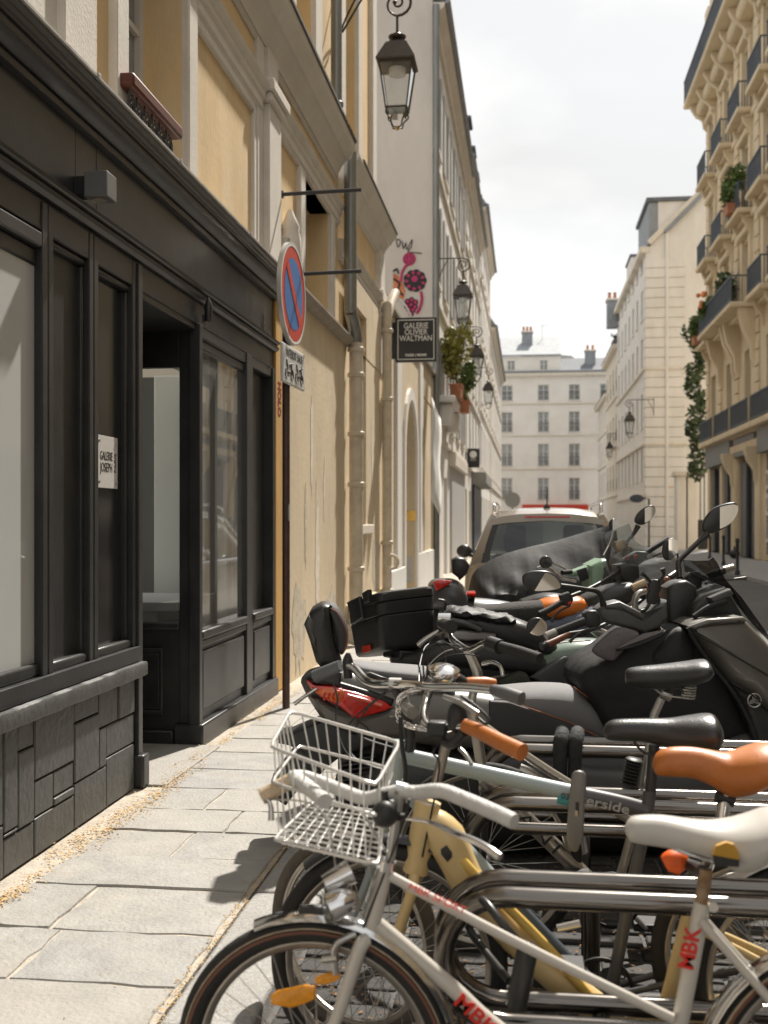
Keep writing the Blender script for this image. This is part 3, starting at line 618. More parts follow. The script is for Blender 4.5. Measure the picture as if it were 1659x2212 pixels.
# sign rods
for zz, lab in ((PX('A4', 130, 1190, -2.13).z, 'upper of two dark iron rods jutting from cream pilaster'), (PX('A4', 170, 1790, -2.13).z, 'lower of two dark iron rods, just behind the round sign')):
    r_ = thing('sign_rod', lab, 'rod', (-2.1, 9.5, zz), 'bare iron sign rods'); a = V((-2.14, 9.52, zz)); b = V((-1.42, 9.52, zz + .015))
    G().cyl(a, b, .017, 12).build('rod', 'iron', r_); G().cyl(a, a + V((.03, 0, 0)), .035, 12).build('rosette', 'iron', r_)
# ------------------------------------------------------------ helpers for planting
def leaves(g, c, r, n, size, seed=1, drop=0):
    q = random.Random(seed); c = V(c)
    for _ in range(n):
        while True:
            p = V((q.uniform(-1, 1), q.uniform(-1, 1), q.uniform(-1, 1)))
            if .12 < p.length < 1: break
        p = V((p.x * r[0], p.y * r[1], p.z * r[2])) + c; a = V((q.gauss(0, 1), q.gauss(0, 1), q.gauss(0, 1) - drop)).normalized(); b = a.orthogonal().normalized(); b = (b + a.cross(b) * q.uniform(-2, 2)).normalized(); s_ = size * q.uniform(.6, 1.4)
        g.add([p - a * s_, p + b * s_ * .45, p + a * s_, p - b * s_ * .45], [(0, 1, 2, 3)])
    return g
def plant(name, label, cat, c, r, n, size, m, pot=None, seed=1, group=None, stems=4, trunk=False):
    base = V((c[0], c[1], c[2] - r[2])); t = thing(name, label, cat, base - V((0, 0, .2)), group); q = random.Random(seed)
    g = G()
    for k in range(5):
        o = V((q.uniform(-.6, .6) * r[0], q.uniform(-.6, .6) * r[1], q.uniform(-.5, .5) * r[2])); leaves(g, V(c) + o, [x * .62 for x in r], n // 5, size, seed + k)
    g.build('crown' if trunk else 'foliage', m, t, smooth=0)
    g = G()
    for k in range(stems): g.tube(crv([base, base + V((q.uniform(-.3, .3) * r[0], q.uniform(-.3, .3) * r[1], r[2] * .8)), V(c) + V((q.uniform(-.7, .7) * r[0], q.uniform(-.7, .7) * r[1], r[2] * q.uniform(0, .7)))], 4), size * .14, 5)
    g.build('trunk' if trunk else 'stem', 'bark', t)
    if pot:
        w_, d_, h_ = pot; b = base
        G().loft([[b + V((sx * w_ * k, sy * d_ * k, z)) for sx, sy in ((-.5, -.5), (.5, -.5), (.5, .5), (-.5, .5))] for k, z in ((.82, -h_), (1, 0), (1.06, 0), (1.06, .04), (.95, .04), (.93, -.02))]).build('planter', 'terracotta', t, bev=.008)
    return t
# ------------------------------------------------------------ low wing with the arched door (left)
lw = thing('courtyard_wing', 'low pale plastered wing with a tall arched doorway', 'building', (-3, 21, PZ0))
def lb(name, y0, y1, z0, z1, x1, m='beige_wall', bev=.02, x0=-2.6, par=None): return BX(name, m, par or lw, x0, x1, y0, y1, z0, z1, bev=bev)
arch = []
na = 12
for i in range(na + 1): a = PI * i / na; arch.append((20.6 + 1.05 * math.cos(PI - a), 2.75 + 1.05 * math.sin(a)))
g = G(); X0 = -2.16; z0 = PZ0 - .05
g.quad((X0, 16.6, z0), (X0, 19.55, z0), (X0, 19.55, 4.9), (X0, 16.6, 4.9)); g.quad((X0, 21.65, z0), (X0, 25.8, z0), (X0, 25.8, 4.9), (X0, 21.65, 4.9))
for (a, b) in zip(arch, arch[1:]):
    g.quad((X0, a[0], a[1]), (X0, b[0], b[1]), (X0, b[0], 4.9), (X0, a[0], 4.9)); g.quad((X0, a[0], a[1]), (X0, b[0], b[1]), (X0 - .45, b[0], b[1]), (X0 - .45, a[0], a[1]))
for y_ in (19.55, 21.65): g.quad((X0, y_, z0), (X0, y_, 2.75), (X0 - .45, y_, 2.75), (X0 - .45, y_, z0))
g.build('wall', 'beige_wall', lw, smooth=0)
g = G()
for k in range(na): a, b = arch[k], arch[k + 1]; c_ = (20.6, 2.75); f = lambda p, s_: (c_[0] + (p[0] - c_[0]) * s_, c_[1] + (p[1] - c_[1]) * s_); p0, p1, p2, p3 = f(a, 1), f(b, 1), f(b, 1.2), f(a, 1.2); g.prism([(X0, *p0), (X0, *p1), (X0, *p2), (X0, *p3)], (.05, 0, 0))
g.box(X0, X0 + .05, 19.34, 19.55, z0, 2.75); g.box(X0, X0 + .05, 21.65, 21.86, z0, 2.75); g.build('arch_surround', 'white_wall', lw, smooth=0)
BX('door', mat('door_grey', (.42, .42, .40), .6, var=.05), lw, -2.62, -2.58, 19.5, 21.7, PZ0, 3.9, bev=0)
BX('base_course', 'white_paint', lw, -2.5, -2.10, 17.1, 19.3, PZ0 - .02, .75, bev=.01); BX('base_course', 'white_wall', lw, -2.5, -2.11, 21.9, 25.6, PZ0 - .02, .9, bev=.01)
BX('doorbell', mat('brass', (.55, .38, .12), .3, metal=.8), lw, -2.47, -2.15, 21.64, 21.648, 1.55, 1.75, bev=0); BX('vent_grille', 'shutter_grey', lw, -2.4, -2.2, 21.635, 21.648, .35, .85, bev=0)
BX('roof', 'zinc_dull', lw, -5, -2.08, 16.62, 25.8, 4.9, 4.98, bev=.01); lb('pilaster', 18.2, 18.9, PZ0, 4.9, -2.11, 'white_wall'); lb('pilaster', 22.3, 22.9, PZ0, 4.9, -2.12, 'white_wall')
bn = thing('cloth_banner', 'long white cloth banner hanging on pale wall past the arched door', 'banner', (-2.0, 23.8, 2.0))
g = G(); R = []
for k in range(9): z_ = 4.15 - k * .265; R.append([V((-1.98 + .02 * math.sin(k * 1.3) + .03 * j, 23.2 + j * .45, z_ - j * .12)) for j in range(4)])
g.loft(R, cap=False, closed=False); o = g.build('cloth', 'white_paint', bn); so_ = o.modifiers.new('solid', 'SOLIDIFY'); so_.thickness = .004
G().cyl((-2.16, 23.2, 4.16), (-1.9, 24.6, 3.8), .015, 8).build('pole', mat('wood_pole', (.4, .25, .1), .6), bn)
# gallery sign
gs = thing('gallery_sign', 'square black projecting sign with GALERIE OLIVIER WALTMAN in white', 'sign', (-1.8, 17.3, 4.2))
a = PY('A5', 965, 118, 17.3); b = PY('A5', 1238, 408, 17.3); c = PY('A5', 915, 145, 17.3)
BX('board', 'black_paint', gs, a.x, b.x, 17.3, 17.38, b.z, a.z, bev=.006); BX('bracket_box', 'black_paint', gs, c.x, a.x, 17.33, 17.42, PY('A5', 915, 388, 17.3).z, c.z, bev=.004)
g = G(); m_ = .035; t_ = .012; x0, x1, z0, z1 = a.x + m_, b.x - m_, b.z + m_, a.z - m_
for q in ((x0, x1, z0, z0 + t_), (x0, x1, z1 - t_, z1), (x0, x0 + t_, z0 + t_, z1 - t_), (x1 - t_, x1, z0 + t_, z1 - t_)): g.box(q[0], q[1], 17.296, 17.3, q[2], q[3])
g.build('border_line', 'text_white', gs, smooth=0)
cx = (x0 + x1) / 2
for k, tx in enumerate(('GALERIE', 'OLIVIER', 'WALTMAN')): lettering(tx, .125, (cx, 17.297, z1 - .10 - k * .098), (1, 0, 0), (0, 0, 1), 'text_white', gs, bold=.001, sx=.82)
lettering('PARIS / MIAMI', .055, (cx, 17.297, z0 + .07), (1, 0, 0), (0, 0, 1), 'text_white', gs, bold=.002)
# ------------------------------------------------------------ tall houses on the left
def left_house(label, y0, y1, h, X, m, floors, bays, eave=.25, ang=ANL, gm='pane_light', dorm=0, ground=3.4, shut=True, seed=1):
    t = thing('town_house', label, 'building', (X - 3, (y0 + y1) / 2, PZ0)); fr = FRL(X); hl = []
    dy = (y1 - y0) / bays
    for f_ in range(floors):
        z = ground + .7 + f_ * (h - ground - .5) / floors
        for b_ in range(bays): yc = y0 + dy * (b_ + .5); hl.append((yc - .5, yc + .5, z, z + min(2.0, (h - ground) / floors - 1.0)))
    gl = [(y0 + dy * (b_ + .5) - .6, y0 + dy * (b_ + .5) + .6, PZ0 + .02, 2.7) for b_ in range(bays)]
    g = wallgrid(G(), fr, y0, y1, PZ0 - .05, h, hl + gl, .2); g.quad((X, y0, -.1), (X - 6, y0, -.1), (X - 6, y0, h + 1.5), (X, y0, h)); g.quad((X, y1, -.1), (X, y1, h), (X - 6, y1, h + 1.5), (X - 6, y1, -.1)); g.build('wall', m, t, smooth=0)
    for a in hl: window(t, fr, (a[0] + a[1]) / 2, a[2], a[1] - a[0], a[3] - a[2], ang=ang, gm=gm)
    for a in gl: BX('door', MATS['door_grey'] if seed % 2 else 'shutter_grey', t, X - .2, X - .15, a[0], a[1], a[2], a[3], bev=0)
    if shut:
        for a in hl:
            for yy in (a[0] - .5, a[1] + .02): BX('shutter', 'shutter_grey', t, X + .01, X + .05, yy, yy + .48, a[2], a[3], bev=0)
    for f_ in range(floors): z = ground + f_ * (h - ground - .5) / floors; BX('string_course', 'stone_trim', t, X - .05, X + .07, y0, y1, z + .1, z + .25, bev=.02)
    P = [(X - .1, h - .45), (X + .08, h - .4), (X + .1, h - .25), (X + eave, h - .1), (X + eave + .03, h), (X - .1, h + .02)]
    G().prism([V((x, y0, z)) for x, z in P], (0, y1 - y0, 0)).build('eaves_cornice', 'stone_trim', t, smooth=0)
    g = G().prism([V((X + eave + .03, y0, h + .02)), V((X + eave + .03, y0, h + .14)), V((X - 1.2, y0, h + 2.3)), V((X - 6, y0, h + 3))], (0, y1 - y0, 0)); g.build('roof', 'zinc', t, smooth=0)
    G().tube([(X + eave + .06, y0, h + .06), (X + eave + .06, y1, h + .06)], .09, 8).build('gutter', 'zinc', t)
    for k in range(dorm):
        yy = y0 + (y1 - y0) * (k + .5) / dorm; BX('dormer', 'zinc', t, X - 1.2, X + .05, yy - .55, yy + .55, h + .1, h + 1.7, bev=.03); BX('dormer_roof', 'slate', t, X - 1.2, X + .2, yy - .65, yy + .65, h + 1.7, h + 1.82, bev=.03)
    return t
hA = left_house('tall pale house with painted side wall and lantern at its corner', 25.8, 39.0, 13.6, -2.16, 'white_wall', 3, 5, shut=True)
hB = left_house('grey white house with zinc dormers further along left side', 39.0, 52.0, 14.3, -2.18, 'cream_far', 4, 5, dorm=4, shut=False, seed=2)
hC = left_house('pale house with a jutting roof edge on the left', 52.0, 66.0, 16.2, -2.14, 'white_wall', 4, 5, shut=False)
hD = left_house('last cream house on the left before the street end', 66.0, 92.0, 13.0, -2.1, 'cream_far', 3, 8, shut=False, seed=2)
# gable wall of the first tall house, carrying the painting
BX('side_wall', 'mural_wall', hA, -8, -2.17, 25.76, 25.86, .5, 16, bev=0)
G().tube([(-2.08, 25.7, .1), (-2.08, 25.7, 13.5)], .075, 10).build('downpipe', 'pipe_zinc', hA)
mu = thing('wall_painting', 'pink berry and dark blossom painting on the pale side wall', 'mural', (-2.5, 25.7, 5))
mat('paint_pink', (.48, .035, .13), .7, var=.15, scale=8); mat('paint_black', (.035, .03, .035), .8); mat('paint_orange', (.62, .22, .10), .8, var=.35, scale=14); mat('paint_white', (.62, .58, .54), .8)
def mdisc(cx, cy, r, m, lay, nm, ex=1.0):
    c = PY('A4', cx, cy, 25.75 - lay * .004); k = (PY('A4', cx + 10, cy, 25.75).x - PY('A4', cx, cy, 25.75).x) / 10
    g = G(); n = 18; ring = [c + V((r * k * ex * math.cos(2 * PI * i / n), 0, r * k * math.sin(2 * PI * i / n))) for i in range(n)]
    g.prism(ring, (0, .003, 0)); g.build(nm, m, mu, smooth=0)
for i in range(9): a = 2 * PI * i / 9; mdisc(1095 + 48 * math.cos(a), 1862 + 46 * math.sin(a), 30, 'paint_black', 1, 'petal')
mdisc(1095, 1862, 52, 'paint_black', 2, 'petal'); mdisc(1092, 1850, 21, 'paint_pink', 3, 'berry')
for i in range(9): a = 2 * PI * i / 9 + .3; mdisc(1095 + 56 * math.cos(a), 1862 + 55 * math.sin(a), 11, 'paint_pink', 3, 'berry')
mdisc(1057, 1718, 44, 'paint_pink', 1, 'blossom')
for i in range(7): a = 2 * PI * i / 7; mdisc(1057 + 27 * math.cos(a), 1718 + 26 * math.sin(a), 12, 'paint_black', 2, 'berry'); mdisc(1058 + 27 * math.cos(a), 1718 + 26 * math.sin(a), 9.5, 'paint_pink', 3, 'berry')
for i, (x, y) in enumerate(((1045, 2000), (1072, 1990), (1098, 2005), (1040, 2030), (1068, 2022), (1095, 2035), (1055, 2052), (1082, 2055), (1070, 2080))): mdisc(x, y, 19, 'paint_black', 1, 'berry'); mdisc(x, y, 11, 'paint_pink', 2, 'berry')
def mline(pts, w_, m, lay, nm):
    P = [PY('A4', x, y, 25.75 - lay * .004) for x, y in pts]; k = (PY('A4', 1010, 1800, 25.75).x - PY('A4', 1000, 1800, 25.75).x) / 10
    G().tube(crv(P, 5), w_ * k, 6, flat=1).build(nm, m, mu)
mline([(1003, 1870), (1008, 1815), (1025, 1775), (1045, 1755)], 9, 'paint_pink', 1, 'stem'); mline([(1135, 1935), (1140, 1985), (1128, 2040), (1105, 2080)], 10, 'paint_pink', 1, 'stem')
mline([(980, 1640), (972, 1590), (1000, 1600), (985, 1640)], 3, 'paint_black', 1, 'scribble'); mline([(1010, 1600), (1018, 1650), (1035, 1610), (1040, 1655), (1075, 1590), (1068, 1640), (1050, 1670), (1140, 1680)], 3, 'paint_black', 1, 'scribble')
g = G(); g.prism([PY('A4', x, y, 25.746) for x, y in ((950, 1810), (985, 1830), (1015, 1880), (1030, 1930), (1020, 1985), (985, 1975), (950, 1950))], (0, .003, 0)); g.build('orange_patch', 'paint_orange', mu, smooth=0)
mline([(955, 1850), (990, 1880), (985, 1920), (1015, 1960)], 7, 'paint_black', 2, 'stroke'); mline([(950, 1800), (975, 1785), (985, 1815)], 6, 'paint_black', 2, 'stroke'); mline([(950, 1960), (1000, 1990), (1040, 2040), (1070, 2100)], 7, 'paint_white', 1, 'stroke')
# planter on the ledge of house A and shop fronts further along
BX('balcony_ledge', 'white_wall', hA, -2.16, -1.72, 27.0, 30.5, 4.45, 4.6, bev=.03); BX('ledge_console', 'white_wall', hA, -2.16, -1.8, 27.2, 27.6, 3.9, 4.45, bev=.1); BX('ledge_console', 'white_wall', hA, -2.16, -1.8, 29.6, 30.0, 3.9, 4.45, bev=.1)
plant('window_planter', 'yellow green leafy plant in long terracotta trough on left ledge', 'plant', (-1.75, 28.1, 5.9), (.36, .8, 1.0), 900, .085, 'leaf_yellow', (.3, 1.3, .28), seed=4, stems=7)
plant('window_plant', 'green shrub spilling beside the yellow plant on left ledge', 'plant', (-1.62, 29.3, 5.3), (.3, .6, .65), 420, .085, 'leaf', (.28, .6, .26), seed=9, stems=5)
BX('shop_front', mat('navy', (.02, .035, .06), .4), hB, -2.2, -2.08, 44.5, 51.5, .1, 3.3, bev=.02); BX('shop_sign_board', mat('awning_grey', (.30, .29, .27), .8), hB, -2.2, -1.6, 44.2, 51.6, 3.0, 3.5, bev=.05)
BX('shop_front', 'shutter_grey', hA, -2.2, -2.1, 31.5, 38, .1, 3.1, bev=.02); BX('fascia_board', 'stone_trim', hA, -2.2, -2.0, 31.3, 38.2, 3.1, 3.5, bev=.03)
ss = thing('hanging_sign', 'small black projecting sign with a white dot above left shops', 'sign', (-1.9, 40.1, 3.4))
a = PY('A5', 1440, 985, 40); b = PY('A5', 1523, 1112, 40); BX('board', 'black_paint', ss, a.x, b.x, 40, 40.08, b.z, a.z, bev=.01); G().lathe([(.13, 0), (.13, .004)], ((a.x + b.x) / 2, 39.994, a.z - .22), (0, 1, 0), 16).build('dot', 'text_white', ss); BX('script_line', 'text_grey', ss, a.x + .12, b.x - .12, 39.993, 39.998, b.z + .25, b.z + .32, bev=0); G().cyl((-2.18, 40.04, a.z - .05), (a.x, 40.04, a.z - .05), .02, 8).build('arm', 'iron', ss)
# ------------------------------------------------------------ street lanterns
def lantern(c, k, label, wall, sgn=1, group='wall lanterns of the street'):
    """c: centre of the brim; wall: x of the wall the bracket springs from"""
    c = V(c); t = thing('street_lantern', label, 'lantern', c, group); m = 'lamp_bronze'; kr = k * 1.16; L_ = lambda pr, n=4: G().lathe([(r * kr, h * k) for r, h in pr], c, n=n)
    L_([(.345, -.02), (.36, 0), (.36, .02), (.19, .30), (.15, .31), (.14, .33)]).build('hood', m, t, smooth=20)
    L_([(.06, .33), (.055, .37), (.11, .40), (.12, .43), (.06, .46), (.05, .48), (.015, .49)], 14).build('chimney_cap', m, t)
    L_([(.30, -.02), (.19, -.68)]).build('glass_body', 'glass_lamp', t, smooth=20)
    L_([(.185, -.70), (.15, -.80)]).build('glass_bowl', 'glass_lamp', t, smooth=20)
    g = G()
    for a, b in ((1, 1), (1, -1), (-1, 1), (-1, -1)): q = .7071 * kr; g.tube([c + V((a * .305 * q, b * .305 * q, -.02 * k)), c + V((a * .195 * q, b * .195 * q, -.69 * k))], .013 * k, 6)
    for r_, z_ in ((.305, -.03), (.195, -.69)):
        q = .7071 * r_ * kr; P = [c + V((a * q, b * q, z_ * k)) for a, b in ((1, 1), (-1, 1), (-1, -1), (1, -1))]
        for i in range(4): g.tube([P[i], P[(i + 1) % 4]], .016 * k, 6)
    g.build('glass_frame', m, t); g = G()
    for a in (0, PI / 2, PI, 1.5 * PI):
        d = V((math.cos(a + PI / 4), math.sin(a + PI / 4), 0)); g.tube(crv([c + d * .20 * k + V((0, 0, -.70 * k)), c + d * .22 * k + V((0, 0, -.77 * k)), c + d * .13 * k + V((0, 0, -.86 * k)), c + d * .10 * k + V((0, 0, -.95 * k)), c + d * .01 + V((0, 0, -.96 * k))], 4), .012 * k, 6)
    g.build('bottom_scroll', m, t); L_([(.02, -1.0), (.035, -.97), (.02, -.94)], 10).build('finial', 'brass', t)
    G().lathe([(.13 * k, -.16 * k), (.13 * k, -.06 * k)], c, n=12).build('lamp_unit', 'white_paint', t)
    top = c + V((0, 0, .49 * k)); g = G(); g.tube([top, top + V((0, 0, .26 * k))], .02 * k, 8)
    sc_ = top + V((0, 0, .26 * k + .20 * k)); P = [sc_ + V((sgn * -math.sin(th) * rr * k, 0, -math.cos(th) * rr * k)) for th, rr in [(i * .25, .20 * math.exp(-.11 * i * .25 * 1.6)) for i in range(34)]]
    arm0 = V((wall, c.y, sc_.z + .20 * k)); s2 = 1 if c.x > wall else -1
    hook = [sc_ + V((-s2 * -math.sin(th) * .2 * k, 0, -math.cos(th) * .2 * k)) for th in [i * PI / 8 for i in range(0, 9)]]
    hook = [sc_ + V((s2 * math.sin(i * PI / 8) * .21 * k, 0, -math.cos(i * PI / 8) * .2 * k)) for i in range(9)]
    sp = [sc_ + V((-s2 * math.sin(i * .3) * .2 * k * math.exp(-.06 * i), 0, -math.cos(i * .3) * .2 * k * math.exp(-.06 * i))) for i in range(28)]
    g.tube(sp, .018 * k, 8); g.ball(sp[-1], .035 * k, 8, 6); g.tube(hook + [arm0], .022 * k, 8)
    g.tube(crv([V((wall, c.y, sc_.z - .6 * k)), V((wall + s2 * .12, c.y, sc_.z - .2 * k)), V((wall + s2 * .35 * k, c.y, sc_.z + .18 * k))], 5), .016 * k, 6)
    g.build('scroll_bracket', m, t); BX('wall_plate', m, t, min(wall, wall + s2 * .03), max(wall, wall + s2 * .03), c.y - .04, c.y + .04, sc_.z - .7 * k, sc_.z + .3 * k)
    return t
mm = lambda u, v, Y: PY('D', u, v, Y)
lantern(mm(858, 140, 13.2), .78, 'largest and nearest street lantern hanging above the gallery sign', -2.28)
lantern(mm(1000, 640, 26.0), .78, 'second street lantern at the corner with the painted wall', -2.1)
lantern(mm(1030, 770, 33.5), .78, 'third street lantern along left houses, behind yellow plant', -2.16)
lantern(mm(1055, 842, 45), .78, 'fourth and farthest street lantern on the left side', -2.18)
G().tube([(-2.25, 13.2, 8.9), (-1.9, 13.2, 9.6)], .012, 6)
cb = thing('stay_rod', 'thin dark stay rod slanting from the ochre wall beside big lantern', 'rod', (-2.2, 13, 7)); G().tube([PX('A4', 612, 215, -2.2), PX('A4', 612, 215, -2.2) + V((.55, 0, .9))], .014, 6).build('rod', 'iron', cb)
# ------------------------------------------------------------ no-stopping sign
pb = PZ('D', 618, 1529, PZ0); ty = pb.y
ns = thing('no_stopping_sign', 'round red and blue no stopping sign on brown pole', 'traffic sign', (pb.x, ty, PZ0))
zc = PY('D', 637, 636, ty).z
G().cyl((pb.x, ty, PZ0 - .05), (pb.x, ty, zc + .38), .03, 16).build('pole', 'pole_brown', ns)
G().cyl((pb.x, ty, zc + .38), (pb.x, ty, zc + .44), .032, 16).build('pole_cap', 'grey_metal', ns)
nx = V((1, -.04, 0)).normalized(); ctr = V((pb.x + .05, ty, zc)); R_ = .40
G().lathe([(R_ - .01, -.025), (R_, -.02), (R_, .012), (R_ - .012, .014), (R_ - .012, .008)], ctr, nx, 48).build('disc', mat('sign_back', (.60, .60, .58), .35, metal=.4), ns)
def disc(r0, r1, d, m, nm):
    g = G(); n = 48; up = V((0, 0, 1)); sd = up.cross(nx); c_ = ctr + nx * d
    A = [c_ + sd * (r0 * math.cos(2 * PI * i / n)) + up * (r0 * math.sin(2 * PI * i / n)) for i in range(n)]; B = [c_ + sd * (r1 * math.cos(2 * PI * i / n)) + up * (r1 * math.sin(2 * PI * i / n)) for i in range(n)]
    g.loft([A, B], cap=False)
    if r0 == 0: g = G(); g.add(B, [tuple(range(n))])
    return g.build(nm, m, ns, smooth=0)
disc(0, R_ - .012, .010, 'red_sign', 'red_face'); disc(0, R_ * .70, .012, 'blue_sign', 'blue_face'); disc(R_ - .03, R_ - .012, .013, 'text_white', 'white_rim')
sd = V((0, 0, 1)).cross(nx)
for sg in (1, -1):
    dd = (sd * sg + V((0, 0, -1))).normalized() if sg > 0 else (sd * sg + V((0, 0, -1))).normalized()
    if sg > 0: G().obox(ctr + nx * .0145, dd, nx.cross(dd), nx, R_ * .70, .042, .001).build('red_bar', 'red_sign', ns)
sh = ctr + nx * .016
zp = zc - .575
pl_ = thing('sign_plate', 'small white plate reading INTERDIT SAUF under round sign', 'sign', (pb.x + .04, ty, zp - .15))
pc = V((pb.x + .055, ty, zp)); G().obox(pc, sd, V((0, 0, 1)), nx, .345, .15, .012).build('plate', mat('plate_grey', (.62, .63, .62), .4), pl_, bev=.03, seg=4)
def face(nm, p0, **k): return pc + nx * .0135 + sd * p0[0] + V((0, 0, p0[1]))
lettering('INTERDIT SAUF', .092, face('', (0, .085)), sd, (0, 0, 1), 'text_black', pl_, sx=.80, ext=.0006)
for s_ in (-.16, .15):
    g = G()
    for dx in (-.085, .085): g.ring(face('', (s_ + dx, -.07)), .04, .004, nx, 20, 4)
    for p, q in (((-.085, -.07), (-.02, 0.0)), ((-.02, 0), (.06, -.005)), ((.06, -.005), (.085, -.07)), ((-.06, -.03), (-.09, .03)), ((-.02, -.06), (.03, -.06)), ((-.09, .03), (-.06, .035)), ((-.02, .0), (.1, .02))):
        g.tube([face('', (s_ + p[0], p[1])), face('', (s_ + q[0], q[1]))], .006, 5)
    g.build('motorcycle_mark', 'text_black', pl_)
# little stickers on the pole
BX('sticker', 'text_grey', ns, pb.x + .022, pb.x + .033, ty - .036, ty - .01, 1.55, 1.68, bev=0)
# ------------------------------------------------------------ houses closing the street
fb = thing('end_house', 'cream five storey house closing the far end of the street', 'building', (2, 112, 0)); FY = 112.0; fr = FRF(FY)
fx = lambda x: PY('A6', x, 1000, FY).x; fz = lambda y: PY('A6', 400, y, FY).z
hl = []
for x in (0, 182, 388, 563, 740):
    for y0, y1 in ((1188, 1275), (1340, 1455), (1522, 1648), (1715, 1840)): hl.append((fx(x - 31), fx(x + 31), fz(y1), fz(y0)))
ct = fz(1140)
g = wallgrid(G(), fr, fx(-200), fx(900), -.1, ct, hl, .25); g.build('wall', 'cream_far', fb, smooth=0)
for a in hl: window(fb, fr, (a[0] + a[1]) / 2, a[2], a[1] - a[0], a[3] - a[2], dep=.22, ang=ANF, gm='pane_light', bars=.9, trans=(.33, .66))
for y in (1290, 1470, 1660): BX('string_course', 'stone_trim', fb, fx(-200), fx(900), FY - .12, FY + .1, fz(y + 8), fz(y), bev=.02)
BX('cornice', 'stone_trim', fb, fx(-200), fx(900), FY - .4, FY, ct, ct + .35, bev=.05); BX('gutter', 'zinc', fb, fx(-200), fx(900), FY - .5, FY - .2, ct + .35, ct + .55, bev=.05)
at0, at1 = fx(140), fx(487); zt = fz(1025)
hl2 = [(fx(x - 22), fx(x + 22), fz(1105), fz(1048)) for x in (205, 390)]
g = wallgrid(G(), FRF(FY - .05), at0, at1, ct + .5, zt, hl2, .2); g.quad((at1, FY - .05, ct + .5), (at1, FY + 5, ct + .5), (at1, FY + 5, zt), (at1, FY - .05, zt)); g.build('attic_wall', 'cream_far', fb, smooth=0)
for a in hl2: window(fb, FRF(FY - .05), (a[0] + a[1]) / 2, a[2], a[1] - a[0], a[3] - a[2], dep=.15, ang=ANF, gm='pane_light')
G().loft([[V((fx(120), FY - .2, zt)), V((fx(487), FY - .2, zt)), V((fx(487), FY + 6, zt + 2.6)), V((fx(120), FY + 6, zt + 2.6))], [V((fx(120), FY - .2, zt + .15)), V((fx(487), FY - .2, zt + .15)), V((fx(487), FY + 6, zt + 2.9)), V((fx(120), FY + 6, zt + 2.9))]]).build('roof', 'zinc', fb, smooth=0)
G().add([(fx(487), FY - .2, ct + .5), (fx(900), FY - .2, ct + .5), (fx(900), FY + 5, fz(1000)), (fx(487), FY + 5, fz(1000))], [(0, 1, 2, 3)]).build('mansard_roof', 'slate', fb, smooth=0)
G().prism([(fx(325), FY + 6.2, fz(1020)), (fx(620), FY + 6.2, fz(1020)), (fx(560), FY + 6.2, fz(975)), (fx(345), FY + 6.2, fz(955))], (0, 4, 0)).build('rear_roof', mat('zinc_pale', (.5, .5, .49), .6), fb, smooth=0)
def chimney(p, x0, x1, y0, y1, z0, z1, pots=3):
    BX('chimney', 'zinc', p, x0, x1, y0, y1, z0, z1, bev=.05); BX('chimney_cap', 'stone_trim', p, x0 - .08, x1 + .08, y0 - .08, y1 + .08, z1, z1 + .15, bev=.03)
    for k in range(pots): xx = x0 + (x1 - x0) * (k + .5) / pots; G().lathe([(.14, 0), (.11, .45), (.13, .47), (.13, .52)], (xx, (y0 + y1) / 2, z1 + .15), n=10).build('chimney_pot', 'terracotta', p)
chimney(fb, fx(265), fx(327), FY + 3, FY + 4.2, ct + 2, fz(860)); chimney(fb, fx(630), fx(690), FY + 2, FY + 3, ct, fz(985), 2)
g = G().tube([(fx(385), FY + 5, fz(1000)), (fx(385), FY + 5, fz(800))], .03, 6); g.tube([(fx(378), FY + 5, fz(805)), (fx(425), FY + 5, fz(800))], .03, 6); g.build('aerial', 'grey_metal', fb)
BX('shop_fascia', 'red_sign', fb, fx(268), fx(640), FY - .35, FY - .05, fz(1900), fz(1866), bev=.03); BX('awning', mat('awning_red', (.5, .06, .03), .7), fb, fx(275), fx(635), FY - 1.3, FY - .36, fz(1910), fz(1897), bev=.02)
lettering('CAFE DU COIN' if False else 'BRASSERIE' if False else '', .3, (0, 0, 0), (1, 0, 0), (0, 0, 1), 'text_white', fb) if False else None
BX('shop_front', 'black_paint', fb, fx(268), fx(640), FY - .12, FY, .1, fz(1912), bev=.02)
# ------------------------------------------------------------ right side: white gabled house
GY = 64.0; gh = thing('gabled_house', 'pale white house with blank gable wall and quoined corner on the right', 'building', (10, 74, 0))
gx = lambda x: PY('A6', x, 1000, GY).x; gz = lambda y: PY('A6', 1000, y, GY).z; GX = gx(968); GE = 84.0
prof = [(GX, -.1), (gx(1420), -.1), (gx(1420), gz(60)), (gx(1290), gz(110)), (gx(1000), gz(395)), (GX, gz(430))]
G().add([(x, GY, z) for x, z in prof], [tuple(range(len(prof)))]).build('gable_wall', 'white_wall', gh, smooth=0)
eh = gz(430); hl = []
for k in range(7):
    yc = GY + 2.2 + k * 2.7
    for z0, hh in ((3.9, 1.9), (6.9, 2.0), (10.2, 1.9), (13.2, 1.7), (16.0, 1.5)): hl.append((yc - .5, yc + .5, z0, z0 + hh))
frr = FRR(GX); g = wallgrid(G(), frr, GY, GE, -.1, eh, hl, .22); g.build('street_wall', 'white_wall', gh, smooth=0)
for a in hl: window(gh, frr, (a[0] + a[1]) / 2, a[2], 1.0, a[3] - a[2], ang=ANR, gm='pane_dark')
zq = gz(1000)
k = 0; z_ = .1
while z_ < eh - .6:                                     # quoin stones on the corner, both faces
    wd = 2.15
    BX('quoin', 'white_wall', gh, GX - .05, GX + wd, GY - .07, GY + 1.2, z_, z_ + .52, bev=.035); z_ += .56
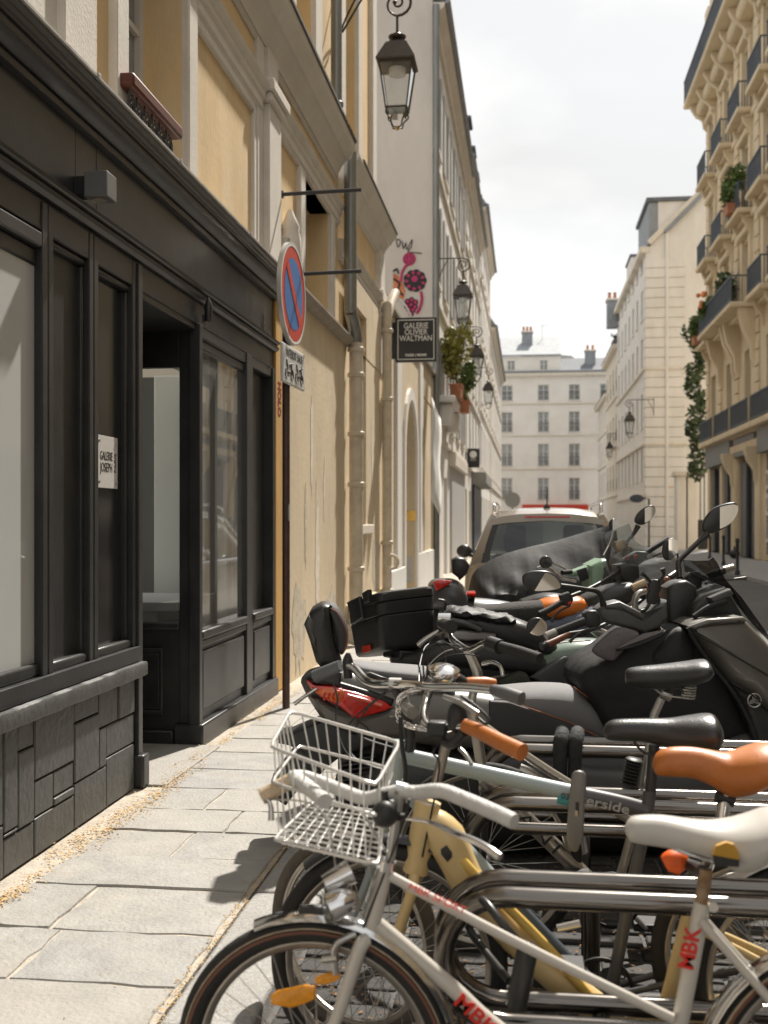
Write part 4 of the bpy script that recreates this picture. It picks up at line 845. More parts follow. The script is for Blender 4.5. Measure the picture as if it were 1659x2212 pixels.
for y in (1095, 1520): BX('string_course', 'stone_trim', gh, GX - .12, gx(1420), GY - .16, GY + .05, gz(y + 10), gz(y - 6), bev=.03); BX('string_course', 'stone_trim', gh, GX - .16, GX, GY + .05, GE, gz(y + 10), gz(y - 6), bev=.03)
BX('string_course', 'stone_trim', gh, GX - .14, GX, GY, GE, 2.9, 3.1, bev=.03); BX('eaves_cornice', 'stone_trim', gh, GX - .35, GX + .2, GY - .1, GE, eh - .1, eh + .25, bev=.05)
G().tube([(gx(1085), GY - .1, gz(395) + 1.2), (gx(1085), GY - .1, .1)], .09, 8).build('downpipe', 'white_wall', gh)
bx0, bx1 = gx(985), gx(1262); BX('roof_box', 'white_wall', gh, bx0 + .5, bx1, GY + .02, GY + 6, gz(400), gz(152), bev=.02); BX('box_side', 'zinc', gh, bx0, bx0 + .5, GY + .01, GY + 6, gz(385), gz(155), bev=.02); BX('box_roof', 'slate', gh, bx0 - .15, bx1, GY - .1, GY + 6.1, gz(152), gz(128), bev=.03)
p0, p1 = V((gx(1075), GY - .1, gz(330))), V((gx(1290), GY - .1, gz(118))); G().bar(p0, p1, .3, .22).build('verge', 'zinc', gh); G().bar(V((gx(985), GY - .06, gz(385))), V((gx(1290), GY - .06, gz(95))), .25, .3).build('verge', 'stone_trim', gh)
for xx in (1078, 1112): G().lathe([(.16, 0), (.12, .5), (.3, .55), (.05, .9)], (gx(xx), GY + 3, gz(130)), n=10).build('chimney_pot', 'terracotta', gh)
G().add([(GX - .3, GY, eh + .2), (GX - .3, GE, eh + .2), (GX + 5, GE, eh + 4), (GX + 5, GY + 6, eh + 4), (GX + 2, GY + 6, eh + 2)], [(0, 1, 2, 3, 4)]).build('roof', 'zinc', gh, smooth=0)
g = G(); c0 = PY('A6', 1112, 1795, GY - .02)
for dx, dz in ((-.42, -.15), (.42, -.15), (0, .35)): g.obox(c0 + V((dx * .9, 0, dz)), (1, 0, .0), (0, 1, 0), (0, 0, 1), .20, .004, .2)
BX('poster', 'text_white', gh, c0.x - .75, c0.x + .75, GY - .012, GY - .004, c0.z - .8, c0.z + .8, bev=0); g.build('poster_mark', mat('poster_orange', (.75, .32, .02), .6), gh)
chimney(gh, gx(885), gx(965), GE - 1.2, GE - .1, eh - 1, gz(335) * 1.0, 2)
def right_house(label, x_, y0, y1, h, m, bays, floors, roof='slate', ground=3.4, bars=None):
    t = thing('town_house', label, 'building', (x_ + 3, (y0 + y1) / 2, 0)); fr = FRR(x_); hl = []; dy = (y1 - y0) / bays
    for f_ in range(floors):
        z = ground + .5 + f_ * (h - ground) / floors
        for b_ in range(bays): yc = y0 + dy * (b_ + .5); hl.append((yc - .5, yc + .5, z, z + min(2.0, (h - ground) / floors - .9)))
    g = wallgrid(G(), fr, y0, y1, -.1, h, hl, .2); g.quad((x_, y0, -.1), (x_, y0, h), (x_ + 8, y0, h), (x_ + 8, y0, -.1)); g.build('wall', m, t, smooth=0)
    for a in hl: window(t, fr, (a[0] + a[1]) / 2, a[2], 1.0, a[3] - a[2], ang=ANR, bars=bars)
    for f_ in range(floors): z = ground + f_ * (h - ground) / floors; BX('string_course', 'stone_trim', t, x_ - .12, x_ + .05, y0, y1, z, z + .2, bev=.02)
    BX('eaves_cornice', 'stone_trim', t, x_ - .4, x_ + .1, y0, y1, h - .1, h + .2, bev=.05)
    G().prism([V((x_ - .45, y0, h + .2)), V((x_ - .3, y0, h + .4)), V((x_ + 1.2, y0, h + 2.4)), V((x_ + 6, y0, h + 3.2)), V((x_ + 6, y0, h + .2))], (0, y1 - y0, 0)).build('mansard_roof', roof, t, smooth=0)
    return t
h1 = right_house('beige house with dark mansard next to the white gabled house', 6.7, 84, 96, 14.5, 'beige_trim', 4, 3, bars=.9)
BX('light_well', 'white_wall', h1, 8.2, 14, 90, 94, 14, 22.5, bev=.02); BX('well_top', 'slate', h1, 8.1, 14, 89.9, 94.1, 22.5, 22.7, bev=.02); chimney(h1, 8.4, 9.6, 88.5, 89.6, 15, 21.5, 3)
plant('window_planter', 'terracotta trough on ledge of the house right of street end', 'plant', (6.55, 85.2, 15.3), (.25, .5, .3), 60, .1, 'leaf_dark', (.4, 1.4, .5), seed=5, stems=3)
h2 = right_house('narrow cream house at the far end of the right side', 6.9, 96, 110, 12.2, 'cream_far', 5, 3)
# projecting sign, climber, gate
sg_ = thing('oval_sign', 'dark oval sign on a bracket at the white house front', 'sign', (6.3, 60, 2)); c = PY('A6', 915, 1832, 60)
G().lathe([(.02, -.05), (.27, -.03), (.27, .03), (.02, .05)], c, (0, 1, 0), 24).build('board', mat('sign_blue', (.06, .07, .10), .5), sg_).scale = (1.35, 1, .8)
sg_.location = c; 
for ch in sg_.children: ch.location = (0, 0, 0)
for ch in sg_.children:
    for v_ in ch.data.vertices: v_.co -= (c - V((6.3, 60, 2)))
WLOC[sg_.name] = c.copy()
G().tube([c + V((.3, 0, 0)), PY('A6', 985, 1835, 60), PY('A6', 985, 1835, 60) * 1 + V((0, 0, -PY('A6', 985, 1835, 60).z + .05))], .05, 8).build('post', 'iron', sg_)
cl_ = thing('climbing_plant', 'dark green climber between white gable and ornate stone house', 'plant', (9.3, 56, 0))
g = G()
for k in range(11):
    z_ = 4.0 + k * .68; xx = PY('A6', 1255 + 22 * math.sin(k * 1.7), 1000, 56).x; leaves(g, (xx, 56 + rs.uniform(-.3, .3), z_), (.45 + .16 * math.sin(k * 2.1), .5, .55), 150, .15, seed=k + 40)
g.build('foliage', 'leaf_dark', cl_, smooth=0); G().tube(crv([(9.0, 56, 0), (9.1, 56, 4), (8.9, 56, 8), (9.2, 56, 11)], 5), .06, 6).build('stem', 'bark', cl_)
gt = thing('garden_gate', 'white gate pillars with dark iron gate beside the white gable', 'gate', (8.6, 58, .1))
for x0, x1 in ((1142, 1196), (1205, 1262)):
    a, b = PY('A6', x0, 1900, 58), PY('A6', x1, 1900, 58); zt = PY('A6', x0, 1705, 58).z
    BX('pillar', 'white_wall', gt, a.x, b.x, 58, 59, 0, zt, bev=.03); BX('pillar_cap', 'stone_trim', gt, a.x - .12, b.x + .12, 57.85, 59.15, zt, zt + .25, bev=.04)
a, b = PY('A6', 1262, 1900, 58.3), PY('A6', 1330, 1900, 58.3)
for k in range(9): xx = a.x + .1 + k * .2; G().box(xx, xx + .05, 58.3, 58.35, .2, 4.0).build('gate_bar', 'iron', gt)
BX('gate_panel', 'iron', gt, a.x, b.x, 58.36, 58.4, .1, 1.6, bev=0); BX('gate_panel', 'iron', gt, PY('A6', 1196, 1900, 58.3).x, PY('A6', 1205, 1900, 58.3).x, 58.36, 58.4, .1, 4, bev=0)
lantern(PY('A6', 875, 1390, 60), .95, 'lantern on the right side in front of the white house', GX, -1)
lantern(PY('A6', 762, 1545, 86), .95, 'far lantern in front of the beige house on the right', 6.7, -1)
rd = thing('round_sign', 'white round sign back on a post near the street end', 'traffic sign', (-1.2, 60, 0)); c = PY('A6', 212, 1840, 60); G().lathe([(.42, 0), (.42, .04)], c, (0, 1, 0), 24).build('disc', 'text_grey', rd); G().cyl((c.x, 60.06, 0), (c.x, 60.06, c.z), .04, 8).build('post', 'iron', rd)
# ------------------------------------------------------------ ornate stone house on the right
HX = 8.5; H0, H1 = 36.0, 54.2
hz = thing('stone_apartment_house', 'ornate honey stone apartment house with iron balconies on the right', 'building', (HX + 4, 45, 0))
S = 'haus_stone'; fr = FRR(HX); bays = [52.6, 48.6, 44.6, 40.6, 37.2]; FL = [5.25, 9.7, 13.4, 17.2, 21.4]
hl = []
for b_ in bays:
    for z, hh in ((5.3, 2.9), (9.8, 2.6), (13.5, 2.6), (17.3, 2.6)): hl.append((b_ - .62, b_ + .62, z, z + hh))
gl = [(36.6, 41.8, .1, 4.0), (43.0, 46.6, .1, 4.2), (47.9, 50.3, .1, 4.0), (50.9, 53.6, .1, 4.0)]
g = wallgrid(G(), fr, H0, H1, -.1, 21.4, hl + gl, .35); g.quad((HX, H1, -.1), (HX, H1, 25), (HX + 9, H1, 25), (HX + 9, H1, -.1)); g.quad((HX, H0, -.1), (HX + 9, H0, -.1), (HX + 9, H0, 25), (HX, H0, 25)); g.build('wall', S, hz, smooth=0)
for a in hl: window(hz, fr, (a[0] + a[1]) / 2, a[2], a[1] - a[0], a[3] - a[2], dep=.32, ang=ANR, sill=None, gm='pane_light')
def hbx(name, y0, y1, z0, z1, out, m=S, bev=.03, inn=.1): return BX(name, m, hz, HX - out, HX + inn, y0, y1, z0, z1, bev=bev)
def railing(par, y0, y1, z, x, h=1.05, ret=None, m='iron_blue'):
    g = G(); g.box(x - .03, x + .03, y0, y1, z + h - .05, z + h); g.box(x - .02, x + .02, y0, y1, z + .08, z + .12)
    k = max(2, int((y1 - y0) / .15))
    for i in range(k + 1):
        yy = y0 + (y1 - y0) * i / k; g.box(x - .012, x + .012, yy - .016, yy + .016, z, z + h - .05)
    if ret:
        for yy in (y0, y1):
            g.box(x, ret, yy - .02, yy + .02, z + h - .05, z + h)
            for i in range(1, 5): xx = x + (ret - x) * i / 5; g.box(xx - .012, xx + .012, yy - .012, yy + .012, z, z + h - .05)
    return g.build('railing', m, par, smooth=0)
def console(y, z, out, h=1.0, w=.3):
    P = [V((HX + .05, y - w / 2, z)), V((HX - out, y - w / 2, z)), V((HX - out, y - w / 2, z - .15)), V((HX - out * .8, y - w / 2, z - .35 * h)), V((HX - out * .35, y - w / 2, z - .6 * h)), V((HX - out * .3, y - w / 2, z - .85 * h)), V((HX - .05, y - w / 2, z - h)), V((HX + .05, y - w / 2, z - h))]
    return G().prism(P, (0, w, 0)).build('console', S, hz, smooth=30, bev=.02)
for z in FL[:4]: hbx('string_course', H0, H1, z - .35, z - .1, .12)
for zi, z in enumerate(FL[:4]):
    for bi, b_ in enumerate(bays):
        big = (zi == 1 and bi in (1, 2)); w_ = 1.25 if not big else 2.0; out = .55 if not big else .95
        if zi == 0:
            railing(hz, b_ - 1.7, b_ + 1.7, z - .05, HX - .35, .95); continue
        hbx('balcony_slab', b_ - w_, b_ + w_, z - .2, z, out + .08, bev=.05); hbx('balcony_moulding', b_ - w_ + .15, b_ + w_ - .15, z - .34, z - .2, out * .5, bev=.05)
        railing(hz, b_ - w_ + .08, b_ + w_ - .08, z, HX - out, 1.0, HX)
        for s_ in (-1, 1): console(b_ + s_ * (w_ - .35), z - .2, out * .7, .9 if not big else 2.2, .22 if not big else .45)
        hbx('window_hood', b_ - .95, b_ + .95, z + 2.85, z + 3.1, .28, bev=.06)
        for s_ in (-1, 1): hbx('window_jamb', b_ + s_ * .8 - .16, b_ + s_ * .8 + .16, z + .1, z + 2.85, .12, bev=.03)
hbx('balcony_slab', H0, H1, 4.95, 5.2, .45, bev=.05); hbx('plinth_band', H0, H1, 4.3, 4.6, .15)
for yy in (H1 - .35, 50.6, 46.6, 42.6, 38.9): 
    for k in range(26): hbx('pier_stone', yy - .35, yy + .35, 5.5 + k * .6, 5.5 + k * .6 + .55, .09, bev=.03)
# crowning balcony and mansard
hbx('balcony_slab', H0, H1 + .3, 21.15, 21.4, 1.1, bev=.08); hbx('balcony_moulding', H0, H1 + .2, 20.6, 21.15, .6, bev=.15)
for k in range(9): console(H1 - .3 - k * 2.0, 21.15, .85, 1.3, .26)
railing(hz, H0, H1 + .25, 21.4, HX - 1.05, 1.05, HX)
G().prism([V((HX + .1, H0, 21.4)), V((HX + .3, H0, 24.2)), V((HX + 1.6, H0, 27.2)), V((HX + 9, H0, 28.5)), V((HX + 9, H0, 21.4))], (0, H1 - H0, 0)).build('mansard_roof', 'slate', hz, smooth=0)
hbx('attic_cornice', H0, H1, 24.0, 24.3, .1, bev=.05); hbx('attic_wall', H0, H1, 21.4, 24.0, -.05)
for b_ in bays: hbx('dormer', b_ - .8, b_ + .8, 24.3, 26.4, .05, bev=.1, inn=1.5)
hbx('end_finial', H1 - .9, H1, 24.3, 25.6, .15, bev=.1)
for b_ in bays: window(hz, FRR(HX + .05), b_, 21.5, 1.2, 2.3, dep=-.0, ang=ANR, sill=None)
# ground floor shops
for a in gl[1:]: BX('shop_front', 'black_paint', hz, HX + .25, HX + .3, a[0], a[1], .1, a[3], bev=0)
for a in ((43.0, 44.1), (45.4, 46.6), (47.9, 48.6), (49.6, 50.3), (50.9, 51.6), (52.9, 53.6)): BX('shop_pilaster', mat('shop_slate', (.085, .088, .095), .5), hz, HX + .1, HX + .26, a[0] + .05, a[1] - .05, .1, 3.9, bev=.03)
hbx('shop_fascia', 47.6, 53.8, 4.0, 4.9, .18, m=mat('shop_grey', (.20, .20, .20), .6), bev=.03); hbx('shop_fascia', 42.8, 46.8, 4.1, 4.85, .14, m='shop_grey', bev=.03); hbx('shop_fascia', H0, 41.9, 4.0, 4.9, .2, m='shop_grey', bev=.03)
for yy in (47.2, 42.4): console(yy, 4.3, .55, 1.5, .5); hbx('pier', yy - .45, yy + .45, .1, 4.3, .1, bev=.05)
for k in range(26): BX('shutter_slat', mat('roller', (.22, .19, .17), .7, var=.2), hz, HX + .1, HX + .14, 36.7, 41.7, .35 + k * .14, .35 + k * .14 + .13, bev=.01)
for tx, zz, sz in (('ONE', 3.0, 1.0), ('290', 2.1, 1.1), ('LUV', 1.1, 1.0)): lettering(tx, sz, (HX + .09, 41.0, zz), (0, -1, 0), (0, 0, 1), 'text_white', hz, name='graffiti', bold=.02, shear=.1)
for k, (b_, z, m, r, sd) in enumerate(((48.6, 9.75, 'leaf', (.5, 1.2, .7), 3), (46.4, 9.75, 'leaf_dark', (.5, .9, .8), 6), (44.6, 13.45, 'leaf', (.4, .5, .95), 8), (53.2, 9.75, 'leaf', (.4, .4, .6), 12), (48.9, 21.4, 'leaf', (.3, .5, .5), 13))):
    plant('balcony_plant', ['trailing green plants on big corner balcony of stone house', 'dark bushy plant behind rail of the big balcony', 'spiky palm like plant on third floor balcony', 'potted greenery at the far first balcony edge', 'small green plant on the crowning balcony'][k], 'plant', (HX - .6, b_, z + r[2] + .3), r, 420, .14, m, (.5, .9, .3), seed=sd, stems=5)
fl = thing('balcony_flowers', 'orange and white flowers among plants on the big balcony', 'flowers', (HX - .9, 48.4, 10.6)); g = G()
for k in range(9): G().ball((HX - 1.0 + rs.uniform(-.2, .2), 48.6 + rs.uniform(-.5, .6), 11.0 + rs.uniform(-.4, .3)), .10, 6, 4).build('bloom', mat('bloom', (.75, .25, .08), .7, var=.4, scale=3), fl)
# far side opposite house: closes the street where the shop glass looks
bh = left_house('cream house behind the shop seen only in mirrors', -40, 1.8, 12, -2.16, 'cream_stone', 3, 14, shut=False)
oh = right_house('pale stone house across the street mirrored in shop glass', 8.5, -14, 35.9, 17, 'haus_stone', 12, 4, bars=.9)
BX('shop_row', 'shop_slate', oh, 8.35, 8.5, -13, 35.5, .1, 3.2, bev=.02)
# bollards on the right kerb
for k, (x, y0, y1, yy) in enumerate(((1470, 392, 620, 0), (1384, 372, 560, 0), (1300, 380, 520, 0))):
    b = PZ('B2', x, y1, .1); h_ = PY('B2', x, y0, b.y).z
    t = thing('bollard', ['nearest dark iron bollard on right pavement', 'middle dark iron bollard on the right pavement', 'farthest dark iron bollard on right pavement'][k], 'bollard', b, 'bollards on the right pavement')
    G().lathe([(.07, 0), (.07, .1), (.045, .14), (.042, h_ - .22), (.055, h_ - .2), (.055, h_ - .17), (.04, h_ - .15), (.05, h_ - .11), (.02, h_ - .1)], b, n=12).build('post', 'iron', t); G().ball(b + V((0, 0, h_ - .17)), .06, 10, 8).build('knob', 'iron', t)
bg_ = thing('rubbish_bag', 'small dark bag standing at right house wall', 'bag', (7.9, 44, .1)); G().ball((7.9, 44, .28), (.2, .2, .19), 10, 8).lathe([(.06, .34), (.02, .40), (.06, .46)], (7.9, 44, .1), n=8).build('sack', 'black_paint', bg_)
# ------------------------------------------------------------ materials of the vehicles
mat('steel', (.17, .155, .14), .2, metal=1, var=.18, scale=6, rvar=.1, stretch=(.3, 1, 1))
mat('steel_dark', (.20, .17, .15), .28, metal=1, var=.25, scale=7, rvar=.1, stretch=(.3, 1, 1))
mat('wire', (.74, .73, .71), .3, metal=.5, var=.06, scale=30)
mat('chrome', (.66, .65, .64), .12, metal=1, var=.12, scale=20, rvar=.06)
mat('alu', (.48, .47, .45), .32, metal=.9, var=.1, scale=12)
mat('rubber', (.022, .021, .02), .75, var=.25, scale=30, bump=.25, bscale=150)
mat('rubber_dusty', (.11, .095, .08), .85, var=.25, scale=20, bump=.3, bscale=120)
mat('rim_alu', (.40, .37, .33), .35, metal=.85, var=.2, scale=12)
mat('bike_white', (.60, .565, .51), .38, var=.06, scale=9, dirt=(.42, .36, .28), dscale=9, damt=.3, coat=.3)
mat('bar_tape', (.60, .59, .57), .55, var=.1, scale=14, bump=.5, bscale=50, stretch=(2, 1, 1))
mat('cork', (.56, .44, .30), .8, var=.2, scale=30, bump=.4, bscale=120)
mat('saddle_white', (.52, .50, .465), .36, var=.06, scale=7, dirt=(.50, .42, .30), dscale=10, damt=.25)
mat('rust', (.26, .15, .065), .7, var=.5, scale=22, dirt=(.45, .38, .30), dscale=9, damt=.7)
mat('bike_yellow', (.72, .53, .25), .42, var=.06, scale=6, coat=.25)
mat('bike_gold', (.76, .50, .12), .42, var=.06, scale=6, coat=.2)
mat('tan_leather', (.50, .155, .03), .4, var=.2, scale=9, bump=.08, bscale=140, dirt=(.60, .26, .10), dscale=7, damt=.4, rvar=.1)
mat('bike_blue', (.36, .43, .44), .36, var=.06, scale=6, coat=.3, dirt=(.3, .32, .31), dscale=9, damt=.25)
mat('bike_charcoal', (.075, .075, .078), .4, var=.1, scale=6, coat=.2)
mat('teal', (.07, .33, .38), .5)
mat('black_plastic', (.022, .022, .022), .45, var=.2, scale=20)
mat('black_satin', (.028, .028, .028), .33, var=.15, scale=9, dirt=(.07, .065, .06), dscale=6, damt=.25)
mat('black_leather', (.028, .029, .03), .33, var=.15, scale=12, bump=.15, bscale=160, rvar=.1, dirt=(.06, .058, .055), dscale=9, damt=.35)
mat('amber', (.85, .33, .01), .22, var=.2, scale=25, bump=.5, bscale=90, coat=.4)
mat('orange_rubber', (.85, .13, .015), .4, var=.06, scale=9)
mat('red_print', (.70, .035, .02), .5)
mat('grip_grey', (.13, .135, .14), .45, var=.1, scale=12)
GR = (0, -1, 0)
def W(q, x, y, Y): return PY(q, x, y, Y)
def tb(par, name, pts, r, m, n=10, smooth=4, **k):
    P = [W(*p) if isinstance(p[0], str) else V(p) for p in pts]
    if smooth and len(P) > 2: P = crv(P, smooth)
    if isinstance(r, (list, tuple)):
        L_ = len(P) - 1; rr = []
        for i in range(len(P)):
            f = i / L_ * (len(r) - 1); a = int(min(f, len(r) - 2)); rr.append(r[a] + (r[a + 1] - r[a]) * (f - a))
        r = rr
    return G().tube(P, r, n).build(name, m, par, smooth=50, **k)
def wheel(par, c, R, tw, ax=(0, 1, 0), rim='rim_alu', tyre='rubber', nsp=32, stripe=None, name='wheel'):
    c = V(c); ax = V(ax).normalized(); rr = R - 2 * tw
    w_ = G().ring(c, rr, .011, ax, 56, 8).ring(c, rr - .008, .008, ax, 56, 6).build(name, rim, par, smooth=60)
    G().ring(c, R - tw, tw, ax, 64, 12).build('tyre', tyre, w_, smooth=60)
    if stripe:
        for s_ in (-1, 1):
            G().ring(c + ax * (tw * .80 * s_), R - tw * .72, .0042, ax, 64, 5).build('tyre_stripe', stripe[0], w_, smooth=60); G().ring(c + ax * (tw * .93 * s_), R - tw * .95, .0045, ax, 64, 5).build('tyre_stripe', stripe[1], w_, smooth=60)
    x = V((1, 0, 0)) - ax * ax.x; x.normalize(); z = ax.cross(x)
    g = G()
    for i in range(nsp):
        a = 2 * PI * i / nsp; s_ = 1 if i % 2 else -1; b = a + (.55 if i % 4 < 2 else -.55)
        g.tube([c + ax * (.03 * s_) + (x * math.cos(b) + z * math.sin(b)) * .022, c + (x * math.cos(a) + z * math.sin(a)) * rr], .0011, 4, cap=False)
    g.build('spokes', 'alu', w_, kind='stuff'); G().lathe([(.008, -.055), (.014, -.05), (.024, -.036), (.024, -.028), (.012, -.024), (.012, .024), (.024, .028), (.024, .036), (.014, .05), (.008, .055)], c, ax, 12).build('hub', 'alu', w_)
    return w_
def mudguard(par, c, R, a0, a1, m, ax=(0, 1, 0), w_=.028, name='mudguard'):
    c = V(c); ax = V(ax).normalized(); x = V((1, 0, 0)) - ax * ax.x; x.normalize(); z = V((0, 0, 1)); RG = []
    for i in range(25):
        a = a0 + (a1 - a0) * i / 24; d = x * math.cos(a) + z * math.sin(a)
        RG.append([c + d * (R + h) + ax * s_ for s_, h in ((-w_, -.012), (-w_ * .8, -.002), (0, .008), (w_ * .8, -.002), (w_, -.012), (w_ * .75, -.006), (0, .003), (-w_ * .75, -.006))])
    return G().loft(RG).build(name, m, par, smooth=60)
def saddle(par, q, st, Y, m, name='saddle', e=2.3):
    S_ = []
    for x, yt, yb, hw in st: a, b = W(q, x, yt, Y), W(q, x, yb, Y); S_.append((a.x, Y, a.z, b.z, hw))
    return G().body(S_, 20, e, 4, et=2.0).build(name, m, par, smooth=60)
def crank(par, c, r=.09, ring='alu', a=.5):
    c = V(c); G().lathe([(r, -.004), (r, .004), (r - .012, .004), (r - .012, -.004)], c, (0, 1, 0), 28, cap=False).lathe([(.03, -.008), (.03, .008)], c, (0, 1, 0), 12).build('chainring', ring, par)
    for s_, y_ in ((1, -.06), (-1, .06)):
        e_ = c + V((math.cos(a) * .17 * s_, y_, math.sin(a) * .17 * s_)); G().bar(c + V((0, y_, 0)), e_, .014, .028, (0, 1, 0)).build('crank', 'alu', par, bev=.004); BX('pedal', 'black_plastic', par, e_.x - .045, e_.x + .045, e_.y - .05 + y_ * .8, e_.y + .05 + y_ * .8, e_.z - .013, e_.z + .013)
def cable(par, pts, r=.0028, m='black_plastic'): return tb(par, 'cable', pts, r, m, 6, 6)
# ------------------------------------------------------------ bicycle stands (double steel hoops)
def rack(label, Ya, Yb, ul, zt=.615, zb=.30, r=.026, xr=2.4, m='steel', mid=None):
    t = thing('bicycle_stand', label, 'bicycle stand', (.8, (Ya + Yb) / 2, 0), 'steel bicycle stands'); 
    for y_ in (Ya, Yb):
        x0 = W('D', ul, 1900, y_).x; R_ = (zt - zb) / 2; P = [V((xr, y_, zt)), V((x0 + R_ + .02, y_, zt))]
        P += [V((x0 + R_ - math.sin(a) * R_, y_, (zt + zb) / 2 + math.cos(a) * R_)) for a in [PI * i / 12 for i in range(13)]] + [V((x0 + R_ + .02, y_, zb)), V((xr, y_, zb))]
        G().tube(P, r, 16).build('hoop', m, t, smooth=60)
        for xx in (x0 + R_ + .25, xr - .3): G().cyl((xx, y_, 0), (xx, y_, zb), r * .9, 14).build('leg', m, t)
    if mid: G().cyl((x0 + R_, Ya, mid), (xr, Ya, mid), r * .8, 14).build('cross_rail', m, t)
    return t
rack('nearest polished steel stand behind the white bicycle', 2.78, 2.92, 958)
rack('middle polished steel stand behind the pale blue bicycle', 3.70, 3.86, 1012, mid=.535)
rack('far polished steel stand in front of the dark scooter', 4.58, 4.76, 1046)
# ------------------------------------------------------------ white bicycle (nearest)
Y1 = 2.5
b1 = thing('bicycle', 'white step through bicycle with wire basket and red lettering, nearest', 'bicycle', (.1, Y1, 0))
hub = V((W('D', 680, 2290, Y1).x, Y1, .32)); rh = V((.70, Y1, .32))
w1 = wheel(b1, hub, .325, .028, rim='rim_alu', stripe=('cork', mat('stripe_brown', (.17, .07, .045), .7)))
wheel(b1, rh, .32, .021, stripe=('cork', 'stripe_brown'))
mudguard(b1, hub, .335, .35, 2.0, 'chrome'); mudguard(b1, hub, .335, -.55, .33, 'chrome'); mudguard(b1, rh, .337, .2, 2.9, 'chrome')
tb(b1, 'head_tube', [('B5', 1165, 360, Y1), ('B5', 1065, 790, Y1)], .0195, 'bike_white', 14)
for s_ in (-1, 1):
    cr = W('B5', 1030, 800, Y1) + V((0, s_ * .035, 0)); tb(b1, 'fork_leg', [cr + V((.015, -s_ * .01, .02)), cr, cr.lerp(hub, .6) + V((.012, s_ * .018, 0)), hub + V((0, s_ * .052, 0))], [.017, .017, .014, .009], 'bike_white')
tb(b1, 'headset', [('B5', 1172, 330, Y1), ('B5', 1160, 385, Y1)], .023, 'chrome'); tb(b1, 'headset', [('B5', 1066, 770, Y1), ('B5', 1056, 810, Y1)], .024, 'chrome')
for s_ in (-.02, .02): tb(b1, 'top_tube', [('B5', 1190, 420, Y1 + s_ * .3), ('B6', 330, 735, Y1 + s_), ('B6', 1160, 1140, Y1 + s_)], .0115, 'bike_white')
tb(b1, 'down_tube', [('B5', 1120, 690, Y1), ('B6', 0, 970, Y1), ('B6', 220, 1170, Y1), ('B6', 600, 1430, Y1), ('B6', 1130, 1520, Y1)], .0185, 'bike_white', 14)
tb(b1, 'seat_tube', [('B6', 1318, 535, Y1), ('B6', 1200, 1170, Y1), ('B6', 1130, 1520, Y1)], .0185, 'bike_white', 14)
for s_ in (-1, 1): tb(b1, 'seat_stay', [W('B6', 1300, 610, Y1) + V((0, s_ * .02, 0)), rh + V((0, s_ * .06, 0))], .0105, 'bike_white'); tb(b1, 'chain_stay', [W('B6', 1130, 1520, Y1) + V((0, s_ * .03, 0)), rh + V((0, s_ * .06, 0))], .011, 'bike_white')
tb(b1, 'seat_post', [('B6', 1336, 360, Y1), ('B6', 1312, 540, Y1)], .0145, 'rust'); G().cyl(W('B6', 1375, 560, Y1), W('B6', 1375, 560, Y1 - .03), .011, 10).build('seat_bolt', 'bike_white', b1)
sd_ = saddle(b1, 'B4', [(775, 1095, 1130, .012), (800, 1048, 1175, .026), (850, 1027, 1192, .034), (1000, 1024, 1215, .04), (1200, 1052, 1250, .055), (1330, 1058, 1290, .075), (1450, 1045, 1350, .095), (1560, 1020, 1330, .105), (1659, 988, 1260, .1), (1730, 985, 1190, .08), (1760, 1010, 1150, .02)], Y1, 'saddle_white')
g = G().prism([W('B4', x, y, Y1 - .102) for x, y in ((1318, 1270), (1340, 1215), (1400, 1192), (1450, 1205), (1475, 1245), (1482, 1300))], (0, .012, 0)); g.build('saddle_cutout', mat('foam_gold', (.50, .27, .03), .7), sd_)
g = G().prism([W('B4', x, y, Y1 - .103) for x, y in ((1318, 1272), (1482, 1302), (1482, 1345), (1330, 1340))], (0, .012, 0)); g.build('saddle_cutout', 'black_plastic', sd_)
for dy in (-.025, .025): tb(b1, 'saddle_rail', [('B4', 1000, 1200, Y1 + dy), ('B4', 1250, 1290, Y1 + dy), ('B4', 1480, 1330, Y1 + dy)], .0045, 'chrome')
st_ = (W('B6', 1200, 1170, Y1) - W('B6', 1318, 535, Y1)).normalized()
for k, ch in enumerate('MBK'):
    p = W('B6', 1240 + k * 13.5, 842 - k * 69, Y1 - .0192); lettering(ch, .047, p, -st_, (-st_).cross(V((0, 1, 0))) * -1 if False else V((0, -1, 0)).cross(-st_), 'red_print', b1, bold=.0012)
dt = (W('B6', 220, 1170, Y1) - W('B6', 0, 970, Y1)).normalized(); p = W('B6', 135, 1125, Y1 - .0195); lettering('MBK', .047, p, dt, V((0, -1, 0)).cross(dt), 'red_print', b1, bold=.001, sx=1.2)
tt = (W('B6', 0, 545, Y1) - W('B5', 1300, 480, Y1)).normalized(); p = W('B5', 1450, 545, Y1 - .033); lettering('MBK SPORT', .02, p, tt, V((0, -1, 0)).cross(tt), 'red_print', b1, sx=1.3)
